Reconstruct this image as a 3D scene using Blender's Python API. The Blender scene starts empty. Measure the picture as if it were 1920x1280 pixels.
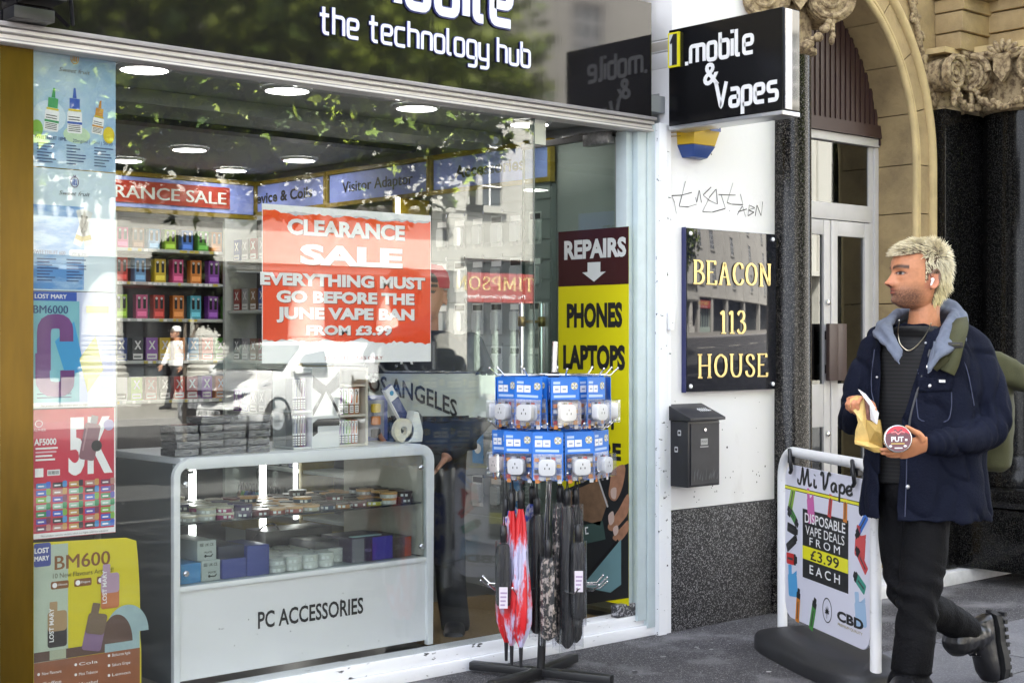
import bpy, bmesh, math, random
from mathutils import Vector, Matrix, noise
from bpy.types import Object
R = random.Random(11)
PI = math.pi
rad = math.radians
sc = bpy.context.scene
COL = sc.collection

# ------------------------------------------------------------------ camera
CAMY, CAMZ, TH, FPX = -4.82, 1.4, rad(48.3), 2773.0
CT, ST = math.cos(TH), math.sin(TH)
cam = bpy.data.cameras.new('camera')
cam.sensor_width = 36.0
cam.lens = 36.0 * FPX / 1920.0
cam.clip_start = 0.05
cam.clip_end = 400
camo = bpy.data.objects.new('camera', cam)
COL.objects.link(camo)
camo.location = (0, CAMY, CAMZ)
camo.rotation_euler = (PI / 2, 0, TH - PI / 2)
sc.camera = camo

# ------------------------------------------------------------------ world, sun, exposure
SUN = Vector((-0.52, 0.88, 1.28)).normalized()
EL = math.asin(SUN.z)
AZ = math.atan2(SUN.x, SUN.y)
w = bpy.data.worlds.new('World')
sc.world = w
w.use_nodes = True
nt = w.node_tree
bg = nt.nodes['Background']
sky = nt.nodes.new('ShaderNodeTexSky')
sky.sky_type = 'NISHITA'
sky.sun_disc = False
sky.sun_elevation = EL
sky.sun_rotation = AZ
sky.air_density = 0.7
sky.dust_density = 4.0
sky.ozone_density = 0.8
hs = nt.nodes.new('ShaderNodeHueSaturation')                             # thin high cloud: a paler blue
hs.inputs['Saturation'].default_value = 0.42
nt.links.new(sky.outputs[0], hs.inputs['Color'])
nt.links.new(hs.outputs[0], bg.inputs[0])
bg.inputs[1].default_value = 0.15
sl = bpy.data.lights.new('sun', 'SUN')
sl.energy = 5.0
sl.angle = rad(0.5)
sl.color = (1.0, 0.95, 0.87)
so = bpy.data.objects.new('sun', sl)
COL.objects.link(so)
so.rotation_euler = SUN.to_track_quat('Z', 'Y').to_euler()
sc.view_settings.view_transform = 'Standard'
sc.view_settings.look = 'None'
sc.view_settings.exposure = 3.25
sc.view_settings.gamma = 1.0
sc.cycles.max_bounces = 8
sc.cycles.glossy_bounces = 4
sc.cycles.transparent_max_bounces = 16
sc.cycles.use_denoising = True
sc.cycles.sample_clamp_indirect = 6.0
sc.cycles.caustics_reflective = False
sc.cycles.caustics_refractive = False

# ------------------------------------------------------------------ measuring helper: a sight line met with a plane of the place
def at(px, py, X=None, Y=None, Z=None, d=None):
    u = (px - 960) / FPX
    v = (640 - py) / FPX
    if Y is not None: d = (Y - CAMY) / (ST - CT * u)
    if X is not None: d = X / (CT + ST * u)
    if Z is not None: d = (Z - CAMZ) / v
    return Vector((d * (CT + ST * u), d * (ST - CT * u) + CAMY, CAMZ + v * d))

# ------------------------------------------------------------------ materials
MATS = {}
def mat(name, col=(.8, .8, .8), rough=.5, metal=0.0, spec=.5, coat=0.0, var=0.0, vs=6.0, st=(1, 1, 1), bump=0.0, bs=60.0,
        emit=0.0, col2=None, lo=.45, hi=.6, alpha=None, attr=False, rvar=0.0, detail=6.0, bst=None):
    if name in MATS: return MATS[name]
    m = bpy.data.materials.new(name)
    m.use_nodes = True
    n, l = m.node_tree.nodes, m.node_tree.links
    b = n['Principled BSDF']
    b.inputs['Base Color'].default_value = (*col, 1)
    b.inputs['Roughness'].default_value = rough
    b.inputs['Metallic'].default_value = metal
    b.inputs['Specular IOR Level'].default_value = spec
    b.inputs['Coat Weight'].default_value = coat
    b.inputs['Coat Roughness'].default_value = .04
    tc = n.new('ShaderNodeTexCoord')
    def nz(scale, stv, det=6.0):
        mp = n.new('ShaderNodeMapping')
        mp.inputs['Scale'].default_value = stv
        l.new(tc.outputs['Object'], mp.inputs[0])
        t = n.new('ShaderNodeTexNoise')
        t.inputs['Scale'].default_value = scale
        t.inputs['Detail'].default_value = det
        t.inputs['Roughness'].default_value = .62
        l.new(mp.outputs[0], t.inputs[0])
        return t
    if attr:
        a = n.new('ShaderNodeVertexColor')
        a.layer_name = 'Col'
        l.new(a.outputs[0], b.inputs['Base Color'])
    if var or col2:
        t = nz(vs, st, detail)
        r = n.new('ShaderNodeValToRGB')
        if col2:
            r.color_ramp.elements[0].color = (*col, 1)
            r.color_ramp.elements[1].color = (*col2, 1)
            r.color_ramp.elements[0].position = lo
            r.color_ramp.elements[1].position = hi
        else:
            r.color_ramp.elements[0].color = (*[c * (1 - var) for c in col], 1)
            r.color_ramp.elements[1].color = (*[min(1, c * (1 + var)) for c in col], 1)
            r.color_ramp.elements[0].position = .3
            r.color_ramp.elements[1].position = .7
        l.new(t.outputs[0], r.inputs[0])
        l.new(r.outputs[0], b.inputs['Base Color'])
        if rvar:
            mr = n.new('ShaderNodeMapRange')
            mr.inputs['To Min'].default_value = max(0, rough - rvar)
            mr.inputs['To Max'].default_value = min(1, rough + rvar)
            l.new(t.outputs[0], mr.inputs[0])
            l.new(mr.outputs[0], b.inputs['Roughness'])
    if bump:
        t2 = nz(bs, bst or (1, 1, 1))
        bp = n.new('ShaderNodeBump')
        bp.inputs['Strength'].default_value = bump
        bp.inputs['Distance'].default_value = .01
        l.new(t2.outputs[0], bp.inputs['Height'])
        l.new(bp.outputs[0], b.inputs['Normal'])
    if emit:
        b.inputs['Emission Color'].default_value = (*col, 1)
        b.inputs['Emission Strength'].default_value = emit
    if alpha is not None:
        b.inputs['Alpha'].default_value = alpha
    m['pb'] = 1
    MATS[name] = m
    return m

def glass(name, tint=(.93, .96, .95), base=.045, rough=0.0, wave=0.0):
    """clear sheet: lets light through, mirrors more towards grazing"""
    if name in MATS: return MATS[name]
    m = bpy.data.materials.new(name)
    m.use_nodes = True
    n, l = m.node_tree.nodes, m.node_tree.links
    n.remove(n['Principled BSDF'])
    out = n['Material Output']
    tr = n.new('ShaderNodeBsdfTransparent'); tr.inputs[0].default_value = (*tint, 1)
    gl = n.new('ShaderNodeBsdfGlossy'); gl.inputs['Roughness'].default_value = rough
    gl.inputs['Color'].default_value = (.97, 1, .98, 1)
    lw = n.new('ShaderNodeLayerWeight'); lw.inputs['Blend'].default_value = .5
    pw = n.new('ShaderNodeMath'); pw.operation = 'POWER'; pw.inputs[1].default_value = 4.0
    ml = n.new('ShaderNodeMath'); ml.operation = 'MULTIPLY_ADD'
    ml.inputs[1].default_value = .85; ml.inputs[2].default_value = base
    mx = n.new('ShaderNodeMixShader')
    l.new(lw.outputs['Facing'], pw.inputs[0]); l.new(pw.outputs[0], ml.inputs[0]); l.new(ml.outputs[0], mx.inputs[0])
    l.new(tr.outputs[0], mx.inputs[1]); l.new(gl.outputs[0], mx.inputs[2]); l.new(mx.outputs[0], out.inputs[0])
    if wave:
        tc = n.new('ShaderNodeTexCoord'); t = n.new('ShaderNodeTexNoise'); t.inputs['Scale'].default_value = 1.2
        bp = n.new('ShaderNodeBump'); bp.inputs['Strength'].default_value = wave; bp.inputs['Distance'].default_value = .01
        l.new(tc.outputs['Object'], t.inputs[0]); l.new(t.outputs[0], bp.inputs['Height']); l.new(bp.outputs[0], gl.inputs['Normal'])
    MATS[name] = m
    return m

def speckle(name, c1, c2, scale, thr, rough, coat=0.0, spec=.5, c3=None, bump=0.0, stain=None):
    """stone with grains: two sizes of cells picked out of a ground colour"""
    if name in MATS: return MATS[name]
    m = mat(name, c1, rough, coat=coat, spec=spec)
    n, l = m.node_tree.nodes, m.node_tree.links
    b = n['Principled BSDF']
    tc = n.new('ShaderNodeTexCoord')
    v = n.new('ShaderNodeTexVoronoi'); v.inputs['Scale'].default_value = scale
    l.new(tc.outputs['Object'], v.inputs[0])
    sp = n.new('ShaderNodeSeparateColor'); l.new(v.outputs['Color'], sp.inputs[0])
    r = n.new('ShaderNodeValToRGB'); r.color_ramp.interpolation = 'LINEAR'
    r.color_ramp.elements[0].color = (*c1, 1); r.color_ramp.elements[0].position = thr
    r.color_ramp.elements[1].color = (*c2, 1); r.color_ramp.elements[1].position = min(1, thr + .25)
    l.new(sp.outputs[0], r.inputs[0])
    outc = r.outputs[0]
    t = n.new('ShaderNodeTexNoise'); t.inputs['Scale'].default_value = 3.0; t.inputs['Detail'].default_value = 8
    l.new(tc.outputs['Object'], t.inputs[0])
    if stain:
        mx = n.new('ShaderNodeMix'); mx.data_type = 'RGBA'
        rr = n.new('ShaderNodeValToRGB'); rr.color_ramp.elements[0].position = .5; rr.color_ramp.elements[1].position = .72
        l.new(t.outputs[0], rr.inputs[0]); l.new(rr.outputs[0], mx.inputs[0])
        l.new(outc, mx.inputs[6]); mx.inputs[7].default_value = (*stain, 1)
        outc = mx.outputs[2]
    l.new(outc, b.inputs['Base Color'])
    if bump:
        bp = n.new('ShaderNodeBump'); bp.inputs['Strength'].default_value = bump; bp.inputs['Distance'].default_value = .004
        l.new(sp.outputs[1], bp.inputs['Height']); l.new(bp.outputs[0], b.inputs['Normal'])
    return m

# ------------------------------------------------------------------ mesh builder
def frame_of(N):
    N = Vector(N).normalized()
    up = Vector((0, 0, 1)) if abs(N.z) < .95 else Vector((1, 0, 0))
    U = up.cross(N).normalized()
    return U, N.cross(U), N

class MB:
    def __init__(s):
        s.v, s.f, s.m, s.mats = [], [], [], []
    def mi(s, m):
        if m not in s.mats: s.mats.append(m)
        return s.mats.index(m)
    def add(s, vs, fs, m):
        k = len(s.v); i = s.mi(m)
        s.v += [tuple(p) for p in vs]
        for f in fs:
            s.f.append([k + j for j in f]); s.m.append(i)
    def poly(s, pts, m):
        s.add(pts, [list(range(len(pts)))], m)
    def box(s, a, b, m):
        x0, x1 = sorted((a[0], b[0])); y0, y1 = sorted((a[1], b[1])); z0, z1 = sorted((a[2], b[2]))
        vs = [(x, y, z) for z in (z0, z1) for y in (y0, y1) for x in (x0, x1)]
        s.add(vs, [(0, 2, 3, 1), (4, 5, 7, 6), (0, 1, 5, 4), (2, 6, 7, 3), (0, 4, 6, 2), (1, 3, 7, 5)], m)
    def obox(s, M, sx, sy, sz, m, r=0.0):
        """box centred on frame M; r = rounded edges in its local x-z outline"""
        if r:
            s.prism(rrect(-sx / 2, -sz / 2, sx / 2, sz / 2, r), (M @ Vector((0, sy / 2, 0)), M.col[0].xyz, M.col[2].xyz), sy, m); return
        vs = [M @ Vector((x, y, z)) for z in (-sz / 2, sz / 2) for y in (-sy / 2, sy / 2) for x in (-sx / 2, sx / 2)]
        s.add(vs, [(0, 2, 3, 1), (4, 5, 7, 6), (0, 1, 5, 4), (2, 6, 7, 3), (0, 4, 6, 2), (1, 3, 7, 5)], m)
    def prism(s, p2, fr, t, m, mside=None, back=True):
        """outline p2 (ccw) in frame (O,U,V), N = U x V towards the viewer; from 0 to t along N"""
        O, U, V = Vector(fr[0]), Vector(fr[1]).normalized(), Vector(fr[2]).normalized()
        N = U.cross(V); n = len(p2)
        if sum(p2[i][0] * p2[(i + 1) % n][1] - p2[(i + 1) % n][0] * p2[i][1] for i in range(n)) < 0: p2 = p2[::-1]
        lo = [O + U * x + V * y for x, y in p2]; hi = [p + N * t for p in lo]
        s.add(hi, [list(range(n))], m)
        s.add(lo + hi, [(i, (i + 1) % n, n + (i + 1) % n, n + i) for i in range(n)], mside or m)
        if back: s.add(lo, [list(range(n))[::-1]], m)
    def flat(s, p2, fr, h, m):
        O, U, V = Vector(fr[0]), Vector(fr[1]).normalized(), Vector(fr[2]).normalized()
        N = U.cross(V); n = len(p2)
        if sum(p2[i][0] * p2[(i + 1) % n][1] - p2[(i + 1) % n][0] * p2[i][1] for i in range(n)) < 0: p2 = p2[::-1]
        s.add([O + U * x + V * y + N * h for x, y in p2], [list(range(n))], m)
    def tube(s, pts, r, m, n=8, cap=True):
        pts = [Vector(p) for p in pts]
        rs = r if isinstance(r, (list, tuple)) else [r] * len(pts)
        t0 = (pts[1] - pts[0]).normalized()
        U, V, _ = frame_of(t0)
        vs, fs = [], []
        for i, p in enumerate(pts):
            if i == 0: t = pts[1] - p
            elif i == len(pts) - 1: t = p - pts[i - 1]
            else: t = (pts[i + 1] - p).normalized() + (p - pts[i - 1]).normalized()
            t = t.normalized() if t.length > 1e-9 else t0
            q = t0.rotation_difference(t)
            U, V = q @ U, q @ V
            t0 = t
            for k in range(n):
                a = 2 * PI * k / n
                vs.append(p + (U * math.cos(a) + V * math.sin(a)) * rs[i])
        for i in range(len(pts) - 1):
            for k in range(n):
                k2 = (k + 1) % n
                fs.append((i * n + k, i * n + k2, (i + 1) * n + k2, (i + 1) * n + k))
        if cap:
            fs.append(list(range(n))[::-1]); fs.append([(len(pts) - 1) * n + k for k in range(n)])
        s.add(vs, fs, m)
    def loft(s, rings, m, cap=True):
        n = len(rings[0]); vs = [p for r in rings for p in r]; fs = []
        for i in range(len(rings) - 1):
            for k in range(n):
                k2 = (k + 1) % n
                fs.append((i * n + k, i * n + k2, (i + 1) * n + k2, (i + 1) * n + k))
        if cap:
            fs.append(list(range(n))[::-1]); fs.append([(len(rings) - 1) * n + k for k in range(n)])
        s.add(vs, fs, m)
    def lathe(s, prof, O, m, n=24, ax=(0, 0, 1), a0=0.0, a1=None, cap=True):
        """prof: (radius, height) along axis ax"""
        O = Vector(O); U, V, N = frame_of(ax)
        full = a1 is None
        if full: a1 = 2 * PI
        k = n if full else n + 1
        rings = []
        for r, h in prof:
            rings.append([O + N * h + (U * math.cos(a0 + (a1 - a0) * i / n) + V * math.sin(a0 + (a1 - a0) * i / n)) * max(r, 1e-5) for i in range(k)])
        if full: s.loft(rings, m, cap)
        else:
            vs = [p for r in rings for p in r]; fs = []
            for i in range(len(rings) - 1):
                for j in range(k - 1):
                    fs.append((i * k + j, i * k + j + 1, (i + 1) * k + j + 1, (i + 1) * k + j))
            s.add(vs, fs, m)
    def ell(s, c, r, m, n=16, k=10, rot=None):
        c = Vector(c); rings = []
        for i in range(k + 1):
            t = PI * i / k
            ring = []
            for j in range(n):
                a = 2 * PI * j / n
                p = Vector((r[0] * max(math.sin(t), 1e-4) * math.cos(a), r[1] * max(math.sin(t), 1e-4) * math.sin(a), -r[2] * math.cos(t)))
                if rot: p = rot @ p
                ring.append(c + p)
            rings.append(ring)
        s.loft(rings, m)
    def text(s, txt, fr, size, m, h=.0008, t=0.0, bold=0.0, xs=1.0, align='C', sp=1.0, shear=0.0, res=3, mirror=False):
        vs, fs = text2d(txt, bold, sp, shear, res, t / size if t else 0.0)
        O, U, V = Vector(fr[0]), Vector(fr[1]).normalized(), Vector(fr[2]).normalized()
        N = U.cross(V)
        if not vs: return
        x0 = min(p[0] for p in vs); x1 = max(p[0] for p in vs)
        off = {'C': -(x0 + x1) / 2, 'L': -x0, 'R': -x1}[align]
        s.add([O + U * ((p[0] + off) * size * xs) + V * (p[1] * size) + N * (h + p[2] * size) for p in vs], fs, m)
    def fit(s, txt, fr, wid, hgt, m, h=.0008, bold=.0, align='C', t=0.0, sp=1.0, shear=0.0):
        """line of type wid wide whose capitals are hgt high"""
        hv = text2d('H', bold)[0]; hh = max(p[1] for p in hv) - min(p[1] for p in hv)
        v = text2d(txt, bold, sp, shear, 3, t * hh / hgt if t else 0.0)[0]; ww = max(p[0] for p in v) - min(p[0] for p in v)
        sz = hgt / hh
        if 0 < bold < .04 and any(c in txt for c in 'MWNVmw'):            # sharp inner corners: thicken by overprinting instead
            v = text2d(txt, 0, sp, shear, 3, 0)[0]; ww = max(p[0] for p in v) - min(p[0] for p in v)
            for k, dx in enumerate((-1, 0, 1)):
                O = Vector(fr[0]) + Vector(fr[1]).normalized() * dx * bold * sz * .8
                s.text(txt, (O, fr[1], fr[2]), sz, m, h + k * .00025, t, 0, wid / (ww * sz), align, sp, shear)
            return
        s.text(txt, fr, sz, m, h, t, bold, wid / (ww * sz), align, sp, shear)
    def ribbon(s, pts, wd, fr, m, h=.001, t=0.0, closed=False):
        """a stroke of width wd (or one width per point) along 2D points, raised by t"""
        O, U, V = Vector(fr[0]), Vector(fr[1]).normalized(), Vector(fr[2]).normalized()
        N = U.cross(V); n = len(pts); L, Rr = [], []
        ws = wd if isinstance(wd, (list, tuple)) else [wd] * n
        P = [Vector((p[0], p[1])) for p in pts]
        for i in range(n):
            a = P[(i - 1) % n] if (closed or i) else None
            b = P[(i + 1) % n] if (closed or i < n - 1) else None
            d1 = (P[i] - a).normalized() if a is not None else (b - P[i]).normalized()
            d2 = (b - P[i]).normalized() if b is not None else d1
            nn = Vector((-(d1.y + d2.y), d1.x + d2.x))
            nn = nn.normalized() if nn.length > 1e-6 else Vector((-d1.y, d1.x))
            k = 1 / max(.45, nn.dot(Vector((-d1.y, d1.x))))
            L.append(P[i] + nn * ws[i] / 2 * k); Rr.append(P[i] - nn * ws[i] / 2 * k)
        g = lambda p, hh: O + U * p.x + V * p.y + N * hh
        vs = [g(p, h + t) for p in L] + [g(p, h + t) for p in Rr]
        e = n if closed else n - 1
        fs = [(i, n + i, n + (i + 1) % n, (i + 1) % n) for i in range(e)]
        if t:
            vs += [g(p, h) for p in L] + [g(p, h) for p in Rr]
            fs += [(2 * n + i, i, (i + 1) % n, 2 * n + (i + 1) % n) for i in range(e)]
            fs += [(n + i, 3 * n + i, 3 * n + (i + 1) % n, n + (i + 1) % n) for i in range(e)]
            if not closed:
                fs += [(0, 2 * n, 3 * n, n), (n - 1, 2 * n - 1, 4 * n - 1, 3 * n - 1)]
        s.add(vs, fs, m)
    def disc(s, c2, r, fr, h, m, n=24, ry=None, a0=0, a1=2 * PI):
        ry = ry or r
        s.flat([(c2[0] + r * math.cos(a0 + (a1 - a0) * i / n), c2[1] + ry * math.sin(a0 + (a1 - a0) * i / n)) for i in range(n + (0 if a1 - a0 > 6.28 else 1))], fr, h, m)
    def build(s, name, parent=None, smooth=None, bevel=0.0, local=False):
        me = bpy.data.meshes.new(name)
        me.from_pydata(s.v, [], s.f)
        for m in s.mats: me.materials.append(m)
        me.polygons.foreach_set('material_index', s.m)
        if bevel:
            bm = bmesh.new(); bm.from_mesh(me)
            bmesh.ops.remove_doubles(bm, verts=bm.verts, dist=1e-5)
            es = [e for e in bm.edges if len(e.link_faces) == 2 and e.calc_face_angle(0) > .6]
            bmesh.ops.bevel(bm, geom=es, offset=bevel, segments=2, profile=.6, affect='EDGES', clamp_overlap=True)
            bm.to_mesh(me); bm.free()
            if smooth is None: smooth = 35
        me.update()
        if smooth is not None:
            me.polygons.foreach_set('use_smooth', [True] * len(me.polygons))
            me.set_sharp_from_angle(angle=rad(smooth))
        o = bpy.data.objects.new(name, me)
        COL.objects.link(o)
        if parent is not None:
            o.parent = parent
            if not local and parent.type == 'EMPTY':
                o.matrix_parent_inverse = ROOTM[parent.name].inverted()
        return o

TXT = {}
def text2d(txt, bold=0.0, sp=1.0, shear=0.0, res=3, ext=0.0):
    key = (txt, round(bold, 4), sp, shear, res, round(ext, 4))
    if key not in TXT:
        cu = bpy.data.curves.new('t', 'FONT')
        cu.body = txt; cu.size = 1.0; cu.offset = bold; cu.space_character = sp; cu.shear = shear
        cu.resolution_u = res; cu.extrude = ext / 2
        ob = bpy.data.objects.new('t', cu)
        COL.objects.link(ob)
        me = bpy.data.meshes.new_from_object(ob.evaluated_get(bpy.context.evaluated_depsgraph_get()))
        TXT[key] = ([(v.co.x, v.co.y, v.co.z + ext / 2) for v in me.vertices], [list(p.vertices) for p in me.polygons])
        bpy.data.objects.remove(ob); bpy.data.curves.remove(cu); bpy.data.meshes.remove(me)
    return TXT[key]

def rrect(x0, y0, x1, y1, r, n=4):
    out = []
    for cx, cy, a in ((x1 - r, y0 + r, -PI / 2), (x1 - r, y1 - r, 0), (x0 + r, y1 - r, PI / 2), (x0 + r, y0 + r, PI)):
        for i in range(n + 1):
            b = a + PI / 2 * i / n
            out.append((cx + r * math.cos(b), cy + r * math.sin(b)))
    return out

def block(xz): return [(xz[0], xz[1]), (xz[2], xz[1]), (xz[2], xz[3]), (xz[0], xz[3])]

def spline(pts, k=6, closed=False):
    out = []; n = len(pts)
    P = [Vector((*p, 0)) if len(p) == 2 else Vector(p) for p in pts]
    dim = len(pts[0])
    rng = range(n) if closed else range(n - 1)
    for i in rng:
        if closed: a, b, c, d = P[(i - 1) % n], P[i], P[(i + 1) % n], P[(i + 2) % n]
        else: a, b, c, d = P[max(i - 1, 0)], P[i], P[i + 1], P[min(i + 2, n - 1)]
        for j in range(k):
            t = j / k
            q = .5 * ((2 * b) + (c - a) * t + (2 * a - 5 * b + 4 * c - d) * t * t + (3 * b - a - 3 * c + d) * t ** 3)
            out.append(tuple(q[:dim]))
    if not closed: out.append(tuple(P[-1][:dim]))
    return out

ROOTM = {}
def tag(o, label=None, cat=None, group=None, kind=None):
    if label: o['label'] = label
    if cat: o['category'] = cat
    if group: o['group'] = group
    if kind: o['kind'] = kind
    return o
def thing(name, label, cat, loc=(0, 0, 0), rz=0.0, group=None, M=None):
    o = bpy.data.objects.new(name, None)
    o.empty_display_size = .1
    COL.objects.link(o)
    if M is not None: o.matrix_world = M
    else:
        o.location = loc; o.rotation_euler = (0, 0, rz)
        M = Matrix.Translation(Vector(loc)) @ Matrix.Rotation(rz, 4, 'Z')
    ROOTM[o.name] = M
    return tag(o, label, cat, group)
def dup(root, M, label=None, group=None):
    """a copy of a thing with copies of its parts and sub-parts"""
    r = root.copy(); COL.objects.link(r); r.matrix_world = M
    if label: r['label'] = label
    if group: r['group'] = group
    for ch in list(root.children):
        c = ch.copy(); COL.objects.link(c); c.parent = r
        for g in ch.children:
            q = g.copy(); COL.objects.link(q); q.parent = c
    return r
ORD = ['first', 'second', 'third', 'fourth', 'fifth', 'sixth', 'seventh', 'eighth', 'ninth', 'tenth', 'eleventh', 'twelfth',
       'thirteenth', 'fourteenth', 'fifteenth', 'sixteenth', 'seventeenth', 'eighteenth', 'nineteenth', 'twentieth']
FX, FZ = (1, 0, 0), (0, 0, 1)         # frame axes of everything that faces the street (towards -y)
WHITE = mat('white_paint', (.80, .80, .80), .42, var=.05, vs=9)
BLACKP = mat('black_plastic', (.012, .012, .014), .35)
CHROME = mat('chrome', (.72, .72, .73), .18, metal=1.0)
PRINTK = mat('print_black', (.012, .012, .013), .45)
PRINTW = mat('print_white', (.83, .83, .83), .45)
# ================================================================== SETTING: ground, road, pavements
PAVE = speckle('pavement_asphalt', (.040, .038, .041), (.24, .23, .235), 240, .76, .85, bump=.5, stain=(.20, .195, .20))
SLAB = speckle('pavement_slab', (.12, .12, .132), (.22, .22, .235), 220, .70, .8, bump=.25, stain=(.19, .19, .20))
ROADM = speckle('road_asphalt', (.04, .04, .043), (.09, .09, .09), 120, .6, .8, bump=.2, stain=(.06, .06, .06))
KERB = mat('kerb_granite', (.33, .32, .31), .75, var=.25, vs=30)
PAVE2 = mat('pavement_far', (.22, .21, .19), .8, var=.15, vs=3)
g = MB(); g.box((-200, -5.6, -.06), (200, 12, 0.0), PAVE); tag(g.build('pavement'), kind='structure')
g = MB()
for i in range(8):                                                       # the paved strip of big slabs along the kerb side
    for j in range(3):
        x0 = 5.12 + i * .92 + .4 * (j % 2); y0 = -1.58 - j * .62
        g.box((x0 + .006, y0 + .006, -.01), (x0 + .914, y0 + .614, .004), SLAB)
tag(g.build('paving_slabs'), kind='structure')
g = MB(); g.box((-200, -19.5, -.3), (200, -5.75, -.12), ROADM)
g.box((-200, -200, -.4), (200, -19.5, -.2), ROADM); g.box((-200, 12, -.4), (200, 200, -.1), ROADM)
tag(g.build('road'), kind='structure')
g = MB(); g.box((-200, -5.75, -.2), (200, -5.6, -.002), KERB); g.box((-200, -19.65, -.2), (200, -19.5, .0), KERB)
tag(g.build('kerb'), kind='structure', label='granite kerb stones along both sides of the road')
g = MB(); g.box((-200, -40, -.19), (200, -19.65, -.004), PAVE2); tag(g.build('far_pavement'), kind='structure')
g = MB()
YL = mat('road_paint', (.75, .72, .62), .7, var=.2, vs=20)
for y in (-6.15,): g.box((-60, y - .05, -.121), (80, y + .05, -.116), YL)
for k in range(24): g.box((-40 + 5 * k, -12.6, -.121), (-37.5 + 5 * k, -12.5, -.116), YL)
tag(g.build('road_markings'), kind='structure')

g = MB()
GUM = [mat('gum_pale', (.24, .235, .235), .8), mat('gum_dark', (.014, .013, .014), .8), mat('litter_pale', (.42, .41, .40), .8)]
for i in range(240):
    x, y = R.uniform(3.6, 9.5), R.uniform(-3.2, -.06); a = R.uniform(.004, .016) * (1 if i % 6 else .5)
    g.flat([(x + a * R.uniform(.6, 1.2) * math.cos(t), y + a * R.uniform(.5, 1.1) * math.sin(t)) for t in (0, 1, 2, 3, 4, 5)], ((0, 0, .0055 + i * .00001), (1, 0, 0), (0, 1, 0)), 0, GUM[2 if i % 9 == 0 else i % 2])
tag(g.build('gum_spots'), 'gum spots and crumbs of litter trodden into the pavement', kind='stuff')

# ================================================================== SHOP BUILDING
SHELL = mat('shop_interior_paint', (.30, .31, .32), .6, var=.04)
SAND = mat('upper_sandstone', (.40, .33, .22), .85, var=.25, vs=3, bump=.2, bs=30)
CEIL = mat('ceiling_paint', (.27, .285, .29), .7)
FLOORM = mat('shop_floor', (.05, .047, .045), .35, var=.3, vs=8)
PEEL = mat('peeling_white_paint', (.03, .03, .03), .5, col2=(.80, .81, .83), lo=.335, hi=.365, vs=13, st=(1, 3, 3), detail=9, bump=.15, bs=40)
TRIMW = mat('trim_cream_white', (.68, .65, .62), .45, var=.12, vs=18, st=(.15, 2, 2))
TRIMG = mat('trim_grey', (.30, .28, .28), .5, var=.3, vs=14, st=(.2, 3, 3))
PALEB = mat('pale_blue_grey_paint', (.50, .58, .60), .4, var=.06, vs=10)
OCHRE = mat('amber_mirror_film', (.120, .070, .004), .2, metal=.6, var=.15, vs=10, st=(3, 3, .5), bump=.04, bs=14)
GOLD = mat('olive_gold_trim', (.26, .18, .014), .4, var=.2, vs=20)
shop = thing('shop_building', 'stone building with a glazed phone and vape shop on its ground floor', 'building', (3.6, 0, 0))
g = MB()                                                                  # storeys above the shop, solid enough to shade the pavement
g.box((-14, .06, 3.02), (5.14, 12, 11.2), SAND)
for i in range(9):
    for j in range(2):
        x = -13 + i * 2.0; z = 4.4 + j * 3.2
        g.box((x - .1, -.02, z - .15), (x + 1.2, .055, z), SAND)
g.box((-14, -.25, 10.9), (5.14, .058, 11.3), SAND)
g.build('upper_storeys', shop)
WIN = glass('upper_window_glass', (.1, .12, .13), .25)
for i in range(9):
    for j in range(2):
        x = -13 + i * 2.0; z = 4.4 + j * 3.2
        g = MB(); g.box((x, .02, z), (x + 1.1, .05, z + 1.9), WIN); g.build('window', shop)
g = MB(); g.box((-14, .05, 0), (1.55, .5, 3.01), SAND); g.build('side_wall', shop)
g = MB(); g.box((1.56, -.03, 0), (1.995, .35, 2.39), WHITE)
g.build('white_pillar', shop, bevel=.006)
g = MB()
g.box((1.56, .10, 0), (5.3, 3.95, .06), FLOORM)
g.build('shop_floor', shop)
MATM = mat('coir_mat', (.17, .11, .045), .95, var=.35, vs=90, bump=.5, bs=300)
g = MB(); g.box((4.05, .12, .062), (5.06, 1.05, .078), MATM); g.build('entrance_mat', shop)
g = MB()
g.box((1.56, .02, 2.50), (5.3, 3.95, 2.58), CEIL)
g.box((1.56, 1.05, 2.435), (5.16, 1.32, 2.498), mat('ceiling_beam', (.20, .22, .21), .6))
g.box((1.56, 1.36, 2.48), (5.16, 1.42, 2.499), BLACKP)
g.box((1.56, 1.78, 2.47), (5.16, 1.90, 2.499), mat('ceiling_groove', (.05, .05, .06), .5))
g.build('ceiling', shop)
g = MB(); g.box((1.2, 3.95, 0), (5.45, 4.05, 2.6), SHELL); g.build('back_wall', shop)
g = MB(); g.box((5.3, .06, 0), (5.42, 3.95, 2.6), SHELL); g.build('right_wall', shop)
g = MB(); g.box((1.2, .35, 0), (1.3, 3.95, 2.6), SHELL); g.build('left_wall', shop)
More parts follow.
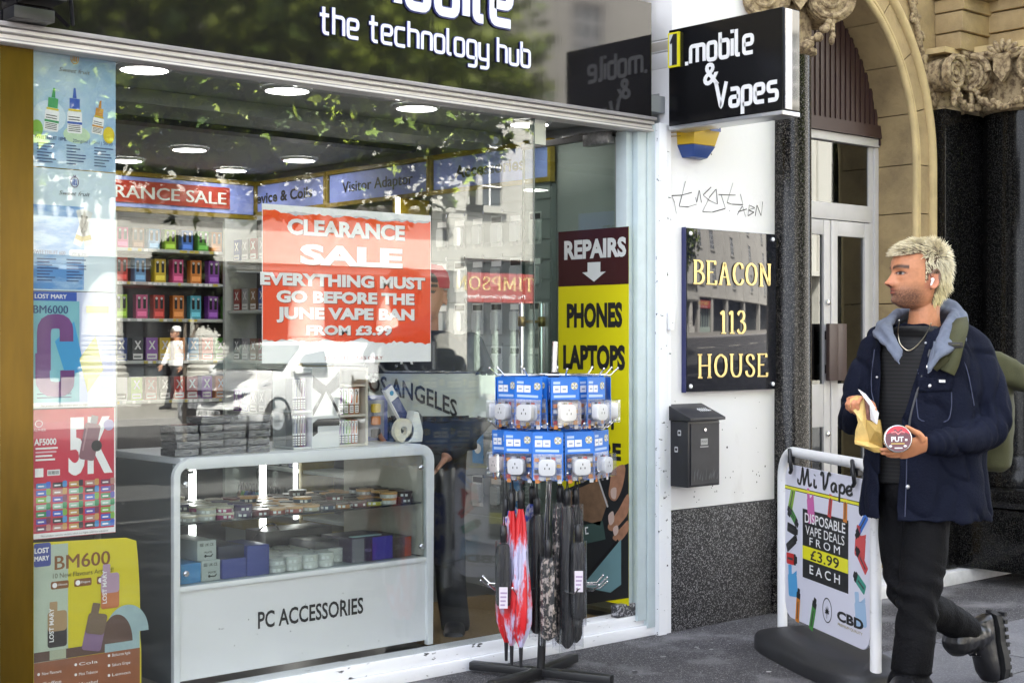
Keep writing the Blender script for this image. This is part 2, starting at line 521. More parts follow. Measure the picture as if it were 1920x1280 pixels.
# window frame
g = MB()
g.box((1.56, -.06, 2.442), (5.16, .05, 2.458), TRIMG)
g.box((1.56, -.045, 2.424), (5.16, .05, 2.441), TRIMW)
g.box((1.56, -.03, 2.405), (5.16, .05, 2.423), TRIMW)
g.box((1.56, -.04, 2.392), (5.16, .05, 2.404), TRIMW)
g.build('window_head', shop, bevel=.003)
g = MB()
g.box((1.56, 0, 0), (5.21, .10, .052), PEEL)
g.box((1.56, .016, .053), (5.21, .125, .105), PEEL)
g.build('sill', shop, bevel=.004)
g = MB(); g.box((1.997, .012, .106), (2.128, .024, 2.391), OCHRE); g.build('amber_side_panel', shop)
SG = glass('shop_glass', (.935, .945, .94), .056, wave=.012)
g = MB(); g.box((1.996, .026, .106), (4.447, .032, 2.391), SG); g.build('window_pane', shop)
EDGE = mat('glass_edge', (.02, .05, .045), .15)
g = MB(); g.box((4.4475, .025, .106), (4.453, .033, 2.391), EDGE); g.box((4.44, .036, 2.28), (4.53, .05, 2.391), mat('patch_fitting', (.35, .37, .36), .3, metal=.7)); g.build('pane_edge', shop)
# door frame at the right
g = MB()
g.box((5.045, .03, .106), (5.085, .10, 2.391), PALEB)
g.box((5.09, .0, .08), (5.15, .10, 2.391), PALEB)
g.box((5.085, .05, .106), (5.09, .10, 2.391), BLACKP)
g.box((5.152, -.005, .04), (5.205, .11, 2.44), PALEB)
g.box((5.15, .03, .1), (5.1515, .1, 2.4), BLACKP)
g.build('door_post', shop, bevel=.003)
g = MB()
g.box((5.207, -.03, .0), (5.262, .12, 2.44), PEEL); g.box((5.264, -.018, 0), (5.305, .10, 2.44), PEEL)
g.build('white_post', shop, bevel=.004)
g = MB(); g.box((4.97, .015, .107), (5.16, .06, .165), mat('worn_metal_plate', (.04, .04, .045), .45, col2=(.4, .4, .42), lo=.5, hi=.6, vs=60)); g.build('floor_plate', shop, bevel=.004)
# the glass door, standing open into the shop
g = MB(); DG = glass('door_glass', (.86, .93, .88), .10)
g.box((5.036, .105, .11), (5.046, .745, 2.372), DG)
door = g.build('door', shop)
g = MB(); g.box((5.034, .745, .11), (5.048, .752, 2.372), EDGE); g.box((5.025, .105, 2.372), (5.057, .75, 2.40), mat('door_rail_dark', (.05, .05, .05), .4)); g.build('door_edge', door)
BRASS = mat('aged_brass', (.30, .22, .09), .35, metal=.9)
for dx in (-.075, .06):
    g = MB(); x = 5.041 + dx
    g.lathe([(.013, .78), (.016, .79), (.016, 1.585), (.013, 1.595)], (x, .68, 0), CHROME, 14)
    for z in (1.5, .9): g.tube([(x, .68, z), (5.041, .68, z)], .008, BRASS, 10)
    g.lathe([(.016, 1.475), (.02, 1.48), (.02, 1.52), (.016, 1.525)], (x, .68, 0), BRASS, 14)
    g.build('handle', door, smooth=40)
g = MB(); g.obox(Matrix.Translation((5.02, .19, 2.365)), .05, .17, .055, mat('closer_grey', (.22, .22, .22), .35, metal=.6, var=.4, vs=40)); g.tube([(5.02, .15, 2.395), (5.0, .28, 2.40), (5.0, .42, 2.395)], .007, BLACKP)
g.build('door_closer', door, bevel=.004)

# ================================================================== stroke lettering (square techno hand, broad-nib serif hand, brush hand)
TECH = {'t': (.66, [[(.25, 1.45), (.25, 0), (.62, 0)], [(-.04, 1), (.62, 1)]]), 'h': (.78, [[(0, 0), (0, 1.5)], [(0, 1), (.75, 1), (.75, 0)]]),
        'e': (.78, [[(.78, 0), (0, 0), (0, 1), (.75, 1), (.75, .5), (.05, .5)]]), 'c': (.74, [[(.74, 0), (0, 0), (0, 1), (.74, 1)]]),
        'n': (.76, [[(0, 0), (0, 1), (.75, 1), (.75, 0)]]), 'o': (.76, [[(0, 0), (.75, 0), (.75, 1), (0, 1), 'c']]),
        'l': (.3, [[(0, 1.5), (0, 0), (.3, 0)]]), 'g': (.76, [[(.75, 0), (0, 0), (0, 1), (.75, 1), (.75, -.5), (.06, -.5)]]),
        'y': (.76, [[(0, 1), (0, 0), (.74, 0)], [(.75, 1), (.75, -.5), (.06, -.5)]]), 'u': (.76, [[(0, 1), (0, 0), (.75, 0), (.75, 1)]]),
        'b': (.76, [[(0, 1.5), (0, 0), (.75, 0), (.75, 1), (.02, 1)]]), 'm': (1.3, [[(0, 0), (0, 1), (1.3, 1), (1.3, 0)], [(.65, 1), (.65, 0)]]),
        'i': (.02, [[(0, 0), (0, 1)], [(0, 1.32), (0, 1.52)]]), '.': (.02, [[(0, -.08), (0, .14)]]), 'V': (.95, [[(0, 1.5), (.46, 0), (.95, 1.5)]]),
        'a': (.76, [[(.05, 1), (.75, 1), (.75, 0), (0, 0), (0, .52), (.75, .52)]]), 'p': (.76, [[(0, -.55), (0, 1), (.75, 1), (.75, 0), (.02, 0)]]),
        's': (.75, [[(.75, 1), (0, 1), (0, .52), (.75, .52), (.75, 0), (0, 0)]]), ' ': (.25, []),
        'M': (1.3, [[(0, 0), (0, 1.5), (.65, .35), (1.3, 1.5), (1.3, 0)]])}
SERIF = {'B': (.62, [[(.12, 0), (.12, 1)], [(.0, 1), (.34, 1), (.52, .88), (.52, .66), (.34, .53), (.12, .53)], [(.34, .53), (.58, .42), (.58, .14), (.38, 0), (0, 0)]]),
         'E': (.6, [[(.12, 0), (.12, 1)], [(0, 1), (.54, 1), (.54, .86)], [(.12, .52), (.42, .52)], [(0, 0), (.58, 0), (.58, .16)]]),
         'A': (.72, [[(.1, 0), (.36, 1.0), (.62, 0)], [(.2, .33), (.52, .33)], [(0, 0), (.22, 0)], [(.5, 0), (.74, 0)]]),
         'C': (.68, [[(.62, .74), (.58, .9), (.38, 1), (.14, .84), (.06, .5), (.14, .16), (.38, 0), (.58, .08), (.64, .26)]]),
         'O': (.74, [[(.37, 1), (.12, .84), (.05, .5), (.12, .16), (.37, 0), (.62, .16), (.69, .5), (.62, .84), 'c']]),
         'N': (.76, [[(.12, 0), (.12, 1), (.64, .02), (.64, 1)], [(0, 0), (.24, 0)], [(.0, 1), (.14, 1)], [(.52, 1), (.76, 1)]]),
         'H': (.76, [[(.12, 0), (.12, 1)], [(.64, 0), (.64, 1)], [(.12, .52), (.64, .52)], [(0, 0), (.24, 0)], [(0, 1), (.24, 1)], [(.52, 0), (.76, 0)], [(.52, 1), (.76, 1)]]),
         'U': (.76, [[(.12, 1), (.12, .24), (.24, .04), (.4, 0), (.56, .06), (.64, .24), (.64, 1)], [(0, 1), (.24, 1)], [(.52, 1), (.76, 1)]]),
         'S': (.56, [[(.48, .76), (.44, .92), (.27, 1), (.1, .9), (.08, .72), (.2, .58), (.42, .42), (.52, .24), (.42, .05), (.25, 0), (.08, .08), (.05, .26)]]),
         '1': (.36, [[(.02, .84), (.2, 1), (.2, 0)], [(.06, 0), (.34, 0)]]),
         '3': (.56, [[(.06, .82), (.16, .98), (.36, .98), (.46, .78), (.36, .58), (.2, .53)], [(.24, .53), (.46, .44), (.5, .2), (.34, 0), (.14, .0), (.04, .16)]]),
         'T': (.66, [[(.33, 0), (.33, 1)], [(.02, .84), (.02, 1), (.64, 1), (.64, .84)], [(.2, 0), (.46, 0)]]), 'I': (.3, [[(.15, 0), (.15, 1)], [(.03, 0), (.27, 0)], [(.03, 1), (.27, 1)]]),
         'M': (.9, [[(.12, 0), (.14, 1), (.45, .1), (.76, 1), (.78, 0)], [(0, 0), (.24, 0)], [(.66, 0), (.9, 0)], [(.02, 1), (.16, 1)], [(.74, 1), (.88, 1)]]),
         'P': (.6, [[(.12, 0), (.12, 1)], [(0, 1), (.38, 1), (.56, .86), (.56, .64), (.38, .48), (.12, .48)], [(0, 0), (.26, 0)]]), ' ': (.3, [])}
BRUSH = {'M': (1.15, [[(.02, .3), (.0, .12), (.1, .0), (.2, .1), (.3, .6), (.36, 1.0), (.42, .5), (.46, .02), (.6, .5), (.74, 1.0), (.78, .5), (.84, .04), (.96, .08), (1.04, .2)]]),
         'i': (.26, [[(.06, .5), (.05, .1), (.14, .0), (.24, .1)], [(.09, .72), (.1, .78)]]),
         'V': (.66, [[(.0, .8), (.08, 1.0), (.18, .9), (.2, .4), (.24, .02), (.42, .4), (.52, .9), (.62, 1.05), (.7, .9)]]),
         'a': (.5, [[(.36, .44), (.2, .5), (.04, .3), (.08, .04), (.22, .02), (.36, .4), (.38, .1), (.48, .02)]]),
         'p': (.5, [[(.08, .5), (.08, 0), (.06, -.55)], [(.08, .2), (.2, .5), (.38, .46), (.42, .2), (.3, .02), (.12, .06)]]),
         'e': (.46, [[(.06, .22), (.3, .3), (.34, .46), (.2, .52), (.05, .34), (.08, .08), (.24, .0), (.44, .16)]]), ' ': (.22, [])}
def rounded(p, r):
    out = [p[0]]
    for i in range(1, len(p) - 1):
        a, b, c = Vector(p[i - 1]), Vector(p[i]), Vector(p[i + 1])
        d1, d2 = a - b, c - b
        k = min(r, d1.length * .48, d2.length * .48)
        q0, q1 = b + d1.normalized() * k, b + d2.normalized() * k
        for j in range(5):
            t = j / 4
            q = q0 * (1 - t) ** 2 + b * 2 * t * (1 - t) + q1 * t * t
            out.append((q.x, q.y))
    out.append(p[-1]); return out
def strokes(mb, font, txt, fr, size, wd, m, h=.001, t=0.0, gap=.3, xs=1.0, nib=None, align='L', curve=False, r=.22):
    tot = sum(font[c][0] + gap for c in txt) - gap
    x = {'L': 0, 'C': -tot / 2, 'R': -tot}[align]
    k = 0
    for c in txt:
        wc, ss = font[c]
        for s in ss:
            closed = s[-1] == 'c'
            p = s[:-1] if closed else s
            if curve: p = spline(p, 5, closed)
            elif closed:
                mid = ((p[0][0] + p[-1][0]) / 2, (p[0][1] + p[-1][1]) / 2)
                p = rounded([mid] + p + [mid], r)[:-1]
            else: p = rounded(p, r) if r else p
            q = [((x + a) * size * xs, b * size) for a, b in p]
            if nib:
                n = len(q); ww = []
                for i in range(n):
                    a = q[(i - 1) % n] if (closed or i) else q[i]; b = q[(i + 1) % n] if (closed or i < n - 1) else q[i]
                    dx, dy = b[0] - a[0], b[1] - a[1]; L = math.hypot(dx, dy) or 1
                    ww.append(size * (nib[0] + (nib[1] - nib[0]) * abs(dy) / L))
            else: ww = wd * size
            mb.ribbon(q, ww, fr, m, h + (k % 4) * .0006, t, closed); k += 1
        x += wc + gap
    return tot * size * xs

# ================================================================== FASCIA SIGN
FASC = mat('fascia_gloss_black', (.010, .009, .010), .06, spec=.3, coat=.35, bump=.05, bs=2.6, bst=(1.8, 1.8, .10))
fs = thing('fascia_sign', 'long glossy black shop fascia lettered Mobile the technology hub', 'shop sign', (3.3, -.03, 2.46))
g = MB(); g.box((1.57, -.034, 2.459), (5.148, .055, 3.0), FASC); g.build('panel', fs)
LETW = mat('letter_lilac_white', (.78, .80, .92), .35); LETE = mat('letter_edge_blue', (.02, .025, .16), .4)
fr = ((3.262, -.036, 2.598), FX, FZ)
g = MB(); strokes(g, TECH, 'the technology hub', fr, .070, .27, LETE, h=.0, t=.004, gap=.31, xs=.905)
strokes(g, TECH, 'the technology hub', fr, .070, .19, LETW, h=.0045, t=.002, gap=.31, xs=.905); g.build('tagline_lettering', fs)
fr = ((3.47, -.036, 2.768), FX, FZ)
g = MB(); strokes(g, TECH, 'Mobile', fr, .150, .34, LETE, h=.0, t=.005, gap=.42, xs=.86)
strokes(g, TECH, 'Mobile', fr, .150, .26, LETW, h=.0055, t=.003, gap=.42, xs=.86); g.build('name_lettering', fs)
g = MB(); g.box((2.05, -.16, 2.53), (2.17, -.036, 2.62), BLACKP); g.box((2.0, -.13, 2.46), (2.14, -.04, 2.50), BLACKP); g.tube([(2.0, -.14, 2.56), (2.2, -.12, 2.55), (2.24, -.05, 2.48)], .008, BLACKP)
bk = tag(g.build('awning_bracket', bevel=.005), 'black metal bracket at the left end above the shop window', 'bracket')

# ================================================================== PROJECTING SIGN
ps = thing('projecting_sign', 'black box sign on the wall reading 1 .mobile & Vapes', 'shop sign', (5.31, -.05, 2.42))
SGK = mat('sign_gloss_black', (.006, .006, .007), .2, spec=.25)
g = MB(); g.box((5.252, -.725, 2.425), (5.374, -.05, 2.882), SGK); g.build('box', ps, bevel=.004)
g = MB(); ALU = mat('aluminium', (.55, .56, .58), .3, metal=.85)
g.box((5.25, -.728, 2.405), (5.376, -.05, 2.424), ALU); g.build('lower_rail', ps, bevel=.003)
g = MB(); g.box((5.262, -.735, 2.43), (5.31, -.7255, 2.876), mat('sign_end_mirror', (.28, .28, .3), .06, metal=1.0, bump=.1, bs=4)); g.box((5.312, -.732, 2.43), (5.366, -.7255, 2.876), mat('sign_end_gloss', (.01, .012, .01), .05, coat=1)); g.build('end_plate', ps)
sfr = ((5.2515, -.05, 2.42), (0, -1, 0), FZ)     # U runs outwards along -y, faces -x
g = MB()
for yy, ww in ((.455, .0),): pass
strokes(g, TECH, '.mobile', ((5.2515, -.165, 2.705), (0, -1, 0), FZ), .078, .24, PRINTW, h=.0, t=.003, gap=.36, xs=.83)
g.text('&', ((5.2515, -.315, 2.592), (0, -1, 0), FZ), .145, PRINTW, h=.0, t=.003, bold=.02)
strokes(g, TECH, 'Vapes', ((5.2515, -.345, 2.475), (0, -1, 0), FZ), .078, .25, PRINTW, h=.0, t=.003, gap=.36, xs=.83)
g.build('lettering', ps)
YEL = mat('sign_yellow', (.75, .68, .02), .4)
g = MB(); ofr = ((5.2515, -.055, 2.70), (0, -1, 0), FZ)
g.prism([(-.0, 0), (.068, 0), (.068, .165), (0, .165)], ofr, .012, YEL)
g.flat([(.009, .009), (.059, .009), (.059, .156), (.009, .156)], ofr, .0132, mat('number_grey', (.55, .58, .58), .4))
g.flat([(.028, .009), (.059, .009), (.059, .156), (.036, .156), (.013, .118), (.02, .108), (.028, .115)], ofr, .0140, PRINTK)
g.build('number_plate', ps)

# ================================================================== THE OFFICE BUILDING TO THE RIGHT
STONE = mat('sandstone', (.39, .285, .14), .82, col2=(.19, .135, .07), lo=.40, hi=.78, vs=4.5, bump=.5, bs=45, detail=10)
STONEL = mat('sandstone_moulding', (.50, .38, .19), .8, var=.18, vs=6, bump=.25, bs=60)
TERR = speckle('terrazzo_plinth', (.012, .0115, .013), (.20, .195, .20), 230, .66, .5, spec=.25, bump=.1)
GRAN = speckle('black_granite', (.004, .004, .004), (.038, .036, .032), 260, .74, .14, coat=.0, spec=.2)
GRANC = speckle('granite_shaft', (.006, .0055, .0055), (.12, .11, .10), 260, .70, .2, coat=.0, spec=.25)
WALLW = mat('rendered_white_wall', (.80, .79, .785), .6, col2=(.60, .575, .54), lo=.60, hi=.86, vs=3.2, st=(1, 1, .45), bump=.12, bs=18, detail=10)
ob = thing('office_building', 'sandstone office building with arched doorway and black granite columns', 'building', (7, 0, 0))
g = MB()
g.box((5.306, .0, .585), (6.125, .4, 2.72), WALLW)
g.build('white_wall', ob, bevel=.004)
g = MB(); g.box((5.306, -.012, .0), (6.125, .39, .583), TERR); g.build('terrazzo_plinth', ob, bevel=.006)
g = MB()
g.box((5.31, -.03, 2.722), (6.12, .3, 2.80), WALLW); g.box((5.31, -.07, 2.801), (6.12, .3, 2.86), mat('dirty_stone', (.5, .46, .4), .8, col2=(.12, .1, .08), lo=.5, hi=.75, vs=9)); g.box((5.31, -.02, 2.861), (5.62, .3, 3.3), WALLW); g.box((5.63, .02, 2.861), (6.1, .3, 3.5), WALLW)
g.build('string_course', ob, bevel=.008)
g = MB()                                                                  # black marks and chips on the render
CH = mat('chip_dark', (.05, .045, .04), .8)
for i in range(46):
    x = R.uniform(5.34, 6.1); z = R.choice([R.uniform(.6, .75), R.uniform(.6, 1.1), R.uniform(.6, 2.6)])
    a = R.uniform(.002, .006)
    g.flat([(x + a * R.uniform(.5, 1.3) * math.cos(t), z + a * R.uniform(.5, 2) * math.sin(t)) for t in (0, 1.2, 2.4, 3.6, 4.9)], ((0, -.0008, 0), FX, FZ), 0, CH)
tag(g.build('paint_chips', ob), kind='stuff')
INK = mat('marker_ink', (.015, .013, .015), .6)
g = MB()                                                                  # tag scribbled on the wall
pp = lambda L: [(at(x, y, Y=-.0015).x, at(x, y, Y=-.0015).z) for x, y in L]
gf = ((0, -.0015, 0), FX, FZ)
for L in ([(1268, 401), (1264, 378), (1259, 367), (1278, 366), (1297, 361)], [(1285, 340), (1279, 364), (1273, 387), (1290, 388), (1306, 383)], [(1304, 370), (1306, 380), (1311, 356), (1315, 380)],
          [(1333, 351), (1318, 366), (1330, 376), (1345, 383), (1343, 354), (1330, 370), (1317, 397), (1335, 398), (1360, 391), (1352, 366)],
          [(1347, 365), (1379, 366)], [(1374, 343), (1363, 380), (1372, 383), (1393, 384), (1388, 364)], [(1382, 403), (1392, 386), (1398, 407)], [(1384, 397), (1400, 392)],
          [(1405, 384), (1402, 405), (1414, 398), (1403, 394), (1415, 390), (1406, 385)], [(1416, 405), (1419, 384), (1427, 405), (1430, 378)]):
    g.ribbon(rounded(pp(L), .006), [.0036 + .0014 * math.sin(k * .9 + L[0][0]) for k in range(len(rounded(pp(L), .006)))], gf, INK, h=.0005 * (1 + R.random()))
g.build('graffiti', ob)
# column with scroll capital beside the white wall
g = MB(); c0 = (6.225, -.02, 0)
g.lathe([(.15, .0), (.15, .30), (.142, .34), (.125, .36), (.112, .40), (.106, 2.90)], c0, GRANC, 40); g.build('granite_shaft', ob, smooth=50)
def volute(mb, C, U, V, r0, turns, wd, depth, m):
    pts = []; n = int(turns * 14)
    for i in range(n + 1):
        a = 2 * PI * turns * i / n; r = r0 * (1 - .86 * i / n)
        pts.append((r * math.cos(a), r * math.sin(a)))
    N = Vector(U).cross(Vector(V))
    for i in range(0, len(pts) - 1, 1):
        pass
    mb.tube([Vector(C) + Vector(U) * x + Vector(V) * y + N * (depth * (1 - .2 * k / len(pts))) for k, (x, y) in enumerate(pts)], [wd * (1 - .55 * k / len(pts)) for k in range(len(pts))], m, 7)
    mb.lathe([(r0 * .92, 0), (r0 * .92, depth * .5), (r0 * .75, depth * .8), (.001, depth * .85)], C, m, 20, ax=N)
    mb.ell(Vector(C) + N * depth, (r0 * .14,) * 3, m, 10, 6)
CARV = mat('carved_stone', (.42, .32, .18), .8, col2=(.13, .085, .045), lo=.44, hi=.62, vs=34, bump=.9, bs=90)
def capital(name, cx, cy, zb, hw, hh, parent, rs, turn=0.0):
    g = MB()
    g.lathe([(rs, zb), (rs + .03, zb + .015), (rs + .03, zb + .035), (rs + .005, zb + .05), (rs, zb + .09), (rs * 1.05, zb + hh * .5), (rs * 1.25, zb + hh * .95)], (cx, cy, 0), CARV, 28)
    vr = hh * .30
    for s in (-1, 1):
        yf = cy - rs - .06
        volute(g, (cx + s * hw * .68, yf, zb + hh * .60), (s * -1 * s, 0, 0) if False else (-s, 0, 0), (0, 0, 1) if s < 0 else (0, 0, 1), vr, 2.4, .020, .035, CARV) if s < 0 else volute(g, (cx + s * hw * .68, yf, zb + hh * .60), (1, 0, 0), (0, 0, 1), vr, 2.4, .020, .035, CARV)
        for yy in (-1, 1):                                                # scrolls seen from the side
            pass
        g.tube([(cx + s * hw * .68, yf + .02, zb + hh * .60), (cx + s * hw * .62, cy + rs, zb + hh * .60)], [vr * .92, vr * .8], CARV, 14)
    g.tube(spline([(cx - hw * .68, cy - rs - .05, zb + hh * .90), (cx - hw * .3, cy - rs - .07, zb + hh * .84), (cx, cy - rs - .08, zb + hh * .8), (cx + hw * .3, cy - rs - .07, zb + hh * .84), (cx + hw * .68, cy - rs - .05, zb + hh * .90)]), .026, CARV, 8)
    g.box((cx - hw, cy - rs - .07, zb + hh * .93), (cx + hw, cy + rs + .05, zb + hh * 1.02), STONEL)
    # shield, leaves and a fruit garland hanging between the scrolls
    yf = cy - rs - .09
    g.prism([(-.05, .09), (.05, .09), (.052, .0), (.0, -.07), (-.052, .0)], ((cx, yf + .02, zb + hh * .60), FX, FZ), .03, CARV)
    for k in range(7):
        a = PI * (k + .5) / 7
        g.ell((cx + .075 * math.cos(a), yf, zb + hh * .84 + .05 * math.sin(a)), (.018, .02, .042), CARV, 8, 6, Matrix.Rotation(-(a - PI / 2), 3, 'Y'))
    for k in range(26):
        t = -1 + 2 * k / 25
        g.ell((cx + t * hw * .66 + R.uniform(-.008, .008), yf + R.uniform(-.012, .012), zb + hh * (.36 - .30 * (1 - t * t)) + R.uniform(-.012, .02)), (R.uniform(.014, .026),) * 3, CARV, 8, 6)
    for s in (-1, 1):
        for k in range(5):
            g.ell((cx + s * hw * (.66 + .03 * R.random()), yf + .01, zb + hh * (.34 - .055 * k)), (.016, .02, .024), CARV, 8, 6)
    c, s = math.cos(turn), math.sin(turn)
    g.v = [(cx + (x - cx) * c - (y - cy) * s, cy + (x - cx) * s + (y - cy) * c, z) for x, y, z in g.v]
    return g.build(name, parent, smooth=50)
capital('scroll_capital', 6.225, -.02, 2.88, .25, .46, ob, .106, -rad(38))
# arch: a ring of stone blocks with a roll moulding, jamb below it
ACX, ASZ, R1, R2 = 6.356, 2.42, 1.03, 1.255
JB = [0, .52, 1.06, 1.62, 2.14, ASZ]
g = MB()
for i in range(5): g.box((ACX + R1, .0, JB[i] + .003), (ACX + R2, .36, JB[i + 1] - .003), STONE)
for k in range(7):
    a0, a1 = rad(k * 16) + .003, rad(k * 16 + 16) - .003
    pts = [(R1 * math.cos(a0 + (a1 - a0) * i / 5), R1 * math.sin(a0 + (a1 - a0) * i / 5)) for i in range(6)] + [(R2 * math.cos(a1 - (a1 - a0) * i / 5), R2 * math.sin(a1 - (a1 - a0) * i / 5)) for i in range(6)]
    g.prism(pts, ((ACX, .36, ASZ), FX, FZ), .36, STONE)
g.build('arch', ob, smooth=20)
g = MB()
for r, rr, dy in ((R1 + .018, .020, -.004), (R1 + .055, .012, -.002), (R2 - .03, .03, .0)):
    pts = [(ACX + r, dy, 0), (ACX + r, dy, 1.2), (ACX + r, dy, ASZ)] + [(ACX + r * math.cos(rad(4 * k)), dy, ASZ + r * math.sin(rad(4 * k))) for k in range(1, 28)]
    g.tube(pts, rr, STONEL, 10)
g.build('arch_moulding', ob, smooth=50)
# wall round and above the arch
g = MB()
arc = [(ACX + R2 * math.cos(rad(5 * k)), ASZ + R2 * math.sin(rad(5 * k))) for k in range(0, 19)]
g.prism([(ACX + R2, 0), (10.2, 0), (10.2, 4.2), (ACX, 4.2)] + arc[::-1], ((0, .36, 0), FX, FZ), .33, STONE)
g.box((6.13, .36, 0), (6.36, .5, 4.2), STONE)
g.box((5.15, .07, 3.5), (ACX - .01, .4, 4.2), STONE); g.box((5.15, .05, 4.21), (14, 11, 11.2), SAND)
g.build('stone_wall', ob, smooth=20)
g = MB()                                                                  # acanthus spray carved in the spandrel
for k in range(9):
    t = k / 8
    p = Vector((7.33 + .30 * t, .02, 3.46 - .62 * t + .05 * math.sin(6 * t)))
    g.ell(p, (.026, .02, .055), CARV, 10, 6, Matrix.Rotation(.5 + (.7 if k % 2 else -.7), 3, 'Y'))
    g.ell(p + Vector((.03 * (-1) ** k, 0, .02)), (.018, .016, .035), CARV, 8, 6, Matrix.Rotation(-.6 * (-1) ** k, 3, 'Y'))
g.tube(spline([(7.30, .02, 3.5), (7.42, .015, 3.30), (7.50, .02, 3.08), (7.60, .02, 2.86)]), [.02] * 18 + [.012], CARV, 8)
g.build('spandrel_carving', ob, smooth=50)
# louvred tympanum, transom light and the double door in the recess
LOUV = mat('dark_brown_louvre', (.045, .022, .02), .45)
g = MB(); YD = .23
n = 46
for i in range(n):
    x = 6.30 + 1.09 * i / n; r2 = R1 ** 2 - (x + .012 - ACX) ** 2
    zt = ASZ + math.sqrt(max(r2, .0004))
    g.box((x, YD - .012 - .008 * (i % 2), 2.66), (x + .0225, YD + .05, zt), LOUV)
g.box((6.30, YD - .03, 2.585), (7.384, YD + .05, 2.658), LOUV)
g.build('louvre_panel', ob)
ALW = mat('door_frame_grey_white', (.56, .54, .53), .38, var=.05, vs=12)
dr = MB()
dr.box((6.30, YD - .01, 2.535), (7.384, YD + .05, 2.583), ALW)
dr.box((7.345, YD, .05), (7.384, YD + .05, 2.534), ALW); dr.box((7.30, YD + .012, .05), (7.344, YD + .05, 2.534), ALW)
dr.box((6.30, YD - .004, 2.09), (7.299, YD + .05, 2.185), ALW)
dr.build('door_frame', ob, bevel=.003)
DARKG = glass('office_glass', (.16, .18, .18), .12)
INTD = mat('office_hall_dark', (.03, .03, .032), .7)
g = MB(); g.box((6.3, YD + .02, 2.186), (7.299, YD + .03, 2.534), DARKG); g.build('transom_glass', ob)
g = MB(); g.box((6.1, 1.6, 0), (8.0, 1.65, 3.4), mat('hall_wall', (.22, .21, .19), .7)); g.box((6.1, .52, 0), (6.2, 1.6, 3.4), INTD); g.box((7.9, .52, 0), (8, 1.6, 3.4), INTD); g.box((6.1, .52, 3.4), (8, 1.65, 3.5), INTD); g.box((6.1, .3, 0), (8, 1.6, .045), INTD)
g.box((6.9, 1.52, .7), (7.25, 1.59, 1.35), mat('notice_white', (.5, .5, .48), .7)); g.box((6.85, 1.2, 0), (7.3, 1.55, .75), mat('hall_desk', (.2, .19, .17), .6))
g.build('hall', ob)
for x0, x1 in ((6.40, 6.905), (6.915, 7.297)):
    g = MB()
    xs = .06
    g.box((x0, YD - .005, .06), (x0 + xs, YD + .04, 2.085), ALW); g.box((x1 - xs, YD - .005, .06), (x1, YD + .04, 2.085), ALW)
    g.box((x0 + xs, YD - .003, 2.0), (x1 - xs, YD + .038, 2.085), ALW); g.box((x0 + xs, YD - .003, .92), (x1 - xs, YD + .038, 1.16), ALW); g.box((x0 + xs, YD - .003, .06), (x1 - xs, YD + .038, .2), ALW)
    d = g.build('office_door', ob, bevel=.003)
    g = MB(); g.box((x0 + xs, YD + .01, 1.16), (x1 - xs, YD + .018, 2.0), DARKG); g.box((x0 + xs, YD + .01, .2), (x1 - xs, YD + .018, .92), DARKG); g.build('glass', d)
    g = MB(); hx = x1 - .075 if x0 < 6.9 else x0 - .006
    g.box((hx, YD - .055, 1.18), (hx + .085, YD - .03, 1.50), mat('handle_brown', (.07, .045, .04), .4))
    g.box((hx + .02, YD - .03, 1.22), (hx + .05, YD - .006, 1.27), BLACKP); g.box((hx + .02, YD - .03, 1.41), (hx + .05, YD - .006, 1.46), BLACKP)
    g.build('handle', d, bevel=.003)
    if x0 < 6.9:
        for z in (1.62, .88):
            g = MB(); g.lathe([(.016, 0), (.016, .012), (.011, .016)], (x1 - .03, YD - .005, z), CHROME, 16, ax=(0, -1, 0)); g.build('lock', d, smooth=40)
    else:
        g = MB(); g.box((x0 + .09, YD - .012, 1.0), (x0 + .28, YD - .004, 1.075), BLACKP); g.box((x0 + .105, YD - .018, 1.012), (x0 + .265, YD - .0125, 1.063), ALW); g.build('letter_slot', d, bevel=.002)
STEPM = mat('white_marble_step', (.66, .66, .66), .5, var=.15, vs=12)
g = MB(); g.box((6.45, -.16, 0), (12, .22, .075), STEPM); g.build('doorstep', ob, bevel=.006)
# granite pilaster, big column and the entablature over them
g = MB(); g.box((7.625, -.06, .55), (7.80, .028, 2.76), GRAN); g.box((7.81, -.03, .55), (8.9, .027, 2.76), GRAN); g.box((7.60, -.10, .08), (7.70, .028, .545), GRAN); g.build('granite_pilaster', ob, bevel=.008)  # wider rear panel added to make the gap beside the column black
g = MB(); PX, PY = 8.14, -.30
g.lathe([(.31, .56), (.31, .60), (.295, .66), (.275, .70), (.27, .74), (.255, 2.74)], (PX, PY, 0), GRAN, 48); g.build('granite_column', ob, smooth=50)
g = MB(); g.box((7.71, -.66, .08), (9.2, .02, .44), GRAN); g.box((7.72, -.64, .441), (9.1, .02, .555), GRAN); g.build('column_base', ob, bevel=.03)
cp = capital('column_capital', 8.14, -.30, 2.74, .29, .38, ob, .25, -rad(86))
cp2 = capital('pilaster_capital', 7.80, .10, 2.74, .24, .36, ob, .13)
g = MB()
for z0, z1, o in ((3.10, 3.20, .0), (3.205, 3.32, .015), (3.325, 3.40, .03), (3.405, 3.46, .09), (3.465, 3.9, .02)):
    g.box((7.66 - o * .4, -.14 - o, z0), (7.98, .028, z1), STONE)
    g.box((7.96 - o, -.54 - o, z0 + .02), (9.6, .02, z1 + .02), STONEL if z0 == 3.405 else STONE)
g.build('entablature', ob, bevel=.008)
